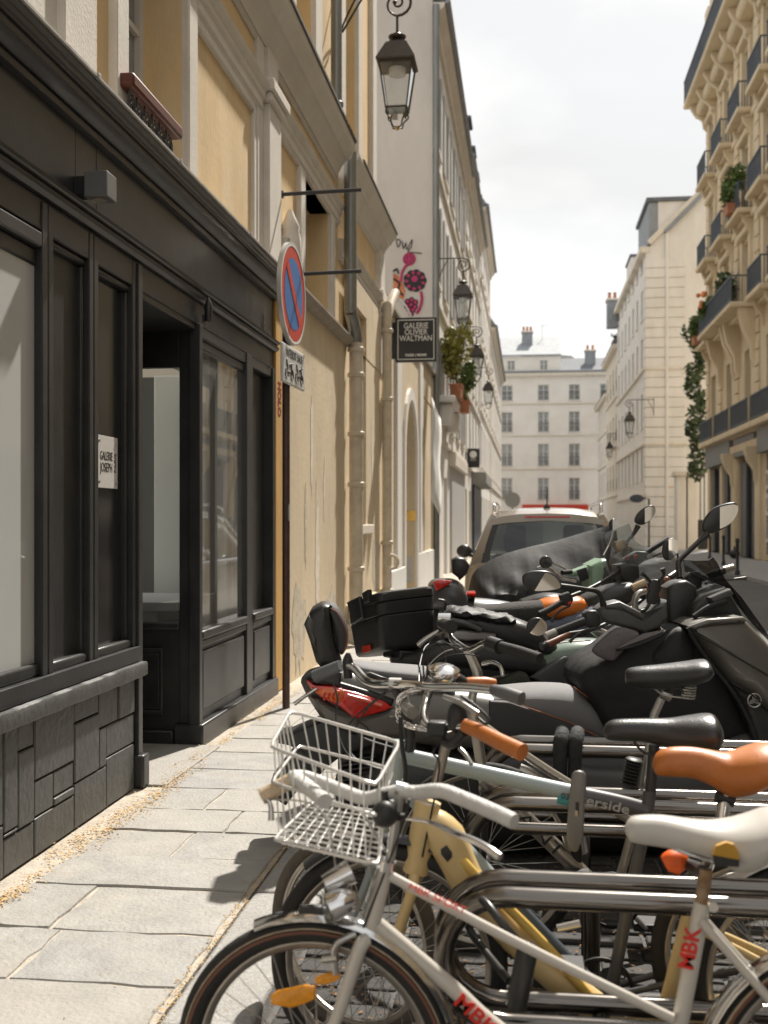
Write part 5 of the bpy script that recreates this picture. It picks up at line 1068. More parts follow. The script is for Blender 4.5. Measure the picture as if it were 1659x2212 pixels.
# handlebar
tb(b1, 'stem', [('B3', 842, 1290, Y1), ('B3', 905, 850, Y1)], .0115, 'alu'); tb(b1, 'stem', [('B3', 880, 835, Y1), ('B3', 935, 850, Y1)], .017, 'alu')
tb(b1, 'handlebar', [('B3', 905, 850, Y1), ('B3', 800, 872, Y1 + .02), ('B3', 690, 895, Y1 + .05), ('B3', 560, 850, Y1 + .09), ('B3', 430, 800, Y1 + .12), ('B3', 330, 765, Y1 + .13), ('B3', 265, 765, Y1 + .12)], .0155, 'bar_tape', 12)
tb(b1, 'handlebar', [('B3', 262, 765, Y1 + .12), ('B3', 330, 815, Y1 + .06), ('B3', 400, 870, Y1), ('B3', 452, 915, Y1 - .05)], .018, 'bar_tape', 12)
tb(b1, 'grip', [('B3', 285, 770, Y1 + .12), ('B3', 180, 825, Y1 + .11), ('B3', 70, 888, Y1 + .1)], .0195, 'cork', 12)
tb(b1, 'handlebar', [('B3', 905, 850, Y1), ('B3', 1000, 862, Y1 - .01), ('B3', 1150, 850, Y1 - .05), ('B3', 1290, 900, Y1 - .1), ('B3', 1450, 968, Y1 - .16), ('B3', 1595, 1035, Y1 - .2)], .0165, 'bar_tape', 12)
tb(b1, 'brake_lever', [('B3', 95, 895, Y1 + .09), ('B3', 125, 940, Y1 + .08), ('B3', 128, 1030, Y1 + .07)], [.005, .006, .008], 'chrome'); tb(b1, 'brake_lever', [('B3', 940, 1018, Y1 - .02), ('B3', 1090, 1040, Y1 - .04), ('B3', 1250, 1110, Y1 - .1), ('B3', 1400, 1175, Y1 - .14), ('B3', 1510, 1250, Y1 - .17)], [.004, .005, .008, .008, .009], 'chrome')
G().ball(W('B3', 812, 992, Y1 - .04), (.03, .022, .03), 14, 10).build('bell', 'black_plastic', b1); tb(b1, 'bell_clamp', [('B3', 850, 1005, Y1 - .03), ('B3', 935, 1010, Y1)], .009, 'black_plastic'); G().cyl(W('B3', 815, 850, Y1), W('B3', 820, 930, Y1), .009, 10).build('stem_bolt', 'black_plastic', b1)
cable(b1, [('B3', 940, 1010, Y1 - .02), ('B3', 960, 900, Y1 - .04), ('B3', 905, 1100, Y1 - .02), ('B5', 1020, 760, Y1 - .02)]); cable(b1, [('B3', 120, 900, Y1 + .1), ('B3', 420, 960, Y1 + .05), ('B5', 890, 400, Y1), ('B5', 880, 800, Y1 - .01)], .0022, 'alu')
# lamps, dynamo, brake, reflectors
lm = tb(b1, 'head_lamp', [('B5', 860, 595, Y1 - .05), ('B5', 950, 560, Y1 - .04), ('B5', 1010, 590, Y1 - .02)], [.033, .03, .008], 'chrome', 16); G().lathe([(.033, 0), (.033, .006), (.02, .012), (.003, .014)], W('B5', 858, 600, Y1 - .05), (-1, -.5, .1), 18).build('lens', 'glass_lamp', lm)
tb(b1, 'head_lamp', [('B5', 830, 470, Y1 - .02), ('B5', 975, 395, Y1)], [.022, .03], 'chrome', 16, 0); tb(b1, 'dynamo', [('B5', 690, 605, Y1), ('B5', 800, 620, Y1), ('B5', 860, 640, Y1)], [.012, .017, .012], 'black_plastic', 12)
tb(b1, 'brake_caliper', [('B5', 1000, 740, Y1 - .03), ('B5', 900, 790, Y1 - .04), ('B5', 880, 860, Y1 - .035), ('B5', 890, 960, Y1 - .03)], .008, 'alu'); tb(b1, 'brake_caliper', [('B5', 820, 880, Y1 - .03), ('B5', 900, 870, Y1 - .035)], .011, 'alu')
for cxy, hw, hh in (((650, 1092), 128, 58), ((840, 992), 72, 32)):
    x, y = cxy; pol = [W('B5', x + a * hw, y + b * hh - (a * 12), Y1 - .02) for a, b in ((-1, -.25), (-.65, -.7), (.5, -1.0), (1, -.75), (.98, .45), (.5, .85), (-.05, 1.1), (-.95, .6))]
    G().pillow(pol, (0, .016, 0), .006).build('reflector', 'amber', w1, smooth=40)
crank(b1, W('B6', 1130, 1520, Y1), .08)
# basket
bk = thing('wire_basket', 'chromed wire basket on the front of the white bicycle', 'basket', W('D', 700, 1850, Y1))
A, B, D_, F_ = W('D', 584, 1613, 2.62), W('D', 627, 1536, 2.98), W('D', 864, 1604, 2.86), W('D', 812, 1697, 2.44)
a, b, d, f = W('D', 590, 1818, 2.55), W('D', 676, 1737, 2.88), W('D', 826, 1757, 2.80), W('D', 818, 1872, 2.42)
TOP = [A, B, D_, F_]; BOT = [a, b, d, f]
def rim(h, r, nm): 
    P = [BOT[i].lerp(TOP[i], h) for i in range(4)]; Q = []
    for i in range(4):
        p, n_, q = P[i], P[(i + 1) % 4], P[i - 1]; Q += [p.lerp(q, .12), p.lerp(q, .03).lerp(p.lerp(n_, .03), .5), p.lerp(n_, .12)]
    G().tube(Q, r, 8, closed=True).build(nm, 'wire', bk, smooth=60)
rim(1, .0048, 'top_rim'); rim(.62, .0042, 'middle_rim'); rim(.02, .0042, 'bottom_rim')
g = G()
for i, n_ in ((0, 7), (1, 9), (2, 7), (3, 9)):
    for k in range(1, n_): t_ = k / n_; g.tube([TOP[i].lerp(TOP[(i + 1) % 4], t_), BOT[i].lerp(BOT[(i + 1) % 4], t_)], .0022, 5)
g.build('upright_wires', 'wire', bk, kind='stuff'); g = G()
for k in range(1, 10): t_ = k / 10; g.tube([a.lerp(f, t_), b.lerp(d, t_)], .0026, 5); g.tube([a.lerp(b, t_), f.lerp(d, t_)], .0026, 5)
g.build('floor_wires', 'wire', bk, kind='stuff'); tb(bk, 'support_arm', [f.lerp(a, .3), ('B5', 1130, 370, Y1)], .0045, 'chrome'); tb(bk, 'support_arm', [d.lerp(b, .3), ('B5', 1160, 280, Y1 + .02)], .0045, 'chrome'); tb(bk, 'support_arm', [f, ('B5', 1060, 560, Y1)], .004, 'chrome')
# ------------------------------------------------------------ U lock on the near stand
ul = thing('u_lock', 'black U lock hanging on the nearest steel stand', 'lock', W('B6', 380, 900, 2.7)); YL = 2.70
tb(ul, 'lock_body', [('B6', 408, 765, YL), ('B6', 345, 1075, YL)], .026, 'black_satin', 18, 0); G().lathe([(.0255, 0), (.024, .004), (.008, .005)], W('B6', 408, 762, YL), W('B6', 408, 765, YL) - W('B6', 345, 1075, YL), 18).build('end_cap', 'alu', ul)
tb(ul, 'shackle', [('B6', 385, 770, YL), ('B6', 270, 640, YL), ('B6', 180, 530, YL + .05), ('B6', 120, 515, YL + .14), ('B6', 80, 570, YL + .24), ('B6', 110, 690, YL + .27), ('B6', 200, 810, YL + .2), ('B6', 310, 945, YL + .06)], .0105, 'black_satin', 12)
# ------------------------------------------------------------ yellow electric bicycle
Y2 = 3.05
b2 = thing('bicycle', 'cream yellow bicycle with tan saddle and tan grips, second from front', 'bicycle', (.2, Y2, 0))
h2_ = V((W('D', 838, 2070, Y2).x, Y2, .33)); r2_ = V((h2_.x + 1.14, Y2, .33))
wheel(b2, h2_, .33, .023); wheel(b2, r2_, .33, .023); mudguard(b2, h2_, .35, .1, 2.3, 'black_satin'); mudguard(b2, r2_, .35, .2, 2.8, 'alu')
tb(b2, 'head_tube', [('B3', 1075, 915, Y2), ('B3', 1000, 1340, Y2)], .036, 'bike_yellow', 18); tb(b2, 'head_collar', [('C1', 690, 1170, Y2), ('C1', 695, 1140, Y2)], .03, 'alu', 16, 0)
tb(b2, 'frame_beam', [('B3', 1070, 1010, Y2), ('B3', 1180, 1130, Y2), ('B6', 130, 480, Y2), ('B6', 470, 850, Y2), ('B6', 820, 1130, Y2)], [.034, .056, .046, .042, .042], 'bike_yellow', 18)
tb(b2, 'beam_inlay', [('B6', 60, 310, Y2 - .036), ('B6', 180, 440, Y2 - .039), ('B6', 480, 740, Y2 - .037), ('B6', 770, 1070, Y2 - .036)], .014, 'bike_gold', 10)
tb(b2, 'seat_tube', [('B6', 1262, 560, Y2), ('B6', 1220, 700, Y2), ('B6', 1120, 1080, Y2), ('B6', 1040, 1180, Y2)], .019, 'bike_yellow', 14); tb(b2, 'chain_case', [('B6', 800, 1120, Y2 - .01), ('B6', 1000, 1140, Y2 - .01), ('B6', 1120, 1090, Y2 - .01)], .03, 'bike_yellow', 12)
for s_ in (-1, 1): tb(b2, 'seat_stay', [W('B6', 1250, 640, Y2) + V((0, s_ * .02, 0)), r2_ + V((0, s_ * .065, 0))], .011, 'bike_yellow'); tb(b2, 'chain_stay', [W('B6', 1040, 1170, Y2) + V((0, s_ * .03, 0)), r2_ + V((0, s_ * .065, 0))], .013, 'bike_yellow'); cr = W('B3', 1000, 1345, Y2); tb(b2, 'fork_leg', [cr + V((0, s_ * .03, 0)), cr + V((-.01, s_ * .055, -.05)), h2_ + V((0, s_ * .055, 0))], .0155, 'bike_yellow')
c = W('B3', 1187, 1230, Y2); pol = [W('B3', x, y, Y2 - .058) for x, y in ((1185, 1178), (1218, 1225), (1220, 1250), (1190, 1282), (1152, 1235), (1150, 1205))]; G().pillow(pol, (0, .006, 0), .003).build('emblem', 'black_plastic', b2)
tb(b2, 'stem', [('C1', 800, 780, Y2), ('C1', 700, 1160, Y2)], .0145, mat('stem_bronze', (.42, .37, .32), .3, metal=.85), 14)
tb(b2, 'handlebar', [('C1', 745, 680, Y2), ('C1', 640, 625, Y2 + .02), ('C1', 608, 540, Y2 + .08), ('C1', 640, 400, Y2 + .18), ('C1', 690, 290, Y2 + .25), ('C1', 790, 275, Y2 + .28), ('C1', 940, 285, Y2 + .31)], .0125, 'chrome', 12)
tb(b2, 'handlebar', [('C1', 745, 680, Y2), ('C1', 830, 640, Y2 - .05), ('C1', 980, 625, Y2 - .11)], .0125, 'chrome', 12)
tb(b2, 'grip', [('C1', 925, 285, Y2 + .31), ('C1', 1000, 278, Y2 + .31), ('C1', 1120, 280, Y2 + .32), ('C1', 1205, 285, Y2 + .33)], [.0165, .019, .021, .016], 'tan_leather', 16); tb(b2, 'grip', [('C1', 955, 628, Y2 - .11), ('C1', 1060, 670, Y2 - .14), ('C1', 1250, 765, Y2 - .2), ('C1', 1430, 850, Y2 - .25)], [.019, .020, .021, .0225], 'tan_leather', 18)
BX('display_unit', 'black_plastic', b2, *(lambda a, b: (a.x, b.x, a.y - .02, a.y + .03, b.z, a.z))(W('C1', 640, 590, Y2 - .04), W('C1', 805, 720, Y2 - .04)), bev=.008)
G().ball(W('C1', 890, 560, Y2 - .07), (.028, .025, .045), 12, 8).build('gear_unit', 'black_plastic', b2); tb(b2, 'lever_perch', [('C1', 780, 760, Y2 - .05), ('C1', 850, 780, Y2 - .08), ('C1', 950, 680, Y2 - .11)], .013, 'black_plastic')
tb(b2, 'brake_lever', [('C1', 780, 385, Y2 - .05), ('C1', 900, 430, Y2 - .1), ('C1', 1000, 490, Y2 - .14), ('C1', 1065, 535, Y2 - .16)], [.006, .008, .008, .009], 'alu'); tb(b2, 'brake_lever', [('C1', 910, 815, Y2 - .1), ('C1', 960, 870, Y2 - .12), ('C1', 1010, 950, Y2 - .14)], .006, 'alu')
G().lathe([(.012, -.02), (.045, -.012), (.05, 0), (.048, .012), (.03, .022), (.004, .025)], W('C1', 775, 190, Y2 + .25), (.1, -.2, 1), 22).build('bell', 'chrome', b2); tb(b2, 'control_block', [('C1', 860, 240, Y2 + .28), ('C1', 925, 280, Y2 + .3)], .024, 'black_plastic', 14, 0)
tb(b2, 'mirror_loop', [('C1', 920, 380, Y2 - .1), ('C1', 1050, 470, Y2 - .12), ('C1', 1150, 570, Y2 - .14), ('C1', 1120, 610, Y2 - .14), ('C1', 1000, 500, Y2 - .1)], .004, 'black_plastic')
saddle(b2, 'B4', [(945, 700, 730, .012), (970, 640, 770, .03), (1040, 604, 782, .038), (1180, 600, 790, .042), (1300, 618, 835, .05), (1400, 635, 895, .075), (1480, 615, 900, .092), (1580, 585, 870, .105), (1680, 575, 830, .1), (1760, 590, 780, .07), (1790, 620, 740, .02)], Y2, 'tan_leather')
tb(b2, 'seat_post', [('B4', 1395, 890, Y2), ('B4', 1375, 1050, Y2), ('B6', 1262, 590, Y2)], .0185, 'chrome', 14, 0); tb(b2, 'saddle_clamp', [('B4', 1340, 900, Y2), ('B4', 1450, 930, Y2)], .02, 'black_plastic')
crank(b2, W('B6', 900, 1150, Y2), .075, 'black_plastic', -.6)
cable(b2, [('C1', 800, 740, Y2), ('C1', 690, 850, Y2 - .05), ('C1', 740, 1000, Y2 - .03), ('B3', 1040, 1250, Y2 - .04)]); cable(b2, [('C1', 420, 560, Y2), ('C1', 430, 780, Y2 - .02), ('C1', 460, 1000, Y2), ('C1', 440, 1250, Y2)], .007)
# rubber light on the white bicycle's seat post
rl_ = tb(b1, 'tail_lamp', [('C4', 640, 1130, Y1 + .1), ('C4', 700, 1105, Y1 + .1), ('C4', 790, 1105, Y1 + .1), ('C4', 850, 1120, Y1 + .1)], [.018, .026, .028, .016], 'orange_rubber', 16); tb(b1, 'lamp_bracket', [('C4', 840, 1120, Y1 + .1), ('C4', 960, 1160, Y1 + .06), ('C4', 1010, 1200, Y1)], .013, 'black_plastic')
# ------------------------------------------------------------ pale blue bicycle
Y3 = 3.3
b3 = thing('bicycle', 'pale blue and charcoal bicycle with black saddle, third from front', 'bicycle', (.3, Y3, 0))
h3_ = V((W('D', 762, 2040, Y3).x, Y3, .305)); r3_ = V((W('D', 1640, 2055, Y3).x, Y3, .305)); sx3 = V((math.sin(math.radians(26)), math.cos(math.radians(26)), 0))
w3 = wheel(b3, h3_, .305, .021, ax=sx3, tyre='rubber_dusty'); wheel(b3, r3_, .305, .021)
G().lathe([(.032, -.005), (.03, .008)], h3_ + V((-.06, -.03, .2)), (-.3, -1, 0), 18).build('reflector', 'amber', w3)
tb(b3, 'head_tube', [('D', 866, 1600, Y3), ('D', 852, 1700, Y3)], .021, 'bike_blue', 14)
tb(b3, 'top_tube', [('D', 862, 1630, Y3), ('D', 1080, 1678, Y3), ('D', 1240, 1713, Y3)], .0235, 'bike_blue', 16); tb(b3, 'top_tube', [('D', 1240, 1713, Y3), ('D', 1330, 1732, Y3), ('D', 1398, 1750, Y3)], .0235, 'bike_charcoal', 16)
tb(b3, 'sticker_band', [('B4', 362, 900, Y3), ('B4', 432, 917, Y3)], .0239, 'teal', 16, 0)
dd = (W('D', 1398, 1750, Y3) - W('D', 1240, 1713, Y3)).normalized(); dn = V((0, -1, 0)).cross(dd)
lettering('riverside', .038, W('B4', 610, 948, Y3 - .0238), dd, dn, mat('print_silver', (.42, .42, .41), .4), b3, sx=1.35, bold=.0006); lettering('03', .026, W('B4', 405, 908, Y3 - .0243), dd, dn, 'text_black', b3)
tb(b3, 'down_tube', [('D', 856, 1690, Y3), ('B6', 120, 300, Y3), ('B6', 270, 470, Y3)], .023, 'bike_blue', 14); tb(b3, 'down_tube', [('B6', 270, 470, Y3), ('B6', 560, 780, Y3), ('B6', 740, 960, Y3)], .0225, mat('bike_navy', (.07, .09, .11), .4, coat=.2), 14)
tb(b3, 'seat_tube', [('B4', 925, 870, Y3), ('B4', 905, 1030, Y3), ('B6', 900, 700, Y3), ('B6', 840, 1010, Y3)], .0185, 'bike_charcoal', 14)
for s_ in (-1, 1):
    cr = W('D', 845, 1735, Y3) + V((0, s_ * .04, 0)); tb(b3, 'fork_leg', [cr, cr.lerp(h3_, .5) + V((.0, s_ * .018, 0)), h3_ + sx3 * (s_ * .055)], [.016, .014, .01], 'bike_blue')
    tb(b3, 'seat_stay', [W('B4', 905, 1010, Y3) + V((0, s_ * .02, 0)), r3_ + V((0, s_ * .06, 0))], .009, 'bike_charcoal'); tb(b3, 'chain_stay', [W('B6', 840, 1000, Y3) + V((0, s_ * .03, 0)), r3_ + V((0, s_ * .06, 0))], .01, 'bike_charcoal')
saddle(b3, 'B4', [(640, 500, 520, .012), (660, 455, 550, .028), (720, 430, 562, .036), (900, 424, 570, .042), (1050, 422, 605, .055), (1180, 405, 625, .08), (1270, 395, 630, .095), (1330, 405, 620, .09), (1368, 470, 580, .05)], Y3, 'black_leather')
tb(b3, 'seat_post', [('B4', 955, 590, Y3), ('B4', 930, 900, Y3)], .016, 'black_satin', 12, 0); tb(b3, 'saddle_rail', [('B4', 830, 570, Y3 - .02), ('B4', 900, 640, Y3 - .02), ('B4', 1000, 640, Y3 - .02)], .004, 'black_plastic')
tb(b3, 'stem', [('C1', 480, 880, Y3), ('C1', 500, 700, Y3), ('C1', 440, 480, Y3), ('C1', 375, 320, Y3)], [.018, .018, .014, .018], 'black_satin', 12)
tb(b3, 'handlebar', [('C2', 770, 1130, Y3 + .30), ('C2', 880, 1170, Y3 + .26), ('C2', 1000, 1300, Y3 + .18), ('C2', 1120, 1345, Y3 + .1), ('C2', 1290, 1350, Y3), ('C2', 1560, 1360, Y3 - .03), ('C1', 700, 310, Y3 - .06), ('C1', 950, 310, Y3 - .12), ('C1', 1180, 330, Y3 - .18)], .0135, 'chrome', 12)
tb(b3, 'grip', [('C2', 440, 1265, Y3 + .34), ('C2', 560, 1210, Y3 + .33), ('C2', 730, 1140, Y3 + .31)], [.022, .021, .019], 'grip_grey', 16); tb(b3, 'grip', [('C1', 1190, 330, Y3 - .18), ('C1', 1300, 362, Y3 - .21), ('C1', 1425, 405, Y3 - .24)], [.0155, .019, .019], 'grip_grey', 16)
tb(b3, 'brake_lever', [('C2', 215, 1565, Y3 + .3), ('C2', 330, 1480, Y3 + .3), ('C2', 460, 1395, Y3 + .31)], [.007, .006, .006], 'chrome'); tb(b3, 'gear_unit', [('C2', 810, 1000, Y3 + .29), ('C2', 805, 1090, Y3 + .29), ('C2', 810, 1280, Y3 + .29)], [.006, .018, .014], 'black_plastic')
tb(b3, 'stem_clamp', [('C2', 1265, 1345, Y3), ('C2', 1400, 1350, Y3)], .02, 'alu', 14, 0)
tb(b3, 'bar_end', [('C1', 440, 380, Y3 - .02), ('C1', 470, 480, Y3 - .06), ('C1', 520, 520, Y3 - .09)], [.014, .017, .02], 'alu', 14)
cable(b3, [('C2', 640, 1330, Y3 + .3), ('C2', 690, 1500, Y3 + .26), ('C2', 680, 1800, Y3 + .2), ('B3', 600, 640, Y3 + .1), ('B3', 820, 720, Y3)]); cable(b3, [('C2', 1220, 1430, Y3), ('C2', 1050, 1570, Y3 + .05), ('C2', 850, 1750, Y3 + .05), ('C2', 790, 1930, Y3 + .05), ('B3', 640, 660, Y3), ('B3', 860, 740, Y3)]); cable(b3, [('C2', 1230, 1440, Y3), ('C2', 1000, 1640, Y3), ('C2', 920, 1900, Y3), ('B3', 900, 600, Y3)])
for k in range(3): cable(b3, [('C1', 590 + k * 25, 240, Y3 - .02), ('C1', 575 + k * 40, 60 - 20 * k, Y3 - .02), ('C1', 700 + 30 * k, -40 - 15 * k, Y3), ('C1', 900, -40 + k * 30, Y3 + .2)], .003)
crank(b3, W('B6', 790, 990, Y3), .095, 'black_plastic', 2.7); tb(b3, 'crank', [('B6', 560, 672, Y3 - .12), ('B6', 680, 645, Y3 - .12)], .012, 'alu')
# chain lock looped on the blue bicycle's stem
cl2 = thing('chain_lock', 'bright link chain looped round the blue bicycle stem', 'lock', W('C1', 420, 500, Y3)); P = crv([W('C1', 580, 330, Y3 - .04), W('C1', 480, 355, Y3 - .05), W('C1', 415, 400, Y3 - .05), W('C1', 400, 490, Y3 - .05), W('C1', 405, 570, Y3 - .05), W('C1', 450, 610, Y3 - .06), W('C1', 530, 640, Y3 - .07), W('C1', 620, 650, Y3 - .07)], 4)
for i in range(0, len(P) - 1):
    d_ = (P[i + 1] - P[i]); mid_ = (P[i] + P[i + 1]) / 2; sd2 = d_.cross(V((0, 1, 0) if i % 2 else (0, 0, 1))); sd2 = sd2.normalized() * .006; dl = d_.normalized() * .013
    G().tube([mid_ - dl * 1.1 - sd2 * .4, mid_ - dl * .6 - sd2, mid_ + dl * .6 - sd2, mid_ + dl * 1.1 - sd2 * .4, mid_ + dl * 1.1 + sd2 * .4, mid_ + dl * .6 + sd2, mid_ - dl * .6 + sd2, mid_ - dl * 1.1 + sd2 * .4], .003, 6, closed=True).build('link', 'chrome', cl2)
# grey plate lock and fabric chain
fl2 = thing('bar_lock', 'flat grey steel bar lock on the pale blue top tube', 'lock', W('B4', 480, 1000, 3.22)); YB = 3.20
pol = [W('B4', x, y, YB) for x, y in ((447, 775), (465, 755), (490, 750), (518, 757), (535, 780), (536, 860), (524, 1000), (516, 1180), (498, 1210), (490, 1240), (470, 1255), (440, 1250), (425, 1215), (412, 1180), (420, 1020), (432, 880))]
G().pillow(pol, (0, .02, 0), .005).build('bar', mat('lock_grey', (.20, .195, .185), .45, metal=.5, var=.15), fl2, smooth=40); BX('keyhole', 'black_plastic', fl2, *(lambda a, b: (a.x, b.x, YB - .002, YB + .004, b.z, a.z))(W('B4', 466, 940, YB), W('B4', 490, 1030, YB)), bev=.003); BX('key_plate', 'cork', fl2, *(lambda a, b: (a.x, b.x, YB - .003, YB + .004, b.z, a.z))(W('B4', 463, 992, YB), W('B4', 485, 1030, YB)), bev=.003)
fc = thing('fabric_chain', 'black fabric sleeved chain hung over the far steel stand', 'lock', W('B4', 420, 800, 4.52))
for x0 in (375, 468):
    tb(fc, 'sleeve', [('B4', x0 - 5, 850, 4.50), ('B4', x0 - 3, 700, 4.49), ('B4', x0, 575, 4.5), ('B4', x0 + 10, 525, 4.56), ('B4', x0 + 10, 515, 4.66), ('B4', x0 + 5, 560, 4.86), ('B4', x0, 760, 4.88)], [.030, .027, .029, .03, .03, .029, .028], mat('sleeve_black', (.028, .03, .03), .85, var=.2, scale=20, bump=.8, bscale=40), 12)
# ------------------------------------------------------------ silver bicycle behind
Y4 = 3.98
b4 = thing('bicycle', 'silver aluminium bicycle with sprung black saddle, fourth from front', 'bicycle', (.4, Y4, 0))
h4_ = V((W('D', 1045, 1850, Y4).x, Y4, .345)); r4_ = V((h4_.x + 1.06, Y4, .345))
wheel(b4, h4_, .345, .02); wheel(b4, r4_, .345, .02); mudguard(b4, h4_, .36, .1, 1.2, 'alu'); mudguard(b4, r4_, .36, .8, 3.0, 'alu')
mat('bike_silver', (.40, .375, .33), .33, metal=.75, var=.12, scale=7)
tb(b4, 'head_tube', [('D', 1022, 1540, Y4), ('D', 1046, 1690, Y4)], .02, 'bike_silver', 14); tb(b4, 'top_tube', [('D', 1032, 1560, Y4), ('D', 1190, 1668, Y4), ('D', 1392, 1790, Y4)], .016, 'bike_silver', 14); tb(b4, 'down_tube', [('D', 1046, 1680, Y4), ('B4', 300, 1180, Y4), ('B4', 560, 1430, Y4), ('D', 1320, 1940, Y4)], .0285, 'bike_silver', 16)
ddv = (W('B4', 520, 1393, Y4) - W('B4', 110, 1000, Y4)).normalized(); lettering('GIANT', .062, W('B4', 190, 1085, Y4 - .0288), ddv, V((0, -1, 0)).cross(ddv), 'text_black', b4, sx=1.6)
tb(b4, 'seat_tube', [('D', 1392, 1690, Y4), ('D', 1352, 1850, Y4), ('D', 1322, 1945, Y4)], .0165, 'bike_silver', 14); tb(b4, 'seat_post', [('B4', 1000, 300, Y4), ('B4', 955, 400, Y4), ('B4', 885, 850, Y4)], .0145, 'alu', 14, 0)
for s_ in (-1, 1): tb(b4, 'seat_stay', [W('D', 1388, 1720, Y4) + V((0, s_ * .02, 0)), r4_ + V((0, s_ * .065, 0))], .009, 'bike_silver'); tb(b4, 'chain_stay', [W('D', 1322, 1945, Y4) + V((0, s_ * .03, 0)), r4_ + V((0, s_ * .065, 0))], .01, 'bike_silver'); cr = W('D', 1048, 1700, Y4) + V((0, s_ * .05, 0)); tb(b4, 'fork_leg', [cr, h4_ + V((0, s_ * .055, 0))], [.017, .011], 'black_satin')
saddle(b4, 'B4', [(776, 160, 190, .015), (785, 120, 215, .035), (850, 103, 232, .05), (1000, 88, 245, .065), (1150, 70, 230, .085), (1230, 60, 205, .095), (1285, 65, 180, .09), (1310, 120, 145, .06)], Y4, 'black_leather')
for dy in (-.04, .04):
    p0 = W('B4', 1175, 200, Y4 + dy); p1 = W('B4', 1165, 300, Y4 + dy); P = [p0.lerp(p1, i / 40) + V((math.cos(i * .95) * .022, math.sin(i * .95) * .022, 0)) for i in range(41)]
    G().tube(P, .0035, 6).build('saddle_spring', 'alu', b4); tb(b4, 'saddle_rail', [('B4', 960, 240, Y4 + dy * .6), ('B4', 1020, 280, Y4 + dy * .6), ('B4', 1170, 300, Y4 + dy)], .004, 'alu')
tb(b4, 'saddle_clamp', [('B4', 1000, 265, Y4), ('B4', 1060, 290, Y4)], .02, 'alu', 12, 0)
tb(b4, 'stem', [('B1', 1110, 1080, Y4), ('B1', 1150, 1160, Y4), ('B1', 1180, 1260, Y4), ('C1', 1015, 390, Y4), ('D', 1020, 1540, Y4)], [.015, .016, .019, .015, .016], 'alu', 14)
tb(b4, 'handlebar', [('B1', 985, 930, Y4 + .26), ('B1', 1010, 1005, Y4 + .2), ('B1', 1080, 1060, Y4 + .08), ('B1', 1125, 1080, Y4), ('B1', 1175, 1062, Y4 - .05), ('B1', 1225, 1035, Y4 - .1), ('B1', 1300, 1035, Y4 - .15)], .0125, 'chrome', 12)
tb(b4, 'grip', [('B1', 940, 900, Y4 + .30), ('B1', 1000, 925, Y4 + .16)], [.022, .026], 'black_plastic', 16, 0); g = tb(b4, 'grip', [('B1', 1330, 1055, Y4 - .18), ('B1', 1460, 1090, Y4 - .24), ('B1', 1592, 1135, Y4 - .3)], .0185, 'rubber', 16); tb(b4, 'gear_unit', [('B1', 1260, 1035, Y4 - .13), ('B1', 1330, 1060, Y4 - .18)], .026, 'black_plastic', 14, 0); tb(b4, 'gear_unit', [('B1', 920, 870, Y4 + .28), ('B1', 1000, 870, Y4 + .28)], .022, 'chrome', 14, 0)
tb(b4, 'brake_lever', [('B1', 1215, 1170, Y4 - .12), ('B1', 1280, 1160, Y4 - .16), ('B1', 1330, 1190, Y4 - .2), ('B1', 1345, 1250, Y4 - .22)], [.009, .007, .006, .007], 'chrome'); tb(b4, 'brake_lever', [('B1', 785, 1050, Y4 + .24), ('B1', 830, 1010, Y4 + .25), ('B1', 920, 950, Y4 + .26)], [.012, .011, .006], 'alu')
cable(b4, [('B1', 900, 1020, Y4 + .25), ('B1', 830, 1060, Y4 + .2), ('B1', 795, 1180, Y4 + .1), ('B1', 790, 1290, Y4)]); cable(b4, [('B1', 900, 1025, Y4 + .25), ('B1', 960, 1100, Y4 + .2), ('B1', 965, 1180, Y4 + .1)]); cable(b4, [('B1', 1190, 1120, Y4 - .1), ('B1', 1050, 1105, Y4 - .08), ('B1', 900, 1160, Y4 - .05), ('B1', 825, 1290, Y4)]); cable(b4, [('B1', 1080, 1070, Y4), ('B1', 960, 1090, Y4), ('B1', 850, 1190, Y4), ('B1', 830, 1300, Y4)], .0025, 'alu')
g = G(); p0, p1 = W('B4', 835, 670, Y4 - .05), W('B4', 800, 840, Y4 - .05)
g.lathe([(.024 + (.008 if i % 2 else 0), (p1 - p0).length * i / 16) for i in range(17)], p0, p1 - p0, 16); g.build('ribbed_cylinder', 'black_plastic', b4); crank(b4, W('D', 1322, 1945, Y4), .1, 'black_plastic', 2.4)  # ribbed black cylinder beside the seat post, not a lamp
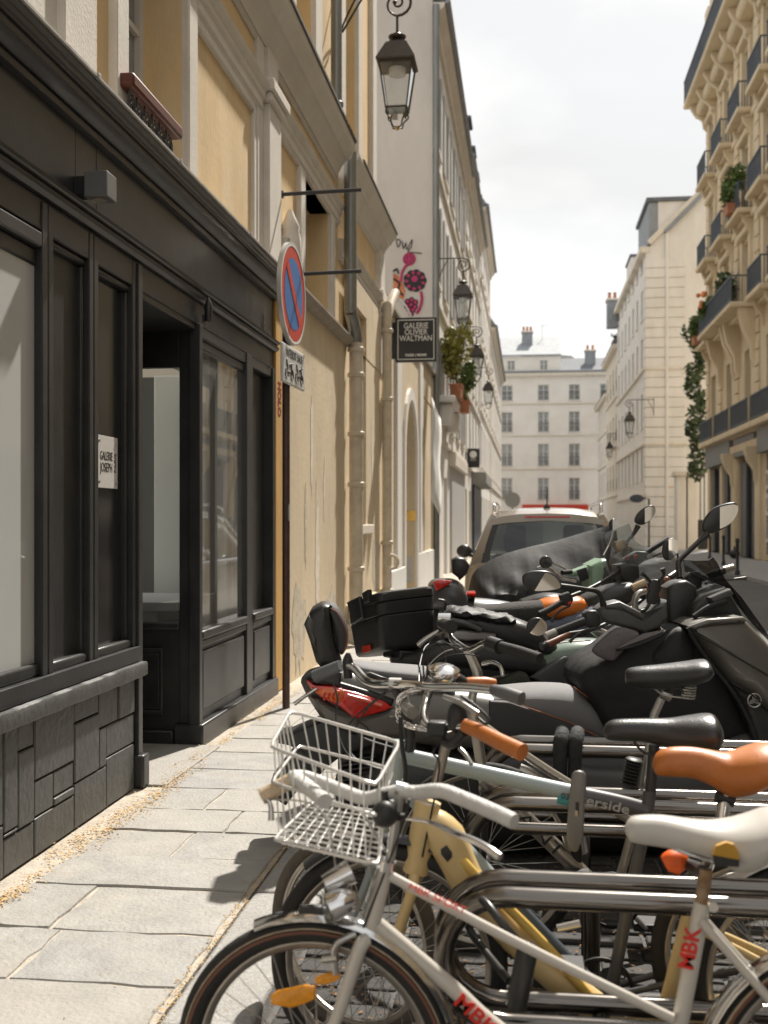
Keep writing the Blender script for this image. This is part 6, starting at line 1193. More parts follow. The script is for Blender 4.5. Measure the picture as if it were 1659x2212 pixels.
# ------------------------------------------------------------ motorcycles: points on planes that stand a little askew to the kerb
def PS(q, x, y, Y0, k, off=0.0):
    d = ray(q, x, y); n = V((k, -1, 0)).normalized(); c = V((0, Y0, 0)) + n * off       # off > 0: towards the camera
    return EYE + d * ((c - EYE).dot(n) / d.dot(n))
class MC:
    """a machine on an askew plane; helper methods trace its panels and tubes"""
    def __init__(s, name, label, cat, Y0, k, group=None, base=('D', 1200, 1700)):
        s.Y, s.k = Y0, k; s.n = V((k, -1, 0)).normalized(); s.ax = V((1, k, 0)).normalized()
        b = PS(*base, Y0, k); s.t = thing(name, label, cat, (b.x, b.y, 0), group)
    def p(s, q, x, y, off=0.0): return PS(q, x, y, s.Y, s.k, off)
    def tube(s, name, q, pts, r, m, n=12, sm=4, par=None):
        P = [s.p(q, *a) for a in pts]
        return tb(par or s.t, name, P, r, m, n, sm)
    def pan(s, name, q, pts, th, m, off=0.0, inset=.02, bulge=0.0, rnd=0, par=None, steps=3, smooth=50, kind=None):
        """panel: outline traced at the near face 'off', thickness th away from camera"""
        P = [s.p(q, x, y, off) for x, y in pts]
        if rnd: P = crv(P, rnd, closed=True)
        return G().pillow(P, -s.n * th, inset, steps, bulge).build(name, m, par or s.t, smooth=smooth)
    def body(s, name, q, st, m, off=0.0, e=2.6, et=None, n=20, par=None, sub=4, rough=0, fold=0):
        """lofted body: stations (x, ytop, ybot, halfwidth)"""
        R = []; C = []
        for x, yt, yb, hw in st:
            a, b = s.p(q, x, yt, off), s.p(q, x, yb, off); C.append((V((a.x, a.y, a.z)), V((b.z, hw, 0))))
        A = crv([c[0] for c in C], sub); B = crv([c[1] for c in C], sub); q_ = random.Random(len(st))
        for ia, (a, b) in enumerate(zip(A, B)):
            zt, zb, hw = max(a.z, b.x + .004), b.x, max(b.y, .003); ring = []
            for j in range(n):
                th = 2 * PI * j / n; cs, sn = math.cos(th), math.sin(th); ee = (et or e) if sn > 0 else e
                w_ = hw * math.copysign(abs(cs) ** (2 / ee), cs) + (q_.gauss(0, rough) if rough else 0); h_ = (zt + zb) / 2 + (zt - zb) / 2 * math.copysign(abs(sn) ** (2 / ee), sn) + (q_.gauss(0, rough) if rough else 0)
                if fold: f_ = (1 - sn) * .5; w_ += math.copysign(fold * f_ * (math.sin(ia * .9 + 1.3 * math.sin(ia * .31)) + .5 * math.sin(ia * 2.1 + f_ * 3)), cs); h_ += fold * .35 * math.sin(ia * .55 + j) * (1 - abs(sn))
                ring.append(V((a.x, a.y, 0)) + s.n * w_ + V((0, 0, h_)))
            R.append(ring)
        return G().loft(R).build(name, m, par or s.t, smooth=60)
    def mirror(s, q, pts, off, hm='black_satin', th=.03, tilt=.5, rnd=4, glassm='mirror', ins=.85, vt=.0):
        h = s.pan('mirror', q, pts, th, hm, off, .008, rnd=rnd); cx = sum(a[0] for a in pts) / len(pts); cy = sum(a[1] for a in pts) / len(pts)
        g_ = G(); P = crv([s.p(q, cx + (x - cx) * ins, cy + (y - cy) * ins, off + .004) for x, y in pts], rnd, closed=True); c0 = sum(P, V((0, 0, 0))) / len(P); P = [p + s.n * ((p - c0).dot(s.ax) * tilt - (p.z - c0.z) * vt) for p in P]
        g_.prism(P, -s.n * .002); o = g_.build('mirror_glass', glassm, h, smooth=0); return h
    def wheel(s, q, x, y, R, tw, m='black_satin', off=0):
        c = s.p(q, x, y, off); c = V((c.x, c.y, R)); w_ = G().ring(c, R - 2 * tw, .02, s.n, 40, 8).lathe([(.05, -.06), (.05, .06)], c, s.n, 16).build('wheel', m, s.t, smooth=60); G().ring(c, R - tw, tw, s.n, 44, 14).build('tyre', 'rubber', w_, smooth=60)
        x_ = s.ax
        for i in range(5): a = 2 * PI * i / 5; d = x_ * math.cos(a) + V((0, 0, 1)) * math.sin(a); G().bar(c + d * .04, c + d * (R - 2 * tw), .03, .035, s.n).build('spoke', m, w_)
        return w_
mat('mirror', (.75, .75, .74), .03, metal=1, var=.02, scale=3)
mat('moto_grey', (.15, .142, .128), .36, metal=.15, var=.08, scale=9, coat=.15, dirt=(.15, .14, .125), dscale=5, damt=.25)
mat('moto_dark', (.026, .026, .026), .4, var=.15, scale=14, dirt=(.08, .075, .07), dscale=6, damt=.3)
mat('moto_mid', (.085, .085, .085), .4, var=.12, scale=14, dirt=(.10, .095, .09), dscale=6, damt=.25)
mat('seat_silver', (.20, .20, .205), .62, var=.08, scale=300, bump=.5, bscale=420)
mat('seat_dark', (.05, .05, .052), .6, var=.1, scale=300, bump=.4, bscale=420)
mat('stitch', (.42, .13, .05), .7)
mat('lens_red', (.62, .018, .008), .12, var=.35, scale=26, coat=.8, bump=.5, bscale=46)
mat('lens_amber', (.80, .13, .01), .12, var=.4, scale=40, coat=.8, bump=.7, bscale=70)
mat('apron', (.014, .014, .015), .7, var=.2, scale=9, bump=.5, bscale=3.5, bdist=.05)
mat('apron_flap', (.15, .135, .14), .75, var=.1, scale=9, bump=.6, bscale=12, bdist=.03)
mat('grip_end', (.36, .34, .31), .35, metal=.8, var=.08)
mat('moto_green', (.17, .24, .185), .3, var=.08, scale=5, coat=.5)
mat('moto_orange', (.72, .19, .02), .32, var=.1, scale=6, coat=.4)
mat('cloth_blue', (.12, .14, .19), .85, var=.15, scale=8, bump=.6, bscale=18)
mat('mint', (.26, .40, .29), .35, var=.06, scale=5, coat=.3)
mat('cover_black', (.012, .012, .013), .6, var=.25, scale=5, bump=.22, bscale=2.0, bdist=.06)
mat('brown_grip', (.20, .075, .04), .5, var=.15, scale=14)
# ------------------------------------------------------------ large dark scooter
m1 = MC('scooter', 'large dark grey scooter with backrest and red wedge tail lamp', 'scooter', 5.28, .16); T = m1.t
m1.wheel('D', 850, 1730, .28, .06); m1.wheel('D', 1600, 1730, .28, .06)
m1.body('tail_body', 'B1', [(10, 1265, 1290, .06), (60, 1215, 1390, .12), (160, 1190, 1530, .15), (300, 1180, 1600, .165), (480, 1235, 1640, .175), (700, 1270, 1670, .185), (950, 1300, 1700, .195), (1200, 1330, 1720, .2), (1500, 1400, 1750, .2)], 'moto_grey', e=3.2)
m1.pan('tail_panel', 'B1', [(70, 1395), (130, 1400), (240, 1470), (370, 1545), (620, 1460), (690, 1500), (720, 1660), (450, 1650), (170, 1545)], .10, 'moto_grey', .195, .02)
m1.pan('tail_trim', 'C2', [(300, 1320), (480, 1165), (740, 1215), (730, 1330), (1040, 1420), (1320, 1520), (1290, 1600), (620, 1370), (400, 1350), (345, 1300)], .06, 'moto_dark', .2, .012)
lamp = m1.pan('tail_lamp', 'C2', [(345, 1308), (372, 1312), (430, 1365), (640, 1375), (900, 1440), (1200, 1535), (1298, 1606), (1230, 1645), (930, 1730), (860, 1722), (720, 1605), (500, 1492), (395, 1400)], .05, 'lens_red', .222, .012, .004)
m1.pan('indicator', 'C2', [(435, 1440), (520, 1392), (620, 1385), (770, 1430), (740, 1545), (640, 1550), (520, 1490)], .03, 'lens_amber', .228, .010, .003, par=lamp)
for x in (560, 610, 660, 710): m1.tube('lamp_rib', 'C2', [(x, 1440, .231), (x - 22, 1490, .231), (x - 10, 1525, .231)], .004, 'lens_red', 6, par=lamp)
m1.tube('lamp_stripe', 'C2', [(800, 1470, .226), (1000, 1525, .226), (1180, 1585, .226)], .009, mat('lens_pink', (.75, .12, .07), .15, coat=.8), 8, par=lamp)
m1.body('pillion_seat', 'B1', [(330, 1150, 1200, .06), (380, 1155, 1235, .10), (500, 1170, 1250, .14), (700, 1185, 1275, .165), (850, 1200, 1300, .17), (950, 1230, 1340, .17), (1010, 1290, 1380, .15)], 'seat_silver', e=3)
m1.pan('seat_grab', 'B1', [(440, 1235), (470, 1228), (580, 1270), (830, 1300), (840, 1320), (560, 1300)], .04, 'moto_dark', .2, .006)
seat = m1.body('seat', 'B2', [(-190, 1290, 1400, .10), (-100, 1330, 1420, .15), (0, 1312, 1450, .17), (120, 1298, 1490, .18), (260, 1290, 1530, .185), (430, 1300, 1580, .18), (540, 1350, 1620, .165), (630, 1430, 1640, .14), (710, 1530, 1650, .09)], 'seat_silver', e=3.2, et=2.4)
m1.pan('seat_skirt', 'B2', [(-60, 1400), (60, 1405), (250, 1470), (440, 1540), (600, 1620), (560, 1660), (0, 1640), (-80, 1560)], .05, 'seat_dark', .205, .012)
m1.tube('stitching', 'B2', [(60, 1402, .208), (250, 1467, .208), (440, 1537, .208), (605, 1618, .208)], .0022, 'stitch', 5, par=seat); m1.tube('stitching', 'B2', [(455, 1310, .15), (560, 1390, .165), (640, 1450, .16), (695, 1515, .13)], .0022, 'stitch', 5, par=seat)
m1.tube('panel_seam', 'B1', [(690, 1500, .2), (720, 1580, .2), (730, 1660, .2)], .003, 'black_plastic', 6); m1.tube('panel_seam', 'B1', [(380, 1548, .197), (450, 1600, .197), (480, 1660, .197)], .003, 'black_plastic', 6)
m1.tube('panel_seam', 'B2', [(1240, 1000, .302), (1420, 1100, .305), (1659, 1240, .3)], .0035, 'moto_dark', 6); m1.tube('panel_seam', 'B2', [(1430, 1285, .302), (1560, 1360, .302), (1659, 1450, .302)], .004, 'black_plastic', 6)
for x, y in ((1215, 955), (1480, 905), (1300, 1080)): G().lathe([(.006, 0), (.006, .003), (.003, .004)], m1.p('B2', x, y, .304), m1.n, 10).build('bolt', 'black_plastic', T)
m1.pan('side_badge', 'B1', [(590, 1515), (650, 1512), (640, 1525), (600, 1530)], .004, 'grip_end', .2, .001)
# backrest
br = m1.pan('backrest', 'C2', [(365, 590), (400, 530), (500, 470), (560, 465), (605, 480), (625, 700), (660, 900), (735, 1150), (500, 1165), (450, 1110), (385, 880), (318, 690)], .28, 'moto_dark', .14, .03, .004)
m1.pan('backrest_pad', 'C2', [(608, 470), (690, 520), (750, 610), (795, 720), (812, 830), (795, 940), (765, 1010), (722, 1030), (680, 900), (640, 730)], .24, 'seat_dark', .12, .03, .003, par=br, rnd=2); m1.pan('backrest_rim', 'C2', [(318, 690), (370, 580), (440, 640), (450, 800), (460, 980), (400, 880)], .26, 'moto_mid', .15, .02, par=br)
m1.tube('stitching', 'C2', [(615, 505, .122), (700, 560, .124), (765, 660, .124), (795, 770, .124), (795, 880, .124), (760, 1000, .122)], .0018, 'stitch', 5, par=br)
# rear fender and number plate carrier
m1.pan('rear_fender', 'B3', [(168, 515), (250, 505), (330, 470), (440, 425), (520, 455), (640, 500), (830, 545), (700, 600), (560, 640), (480, 700), (400, 780), (330, 800), (250, 900), (215, 945), (110, 880), (125, 800), (235, 650), (285, 605), (255, 585), (170, 568)], .2, 'moto_dark', .1, .015)
m1.pan('plate_lamp', 'B3', [(168, 515), (245, 508), (245, 570), (172, 566)], .08, 'moto_mid', .08, .008)
for k in range(7): m1.pan('engine_fin', 'B3', [(530, 665 + k * 30), (760, 640 + k * 30), (762, 652 + k * 30), (532, 680 + k * 30)], .12, 'moto_dark', .12, .004)
m1.body('engine_block', 'D', [(760, 1650, 1760, .10), (850, 1620, 1800, .16), (960, 1610, 1820, .18), (1100, 1600, 1830, .2), (1300, 1600, 1830, .22), (1480, 1590, 1830, .22), (1700, 1560, 1830, .22)], 'moto_dark', e=3.5)
m1.body('floor_panel', 'D', [(1060, 1640, 1700, .2), (1150, 1620, 1730, .24), (1300, 1630, 1750, .25), (1450, 1620, 1760, .25), (1560, 1560, 1770, .25), (1700, 1500, 1760, .25)], 'moto_mid', e=4)
# apron and fairing
m1.pan('leg_apron', 'B2', [(505, 1320), (540, 1215), (600, 1160), (720, 1085), (830, 1000), (930, 950), (1040, 945), (1165, 935), (1205, 1010), (1330, 1170), (1440, 1310), (1540, 1500), (1590, 1660), (900, 1690), (700, 1640), (590, 1450)], .5, 'apron', .2, .05, .05, rnd=2)
m1.pan('apron_fold', 'B2', [(930, 1150), (1000, 1050), (1090, 960), (1150, 950), (1190, 1010), (1220, 1130), (1160, 1260), (1050, 1290)], .1, 'apron', .24, .04, .02, rnd=2)
m1.pan('apron_flap', 'B2', [(583, 1078), (640, 1020), (735, 948), (830, 962), (870, 985), (850, 1030), (790, 1075), (745, 1120), (705, 1157), (640, 1140), (590, 1110)], .06, 'apron_flap', .27, .018, .012, rnd=2); m1.pan('apron_flap', 'B2', [(715, 1075), (780, 1040), (900, 985), (1030, 962), (960, 1010), (840, 1050), (750, 1085)], .05, 'apron_flap', .285, .012, .004)
m1.tube('apron_piping', 'B2', [(720, 1082, .29), (800, 1068, .29), (900, 1035, .29), (1000, 990, .29), (1040, 962, .29)], .007, 'apron', 8)
fa = m1.pan('front_fairing', 'B2', [(1163, 935), (1200, 912), (1290, 895), (1400, 890), (1510, 880), (1560, 920), (1660, 1025), (1780, 1180), (1820, 1500), (1720, 1520), (1660, 1470), (1560, 1360), (1430, 1285), (1330, 1140), (1230, 1010)], .34, 'moto_grey', .29, .045, .01)
m1.pan('fairing_crest', 'B2', [(1168, 938), (1290, 892), (1510, 878), (1545, 905), (1500, 915), (1300, 930), (1200, 965)], .05, 'moto_grey', .305, .012); m1.pan('fairing_lower', 'B2', [(1425, 1290), (1500, 1320), (1580, 1370), (1660, 1445), (1760, 1530), (1800, 1700), (1590, 1680), (1560, 1600), (1500, 1440)], .4, 'moto_dark', .275, .03)
m1.tube('apron_edge', 'B2', [(1165, 945, .30), (1200, 1020, .30), (1310, 1180, .30), (1430, 1330, .30), (1530, 1500, .30), (1580, 1640, .30)], .010, 'apron', 8)
c = m1.p('B2', 1575, 1396, .30); g = G(); g.ring(c, .030, .0035, m1.n, 32, 6)
for a in (PI / 2, PI / 2 + 2 * PI / 3, PI / 2 + 4 * PI / 3):
    d = m1.ax * math.cos(a) + V((0, 0, 1)) * math.sin(a); s_ = m1.ax * -math.sin(a) + V((0, 0, 1)) * math.cos(a); g.tube([c, c + d * .028], .0022, 6)
    for w_ in (-1, 1): g.tube([c + d * .003 + s_ * .0065 * w_, c + d * .018 + s_ * .0065 * w_, c + d * .021 + s_ * .003 * w_], .0018, 5)
g.build('emblem', mat('emblem', (.50, .49, .46), .3, metal=.5), T)
# cockpit: bar cover, switch gear, grips, mirrors, screen
cv = m1.pan('bar_cover', 'B2', [(607, 832), (645, 803), (742, 780), (880, 850), (910, 862), (1000, 790), (1040, 775), (1045, 880), (1000, 945), (905, 985), (760, 945), (640, 912), (612, 880)], .14, 'moto_mid', .22, .02); m1.pan('bar_cover_top', 'B2', [(650, 806), (742, 782), (880, 852), (905, 872), (890, 905), (740, 830), (660, 835)], .05, 'moto_mid', .232, .012, par=cv)
m1.pan('bar_cover', 'B2', [(1038, 700), (1100, 660), (1160, 652), (1225, 690), (1225, 770), (1180, 900), (1100, 945), (1040, 930)], .16, 'moto_dark', .05, .02)
m1.pan('switch_gear', 'B2', [(518, 858), (545, 838), (600, 840), (625, 880), (628, 930), (585, 960), (540, 945)], .07, 'black_plastic', .30, .012); m1.pan('switch_gear', 'B2', [(1150, 640), (1180, 605), (1235, 592), (1260, 640), (1250, 700), (1200, 730), (1160, 700)], .07, 'black_plastic', -.12, .012)
m1.tube('grip', 'B2', [(345, 975, .36), (430, 942, .35), (525, 905, .34)], .0185, 'rubber', 16); m1.tube('grip_end', 'B2', [(285, 1000, .37), (346, 974, .36)], .020, 'grip_end', 16, 0)
m1.tube('grip', 'B2', [(1225, 645, -.15), (1300, 620, -.17), (1385, 592, -.2)], .0185, 'rubber', 16); m1.tube('grip_end', 'B2', [(1382, 593, -.2), (1442, 577, -.22)], .021, 'grip_end', 16, 0)
m1.tube('brake_lever', 'B2', [(432, 1035, .36), (455, 1010, .355), (510, 970, .34), (590, 950, .32)], [.008, .006, .006, .008], 'moto_dark'); m1.tube('brake_lever', 'B2', [(1275, 680, -.14), (1340, 655, -.16), (1430, 648, -.19), (1520, 638, -.21)], [.011, .008, .006, .009], 'moto_mid'); G().ball(m1.p('B2', 1517, 640, -.21), .011, 10, 8).build('lever_ball', 'moto_mid', T)
m1.mirror('B2', [(140, 645), (160, 608), (225, 592), (305, 598), (355, 630), (382, 680), (372, 706), (300, 722), (210, 728), (162, 705)], .36, vt=.27, tilt=.45); m1.tube('mirror_arm', 'B2', [(375, 690, .34), (440, 695, .33), (530, 708, .31), (595, 718, .29), (625, 750, .28), (640, 805, .26)], [.014, .011, .010, .011, .012, .016], 'moto_dark')
m1.mirror('B2', [(1255, 330), (1275, 265), (1335, 200), (1430, 170), (1472, 180), (1470, 230), (1440, 290), (1385, 335), (1300, 365)], -.2, glassm='mirror_dim' if False else 'mirror'); m1.tube('mirror_arm', 'B2', [(1285, 365, -.2), (1230, 415, -.19), (1160, 480, -.17), (1110, 530, -.15), (1105, 570, -.13), (1112, 640, -.1)], [.02, .014, .013, .014, .014, .016], 'moto_dark')
m1.pan('wind_screen', 'B2', [(1135, 525), (1200, 530), (1290, 528), (1320, 508), (1345, 540), (1400, 650), (1500, 760), (1659, 985), (1680, 1040), (1560, 920), (1430, 700), (1250, 640), (1150, 600)], .012, 'glass_smoke', -.05, .002)
m1.pan('instrument_cowl', 'B2', [(1170, 905), (1200, 800), (1260, 740), (1400, 690), (1440, 740), (1515, 880), (1300, 895)], .3, 'moto_dark', .12, .02); m1.pan('cowl_rib', 'B2', [(1300, 760), (1430, 705), (1450, 740), (1330, 800)], .1, 'moto_mid', .17, .01); m1.tube('bar_stalk', 'B2', [(1290, 740, 0), (1240, 830, .05), (1200, 900, .08)], .02, 'alu'); m1.tube('strap', 'B2', [(1400, 780, .17), (1290, 820, .18), (1200, 880, .2)], .014, 'apron', 8)
ph = m1.pan('phone_holder', 'B2', [(918, 672), (950, 645), (990, 650), (1003, 700), (985, 740), (1000, 780), (960, 805), (915, 795), (912, 745), (925, 715)], .03, 'black_plastic', .2, .006)
for a, b, c_ in (((930, 660), (905, 630), (880, 612)), ((985, 655), (1015, 620), (1005, 578)), ((925, 795), (905, 830), (875, 845)), ((985, 795), (990, 815), (1005, 830))): m1.tube('holder_claw', 'B2', [(*a, .2), (*b, .205), (*c_, .21)], [.008, .007, .012], 'black_plastic', par=ph)
# ------------------------------------------------------------ green motorcycle with hard case
m2 = MC('motorcycle', 'sage green motorcycle with brown grips and round bar end mirrors', 'motorcycle', 6.15, .2, base=('D', 1150, 1600)); T = m2.t
m2.wheel('D', 900, 1560, .31, .06); m2.wheel('D', 1480, 1560, .31, .06)
m2.body('tail', 'B1', [(600, 1110, 1160, .06), (760, 1080, 1200, .1), (950, 960, 1200, .13), (1150, 980, 1200, .14), (1400, 1040, 1220, .14), (1600, 1100, 1250, .14)], 'moto_dark', e=3)
m2.pan('side_cover', 'B1', [(965, 955), (1080, 945), (1300, 970), (1310, 1010), (1100, 1020), (960, 1000)], .06, mat('moto_silver', (.24, .23, .22), .35, metal=.4), .16, .012)
m2.body('seat', 'B1', [(920, 850, 930, .06), (1000, 815, 950, .12), (1130, 808, 970, .14), (1300, 835, 1020, .15), (1450, 870, 1070, .15), (1580, 930, 1110, .14), (1680, 1010, 1140, .1)], 'black_leather', e=2.8)
m2.body('seat_cloth', 'B1', [(950, 820, 860, .05), (1020, 795, 850, .14), (1150, 800, 870, .16), (1280, 825, 890, .16), (1390, 850, 900, .14), (1430, 880, 910, .05)], 'cover_black', off=.03, rough=.006); m2.tube('grab_rail', 'B1', [(1010, 880, .16), (1100, 900, .18), (1200, 945, .17)], .014, 'moto_mid')
m2.body('tank', 'B2', [(135, 1195, 1235, .04), (190, 1100, 1240, .10), (280, 1055, 1250, .13), (400, 1022, 1260, .15), (520, 1010, 1230, .15), (620, 1015, 1160, .13), (680, 1040, 1120, .06)], 'moto_green', e=2.6)
m2.pan('side_panel', 'B2', [(190, 1255), (300, 1175), (400, 1122), (480, 1128), (580, 1140), (600, 1200), (500, 1300), (330, 1320)], .05, 'moto_mid', .16, .015); m2.body('engine', 'D', [(980, 1480, 1600, .12), (1150, 1450, 1650, .18), (1300, 1430, 1650, .18), (1450, 1400, 1640, .15)], 'moto_dark', e=3.5)
m2.tube('tank_stripe', 'B2', [(185, 1110, .115), (280, 1065, .135), (400, 1035, .152), (560, 1025, .15)], .004, 'text_white', 6)
m2.body('net_bag', 'B2', [(-10, 1270, 1310, .03), (50, 1240, 1315, .06), (110, 1212, 1315, .07), (160, 1225, 1310, .06), (185, 1270, 1305, .03)], mat('net', (.05, .055, .04), .8, var=.6, scale=160, bump=.8, bscale=160), off=.12)
m2.tube('handlebar', 'B2', [(420, 985, .36), (560, 960, .25), (700, 900, .1), (860, 790, -.05), (960, 690, -.2), (1020, 655, -.3)], .012, 'moto_dark'); m2.tube('grip', 'B2', [(285, 1052, .45), (345, 1025, .42), (420, 985, .36)], .019, 'brown_grip', 16); m2.tube('grip_end', 'B2', [(255, 1065, .46), (290, 1050, .45)], .021, 'black_satin', 14, 0); m2.tube('grip', 'B2', [(1005, 665, -.28), (1050, 640, -.32)], .02, 'brown_grip', 16); m2.tube('grip_end', 'B2', [(1045, 640, -.31), (1090, 610, -.36)], .022, 'black_satin', 14, 0)
import_c = lambda cx, cy, rx, ry, n=12: [(cx + rx * math.cos(2 * PI * i / n), cy + ry * math.sin(2 * PI * i / n)) for i in range(n)]
m2.mirror('B2', import_c(229, 940, 63, 57), .47, ins=.93, th=.016, vt=.3, tilt=.4); m2.tube('mirror_arm', 'B2', [(250, 985, .45), (265, 1020, .45), (275, 1055, .45)], .008, 'black_satin'); m2.mirror('B2', [(1005, 455), (1025, 410), (1060, 392), (1092, 400), (1102, 450), (1088, 500), (1050, 530), (1015, 515)], -.35, ins=.93, th=.016); m2.tube('mirror_arm', 'B2', [(1095, 480, -.36), (1105, 540, -.36), (1085, 610, -.36)], .007, 'black_satin')
m2.tube('indicator', 'B2', [(820, 700, 0), (900, 665, 0)], .022, mat('lens_cream', (.55, .42, .27), .3), 12, 0); m2.pan('switch_gear', 'B2', [(865, 720), (900, 680), (930, 700), (925, 770), (880, 770)], .06, 'black_plastic', 0, .01); m2.tube('cable_loop', 'B2', [(850, 870, .05), (835, 800, .05), (850, 740, .05), (900, 720, .03)], .018, 'alu'); m2.pan('clock', 'B2', [(915, 700), (1000, 720), (1000, 750), (920, 760)], .03, 'red_print', .02, .008)
m2.tube('exhaust_loop', 'B2', [(560, 930, .1), (620, 980, .12), (700, 1000, .1), (760, 960, .05)], .03, 'alu')
# hard case
hc = thing('hard_case', 'black hard luggage case with red reflector behind the big scooter', 'case', PY('B1', 545, 1095, 5.8))
E0, E1 = PY('B1', 515, 690, 5.80), PY('B1', 552, 1085, 5.86); R0, R1 = PY('B1', 905, 640, 6.05), PY('B1', 925, 1050, 6.08); L0, L1 = PY('B1', 298, 770, 6.25), PY('B1', 345, 1140, 6.27)
def lvl(t_): return [E0.lerp(E1, t_), R0.lerp(R1, t_), R0.lerp(R1, t_) + (L0.lerp(L1, t_) - E0.lerp(E1, t_)), L0.lerp(L1, t_)]
def rr(P, rad, d=0.0):
    c_ = sum(P, V((0, 0, 0))) / 4; P = [p + (c_ - p).normalized() * d for p in P]; Q = []
    for i in range(4):
        p = P[i]; a_ = (P[i - 1] - p).normalized() * rad; b_ = (P[(i + 1) % 4] - p).normalized() * rad
        for k in range(6): t_ = k / 5; Q.append((p + a_) * (1 - t_) ** 2 + p * (2 * t_ * (1 - t_)) + (p + b_) * t_ ** 2)
    return Q
def shell(nm, ts): return G().loft([rr(lvl(t_), .07, d) for t_, d in ts]).build(nm, 'case_black', hc, smooth=35)
mat('case_black', (.026, .026, .026), .42, var=.12, scale=9, bump=.12, bscale=300)
shell('case_shell', [(1.0, .06), (.985, .025), (.95, .012), (.9, .008), (.5, .002), (.425, 0), (.41, .004), (.40, .012)]); shell('case_band', [(.40, .012), (.392, .003), (.385, 0), (.20, 0), (.19, .003), (.18, .012)]); shell('lid', [(.18, .012), (.172, .003), (.165, -.002), (.06, .002), (.025, .012), (.005, .035), (0, .07)])
nl = (L0 - E0).cross(V((0, 0, 1))).normalized(); nl = nl if nl.dot(EYE - E0) > 0 else -nl
def onl(a, t_): return L0.lerp(E0, a).lerp(L1.lerp(E1, a), t_)
G().prism([onl(a_, t_) + nl * .004 for a_, t_ in ((.42, .84), (.66, .84), (.66, .95), (.42, .95))], nl * .006).build('reflector', mat('reflector_red', (.75, .05, .02), .25, coat=.5), hc)
G().pillow([onl(.15, .0) + nl * .02, onl(.52, -.02) + nl * .02, onl(.56, .36) + nl * .02, onl(.26, .42) + nl * .02], nl * -.03, .01).build('latch', 'black_plastic', hc); G().pillow([onl(.62, -.06) + nl * .015, onl(.78, -.08) + nl * .015, onl(.78, .12) + nl * .015, onl(.64, .14) + nl * .015], nl * -.03, .006).build('hinge_block', 'black_plastic', hc)
G().tube(crv([R0.lerp(R1, .25) + V((.01, -.02, 0)), R0.lerp(R1, .28) + V((.045, -.02, 0)), R0.lerp(R1, .42) + V((.04, -.02, 0)), R0.lerp(R1, .45) + V((.01, -.02, 0))], 4), .007, 6).build('carry_loop', 'black_plastic', hc); G().bar(E1.lerp(R1, .1) + V((0, .1, -.03)), E1.lerp(R1, 1.1) + V((0, .15, -.08)), .16, .05).build('case_carrier', 'black_plastic', hc, bev=.01)
# ------------------------------------------------------------ orange motorcycle with small clear screen
m3 = MC('motorcycle', 'black motorcycle with orange tank and clear fly screen', 'motorcycle', 7.1, .2, base=('D', 1200, 1550)); T = m3.t
m3.wheel('D', 1000, 1500, .31, .06); m3.wheel('D', 1500, 1490, .31, .06)
m3.body('tank', 'B2', [(165, 870, 890, .04), (200, 810, 890, .10), (270, 765, 900, .14), (370, 750, 900, .16), (470, 745, 880, .15), (540, 780, 870, .10)], 'moto_orange', e=2.5)
m3.body('seat', 'B1', [(1130, 810, 860, .08), (1180, 785, 870, .13), (1350, 768, 900, .14), (1550, 750, 920, .14), (1700, 740, 930, .12)], mat('seat_fuzzy', (.045, .043, .04), .9, var=.3, scale=60, bump=.6, bscale=90), e=2.6)
m3.body('seat_cloth', 'B2', [(150, 900, 960, .05), (230, 900, 990, .14), (330, 885, 1000, .17), (450, 840, 1000, .17), (560, 800, 960, .16), (650, 800, 930, .08)], 'cloth_blue', off=.06, rough=.005)
m3.body('cowl', 'B2', [(420, 800, 860, .05), (520, 740, 860, .12), (640, 690, 840, .15), (760, 660, 800, .15), (820, 660, 760, .1)], 'moto_dark', e=3); m3.body('engine', 'D', [(1000, 1400, 1520, .12), (1200, 1340, 1540, .18), (1400, 1320, 1520, .18), (1550, 1350, 1500, .1)], 'moto_dark', e=3.4)
m3.tube('handlebar', 'B2', [(440, 750, .35), (560, 700, .2), (700, 620, 0), (800, 530, -.2), (880, 490, -.3)], .012, 'moto_dark'); m3.tube('grip', 'B2', [(240, 862, .46), (300, 835, .43), (385, 785, .38)], .0185, 'rubber', 16); m3.pan('switch_gear', 'B2', [(372, 745), (430, 725), (460, 770), (440, 810), (390, 810)], .07, 'black_plastic', .38, .01); m3.pan('switch_button', 'B2', [(420, 790), (440, 780), (444, 795), (424, 806)], .01, 'red_print', .39, .003); m3.tube('clutch_lever', 'B2', [(320, 905, .43), (360, 850, .41), (430, 810, .38)], [.01, .006, .008], 'black_satin')
m3.tube('grip', 'B2', [(890, 490, -.3), (960, 445, -.35), (1035, 398, -.42)], .019, 'rubber', 16); m3.tube('brake_lever', 'B2', [(900, 525, -.28), (960, 500, -.33), (1010, 480, -.38)], .007, 'black_satin'); m3.pan('switch_gear', 'B2', [(765, 520), (850, 470), (905, 475), (920, 520), (860, 560), (790, 555)], .08, 'black_plastic', -.18, .012)
for x, y in ((788, 517), (838, 507)): m3.pan('switch_button', 'B2', [(x - 10, y - 10), (x + 10, y - 16), (x + 12, y + 8), (x - 8, y + 14)], .015, 'red_print', -.165, .004)
m3.pan('head_cowl', 'B2', [(738, 560), (800, 548), (865, 560), (872, 640), (800, 690), (760, 660), (740, 620)], .2, 'moto_dark', -.05, .02)
m3.mirror('B2', [(838, 290), (850, 245), (890, 205), (935, 186), (962, 200), (960, 240), (930, 285), (880, 310)], -.25); m3.tube('mirror_arm', 'B2', [(855, 315, -.24), (825, 370, -.23), (785, 420, -.22), (790, 480, -.2)], [.02, .011, .010, .014], 'moto_dark')
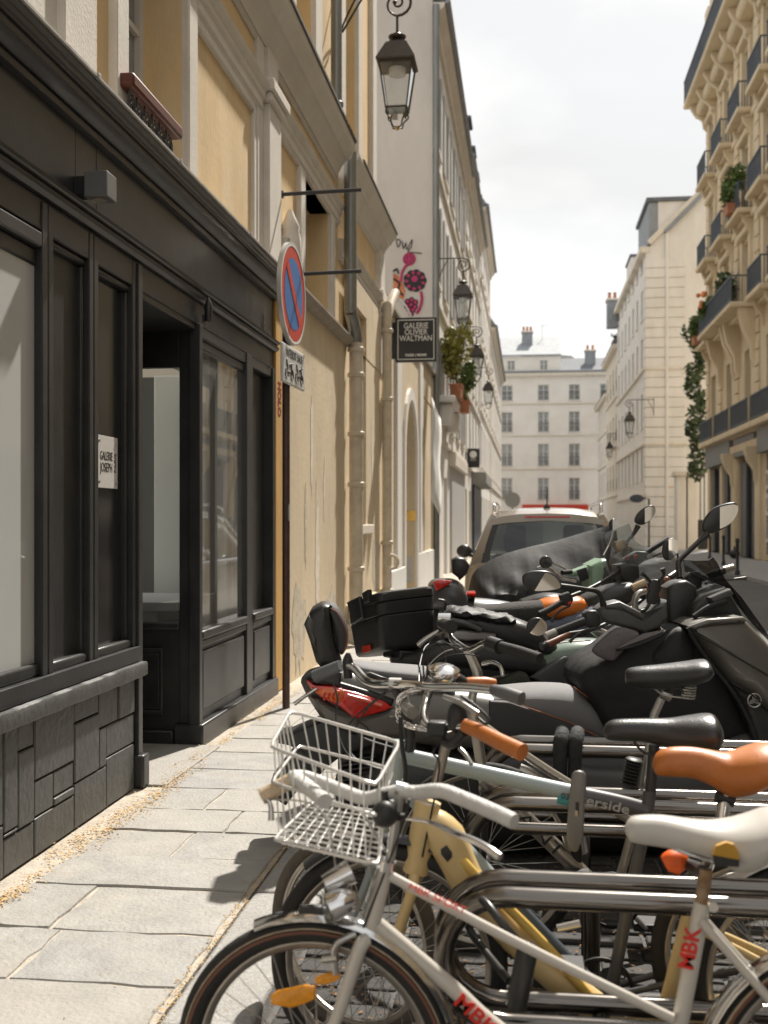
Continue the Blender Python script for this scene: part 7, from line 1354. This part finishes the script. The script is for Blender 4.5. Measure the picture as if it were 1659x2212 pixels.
m3.pan('fly_screen', 'B2', [(648, 385), (665, 355), (800, 298), (815, 345), (835, 400), (760, 440), (690, 450), (655, 420)], .006, 'glass_screen', -.1, .001); m3.pan('fly_screen', 'B2', [(690, 452), (830, 405), (870, 430), (960, 520), (1005, 600), (870, 640), (785, 660), (700, 600), (676, 540)], .006, 'glass_screen', -.12, .001)
m3.pan('screen_clamp', 'B2', [(712, 415), (775, 395), (790, 450), (740, 480), (718, 450)], .05, mat('clamp_tan', (.34, .29, .22), .4, metal=.4), -.08, .012)
# ------------------------------------------------------------ mint scooter
m4 = MC('scooter', 'mint green scooter with round mirrors behind the orange motorcycle', 'scooter', 8.3, .2, base=('D', 1280, 1450)); T = m4.t
m4.body('headset', 'B2', [(415, 610, 625, .04), (440, 590, 630, .07), (520, 560, 620, .09), (590, 525, 600, .1), (640, 515, 570, .08)], 'mint', e=2.6); m4.pan('leg_shield', 'B2', [(560, 560), (640, 520), (655, 600), (620, 760), (560, 820)], .3, 'mint', .15, .04); m4.body('rear_body', 'B2', [(120, 800, 960, .12), (250, 740, 980, .2), (400, 760, 980, .2), (480, 820, 980, .1)], 'mint', e=2.5); m4.body('seat', 'B2', [(130, 770, 830, .1), (280, 730, 800, .15), (430, 745, 800, .13), (480, 780, 810, .05)], 'black_leather'); m4.wheel('D', 1180, 1420, .24, .05); m4.wheel('D', 1310, 1420, .24, .05)
m4.mirror('B2', import_c(285, 540, 40, 40), .3, th=.02, ins=.9, vt=.25); m4.tube('mirror_arm', 'B2', [(325, 545, .3), (370, 565, .28), (415, 590, .25)], .007, 'chrome'); m4.mirror('B2', import_c(705, 310, 30, 40), -.3, th=.02, ins=.9); m4.tube('mirror_arm', 'B2', [(700, 350, -.3), (680, 420, -.28), (640, 500, -.2)], .007, 'chrome'); m4.pan('phone_holder', 'B2', [(475, 590), (535, 570), (555, 640), (500, 665)], .02, 'black_plastic', .2, .006); m4.tube('grip', 'B2', [(385, 605, .3), (440, 600, .25)], .018, 'rubber'); m4.tube('rack_bar', 'B2', [(230, 575, .2), (280, 565, .2), (330, 590, .2), (380, 640, .2), (470, 660, .15)], .009, 'chrome')
# ------------------------------------------------------------ covered motorcycle
m5 = MC('covered_motorcycle', 'motorcycle hidden under a black waterproof cover beside the car', 'motorcycle', 9.4, .18, base=('D', 1130, 1400))
o = m5.body('cover', 'C5', [(45, 1180, 1400, .12), (80, 960, 1420, .22), (130, 850, 1430, .30), (220, 780, 1440, .34), (400, 690, 1440, .36), (650, 615, 1440, .38), (930, 550, 1440, .38), (1200, 470, 1440, .36), (1400, 415, 1440, .30), (1500, 385, 1440, .24), (1570, 400, 1440, .12)], 'cover_black', e=5, et=1.1, n=44, sub=7, fold=.045)
# ------------------------------------------------------------ scooter with grey top box
m6 = MC('scooter', 'grey scooter with domed top box and red lamp strip by the wall', 'scooter', 8.2, .1, base=('D', 980, 1450)); T = m6.t
bx = m6.body('top_box', 'B1', [(850, 640, 760, .1), (880, 612, 800, .2), (950, 602, 815, .24), (1030, 610, 820, .25), (1090, 660, 820, .22), (1112, 730, 815, .12)], mat('box_grey', (.07, .07, .072), .35, coat=.2), e=3); m6.pan('lamp_strip', 'B1', [(882, 628), (930, 612), (1010, 620), (990, 645), (905, 690)], .03, 'lens_red', .245, .01, par=bx); m6.pan('backrest', 'B1', [(1005, 480), (1040, 462), (1095, 470), (1130, 520), (1110, 575), (1060, 620), (1050, 600), (1010, 570)], .2, 'black_leather', .1, .025, .01); m6.body('rear_body', 'D', [(920, 1300, 1450, .1), (1000, 1290, 1480, .2), (1100, 1300, 1480, .2), (1200, 1330, 1470, .1)], 'moto_dark'); m6.body('tail_lamp', 'B1', [(1095, 690, 720, .1), (1160, 685, 730, .14)], 'lens_red'); m6.wheel('D', 960, 1430, .25, .05)
# ------------------------------------------------------------ parked estate car seen from behind
car = thing('parked_car', 'champagne silver car with roof rails parked ahead of the motorcycles', 'car', (.22, 14, 0)); CX = .22
mat('car_paint', (.33, .29, .24), .28, metal=.55, var=.04, scale=3, coat=.8)
def sec(y, pts): return [V((CX + x, y, z)) for x, z in pts] + [V((CX - x, y, z)) for x, z in reversed(pts)]
low = [(0, .30), (.6, .28), (.80, .34), (.87, .5), (.895, .75), (.885, .95), (.85, 1.05), (.76, 1.10), (0, 1.12)]
def scl(k, dz=0): return [(x * k, z + (dz if z > .9 else 0)) for x, z in low]
G().loft([sec(11.78, [(x * .9, .42 + (z - .42) * .8) for x, z in low]), sec(11.84, scl(.965)), sec(12.0, scl(.995)), sec(12.6, scl(1)), sec(14.6, scl(1)), sec(15.4, scl(.98, -.06)), sec(16.0, scl(.92, -.14)), sec(16.25, [(x * .8, .45 + (z - .45) * .7) for x, z in low])]).build('body', 'car_paint', car, smooth=50)
# roof shell and pillars
rf = [(0, 1.705), (.3, 1.698), (.5, 1.672), (.6, 1.63), (.635, 1.59), (.60, 1.575), (.45, 1.60), (0, 1.63)]
G().loft([[V((CX + x, y, z + dz)) for x, z in rf] + [V((CX - x, y, z + dz)) for x, z in reversed(rf)] for y, dz in ((12.12, -.075), (12.2, -.045), (12.4, -.015), (13.0, 0), (13.8, -.005), (14.4, -.05), (14.55, -.09))]).build('roof', 'car_paint', car, smooth=50)
for s_ in (-1, 1):
    P = lambda x, y, z: V((CX + s_ * x, y, z))
    G().loft([[P(.83, 11.95, 1.06), P(.86, 12.45, 1.06), P(.80, 12.5, 1.05), P(.71, 12.0, 1.05)], [P(.74, 12.02, 1.30), P(.765, 12.45, 1.30), P(.70, 12.5, 1.3), P(.655, 12.03, 1.3)], [P(.64, 12.12, 1.55), P(.655, 12.45, 1.56), P(.60, 12.5, 1.56), P(.575, 12.14, 1.555)], [P(.60, 12.16, 1.62), P(.61, 12.45, 1.64), P(.55, 12.5, 1.63), P(.54, 12.16, 1.6)]]).build('pillar', 'car_paint', car, smooth=50)
    G().quad(P(.80, 12.5, 1.09), P(.80, 14.9, 1.09), P(.62, 14.3, 1.58), P(.63, 12.5, 1.60)).build('side_window', 'glass_car', car, smooth=0)
    G().tube(crv([P(.575, 12.2, 1.64), P(.575, 12.26, 1.72), P(.575, 12.5, 1.745), P(.575, 13.5, 1.75), P(.575, 14.2, 1.72), P(.575, 14.3, 1.66)], 5), .018, 10).build('roof_rail', 'chrome', car, smooth=60)
    G().loft([[P(.89, 11.93, .78), P(.70, 11.80, .80), P(.62, 11.80, .98), P(.80, 11.93, 1.06)], [P(.90, 12.25, .84), P(.71, 11.82, .80), P(.63, 11.82, .98), P(.86, 12.25, 1.04)]]).build('tail_lamp', 'lens_red', car, bev=.01)
    G().tube([P(.86, 14.4, 1.08), P(.97, 14.36, 1.12)], .025, 8).ball(P(1.02, 14.34, 1.16), (.10, .06, .085), 12, 8).build('door_mirror', 'black_satin', car)
    for yy in (12.75, 15.25):
        w_ = G().ring((CX + s_ * .78, yy, .33), .25, .03, (1, 0, 0), 32, 8).build('wheel', 'rim_alu', car); G().ring((CX + s_ * .78, yy, .33), .27, .07, (1, 0, 0), 32, 10).build('tyre', 'rubber', w_, smooth=60)
rg = [(-.66, 12.0, 1.09), (-.40, 11.955, 1.085), (0, 11.945, 1.08), (.40, 11.955, 1.085), (.66, 12.0, 1.09), (.65, 12.03, 1.2), (.60, 12.10, 1.4), (.555, 12.16, 1.545), (.50, 12.17, 1.575), (0, 12.15, 1.59), (-.50, 12.17, 1.575), (-.555, 12.16, 1.545), (-.60, 12.10, 1.4), (-.65, 12.03, 1.2)]
P = [V((CX + x * 1.06, y - .014, z)) for x, y, z in rg]; c = sum(P, V((0, 0, 0))) / len(P)
g = G(); I = [c + (p - c) * .88 + V((0, .0, .0)) for p in P]; g.loft([P, I], cap=False); g.build('window_surround', 'black_satin', car, smooth=60)
g = G(); g.add(I + [c], [(i, (i + 1) % len(I), len(I)) for i in range(len(I))]); g.build('rear_window', 'glass_car', car, smooth=60)
BX('brake_light', 'lens_red', car, CX - .24, CX + .24, 12.10, 12.13, 1.582, 1.602, bev=.004); BX('number_plate', 'text_white', car, CX - .26, CX + .26, 11.765, 11.79, .62, .73, bev=.004); G().bar((CX + .02, 11.95, 1.10), (CX + .36, 11.985, 1.17), .012, .02).build('wiper', 'black_plastic', car)
G().tube([(CX, 12.42, 1.69), (CX + .005, 12.43, 1.93)], [.009, .004], 8).lathe([(.04, 0), (.03, .03), (.012, .05)], (CX, 12.42, 1.685), n=12).build('aerial', 'black_plastic', car)
for x in (-.36, .36): BX('headrest', 'black_leather', car, CX + x - .13, CX + x + .13, 13.05, 13.14, 1.18, 1.42, bev=.05); BX('headrest', 'black_leather', car, CX + x - .13, CX + x + .13, 14.0, 14.1, 1.25, 1.5, bev=.05)
BX('rear_seat', 'black_leather', car, CX - .62, CX + .62, 13.0, 13.2, .8, 1.16, bev=.05); BX('parcel_shelf', 'moto_dark', car, CX - .6, CX + .6, 12.05, 13.0, 1.04, 1.07, bev=0)
G().quad((CX - .62, 14.55, 1.6), (CX + .62, 14.55, 1.6), (CX + .75, 15.2, 1.1), (CX - .75, 15.2, 1.1)).build('windscreen', 'glass_car', car, smooth=0)
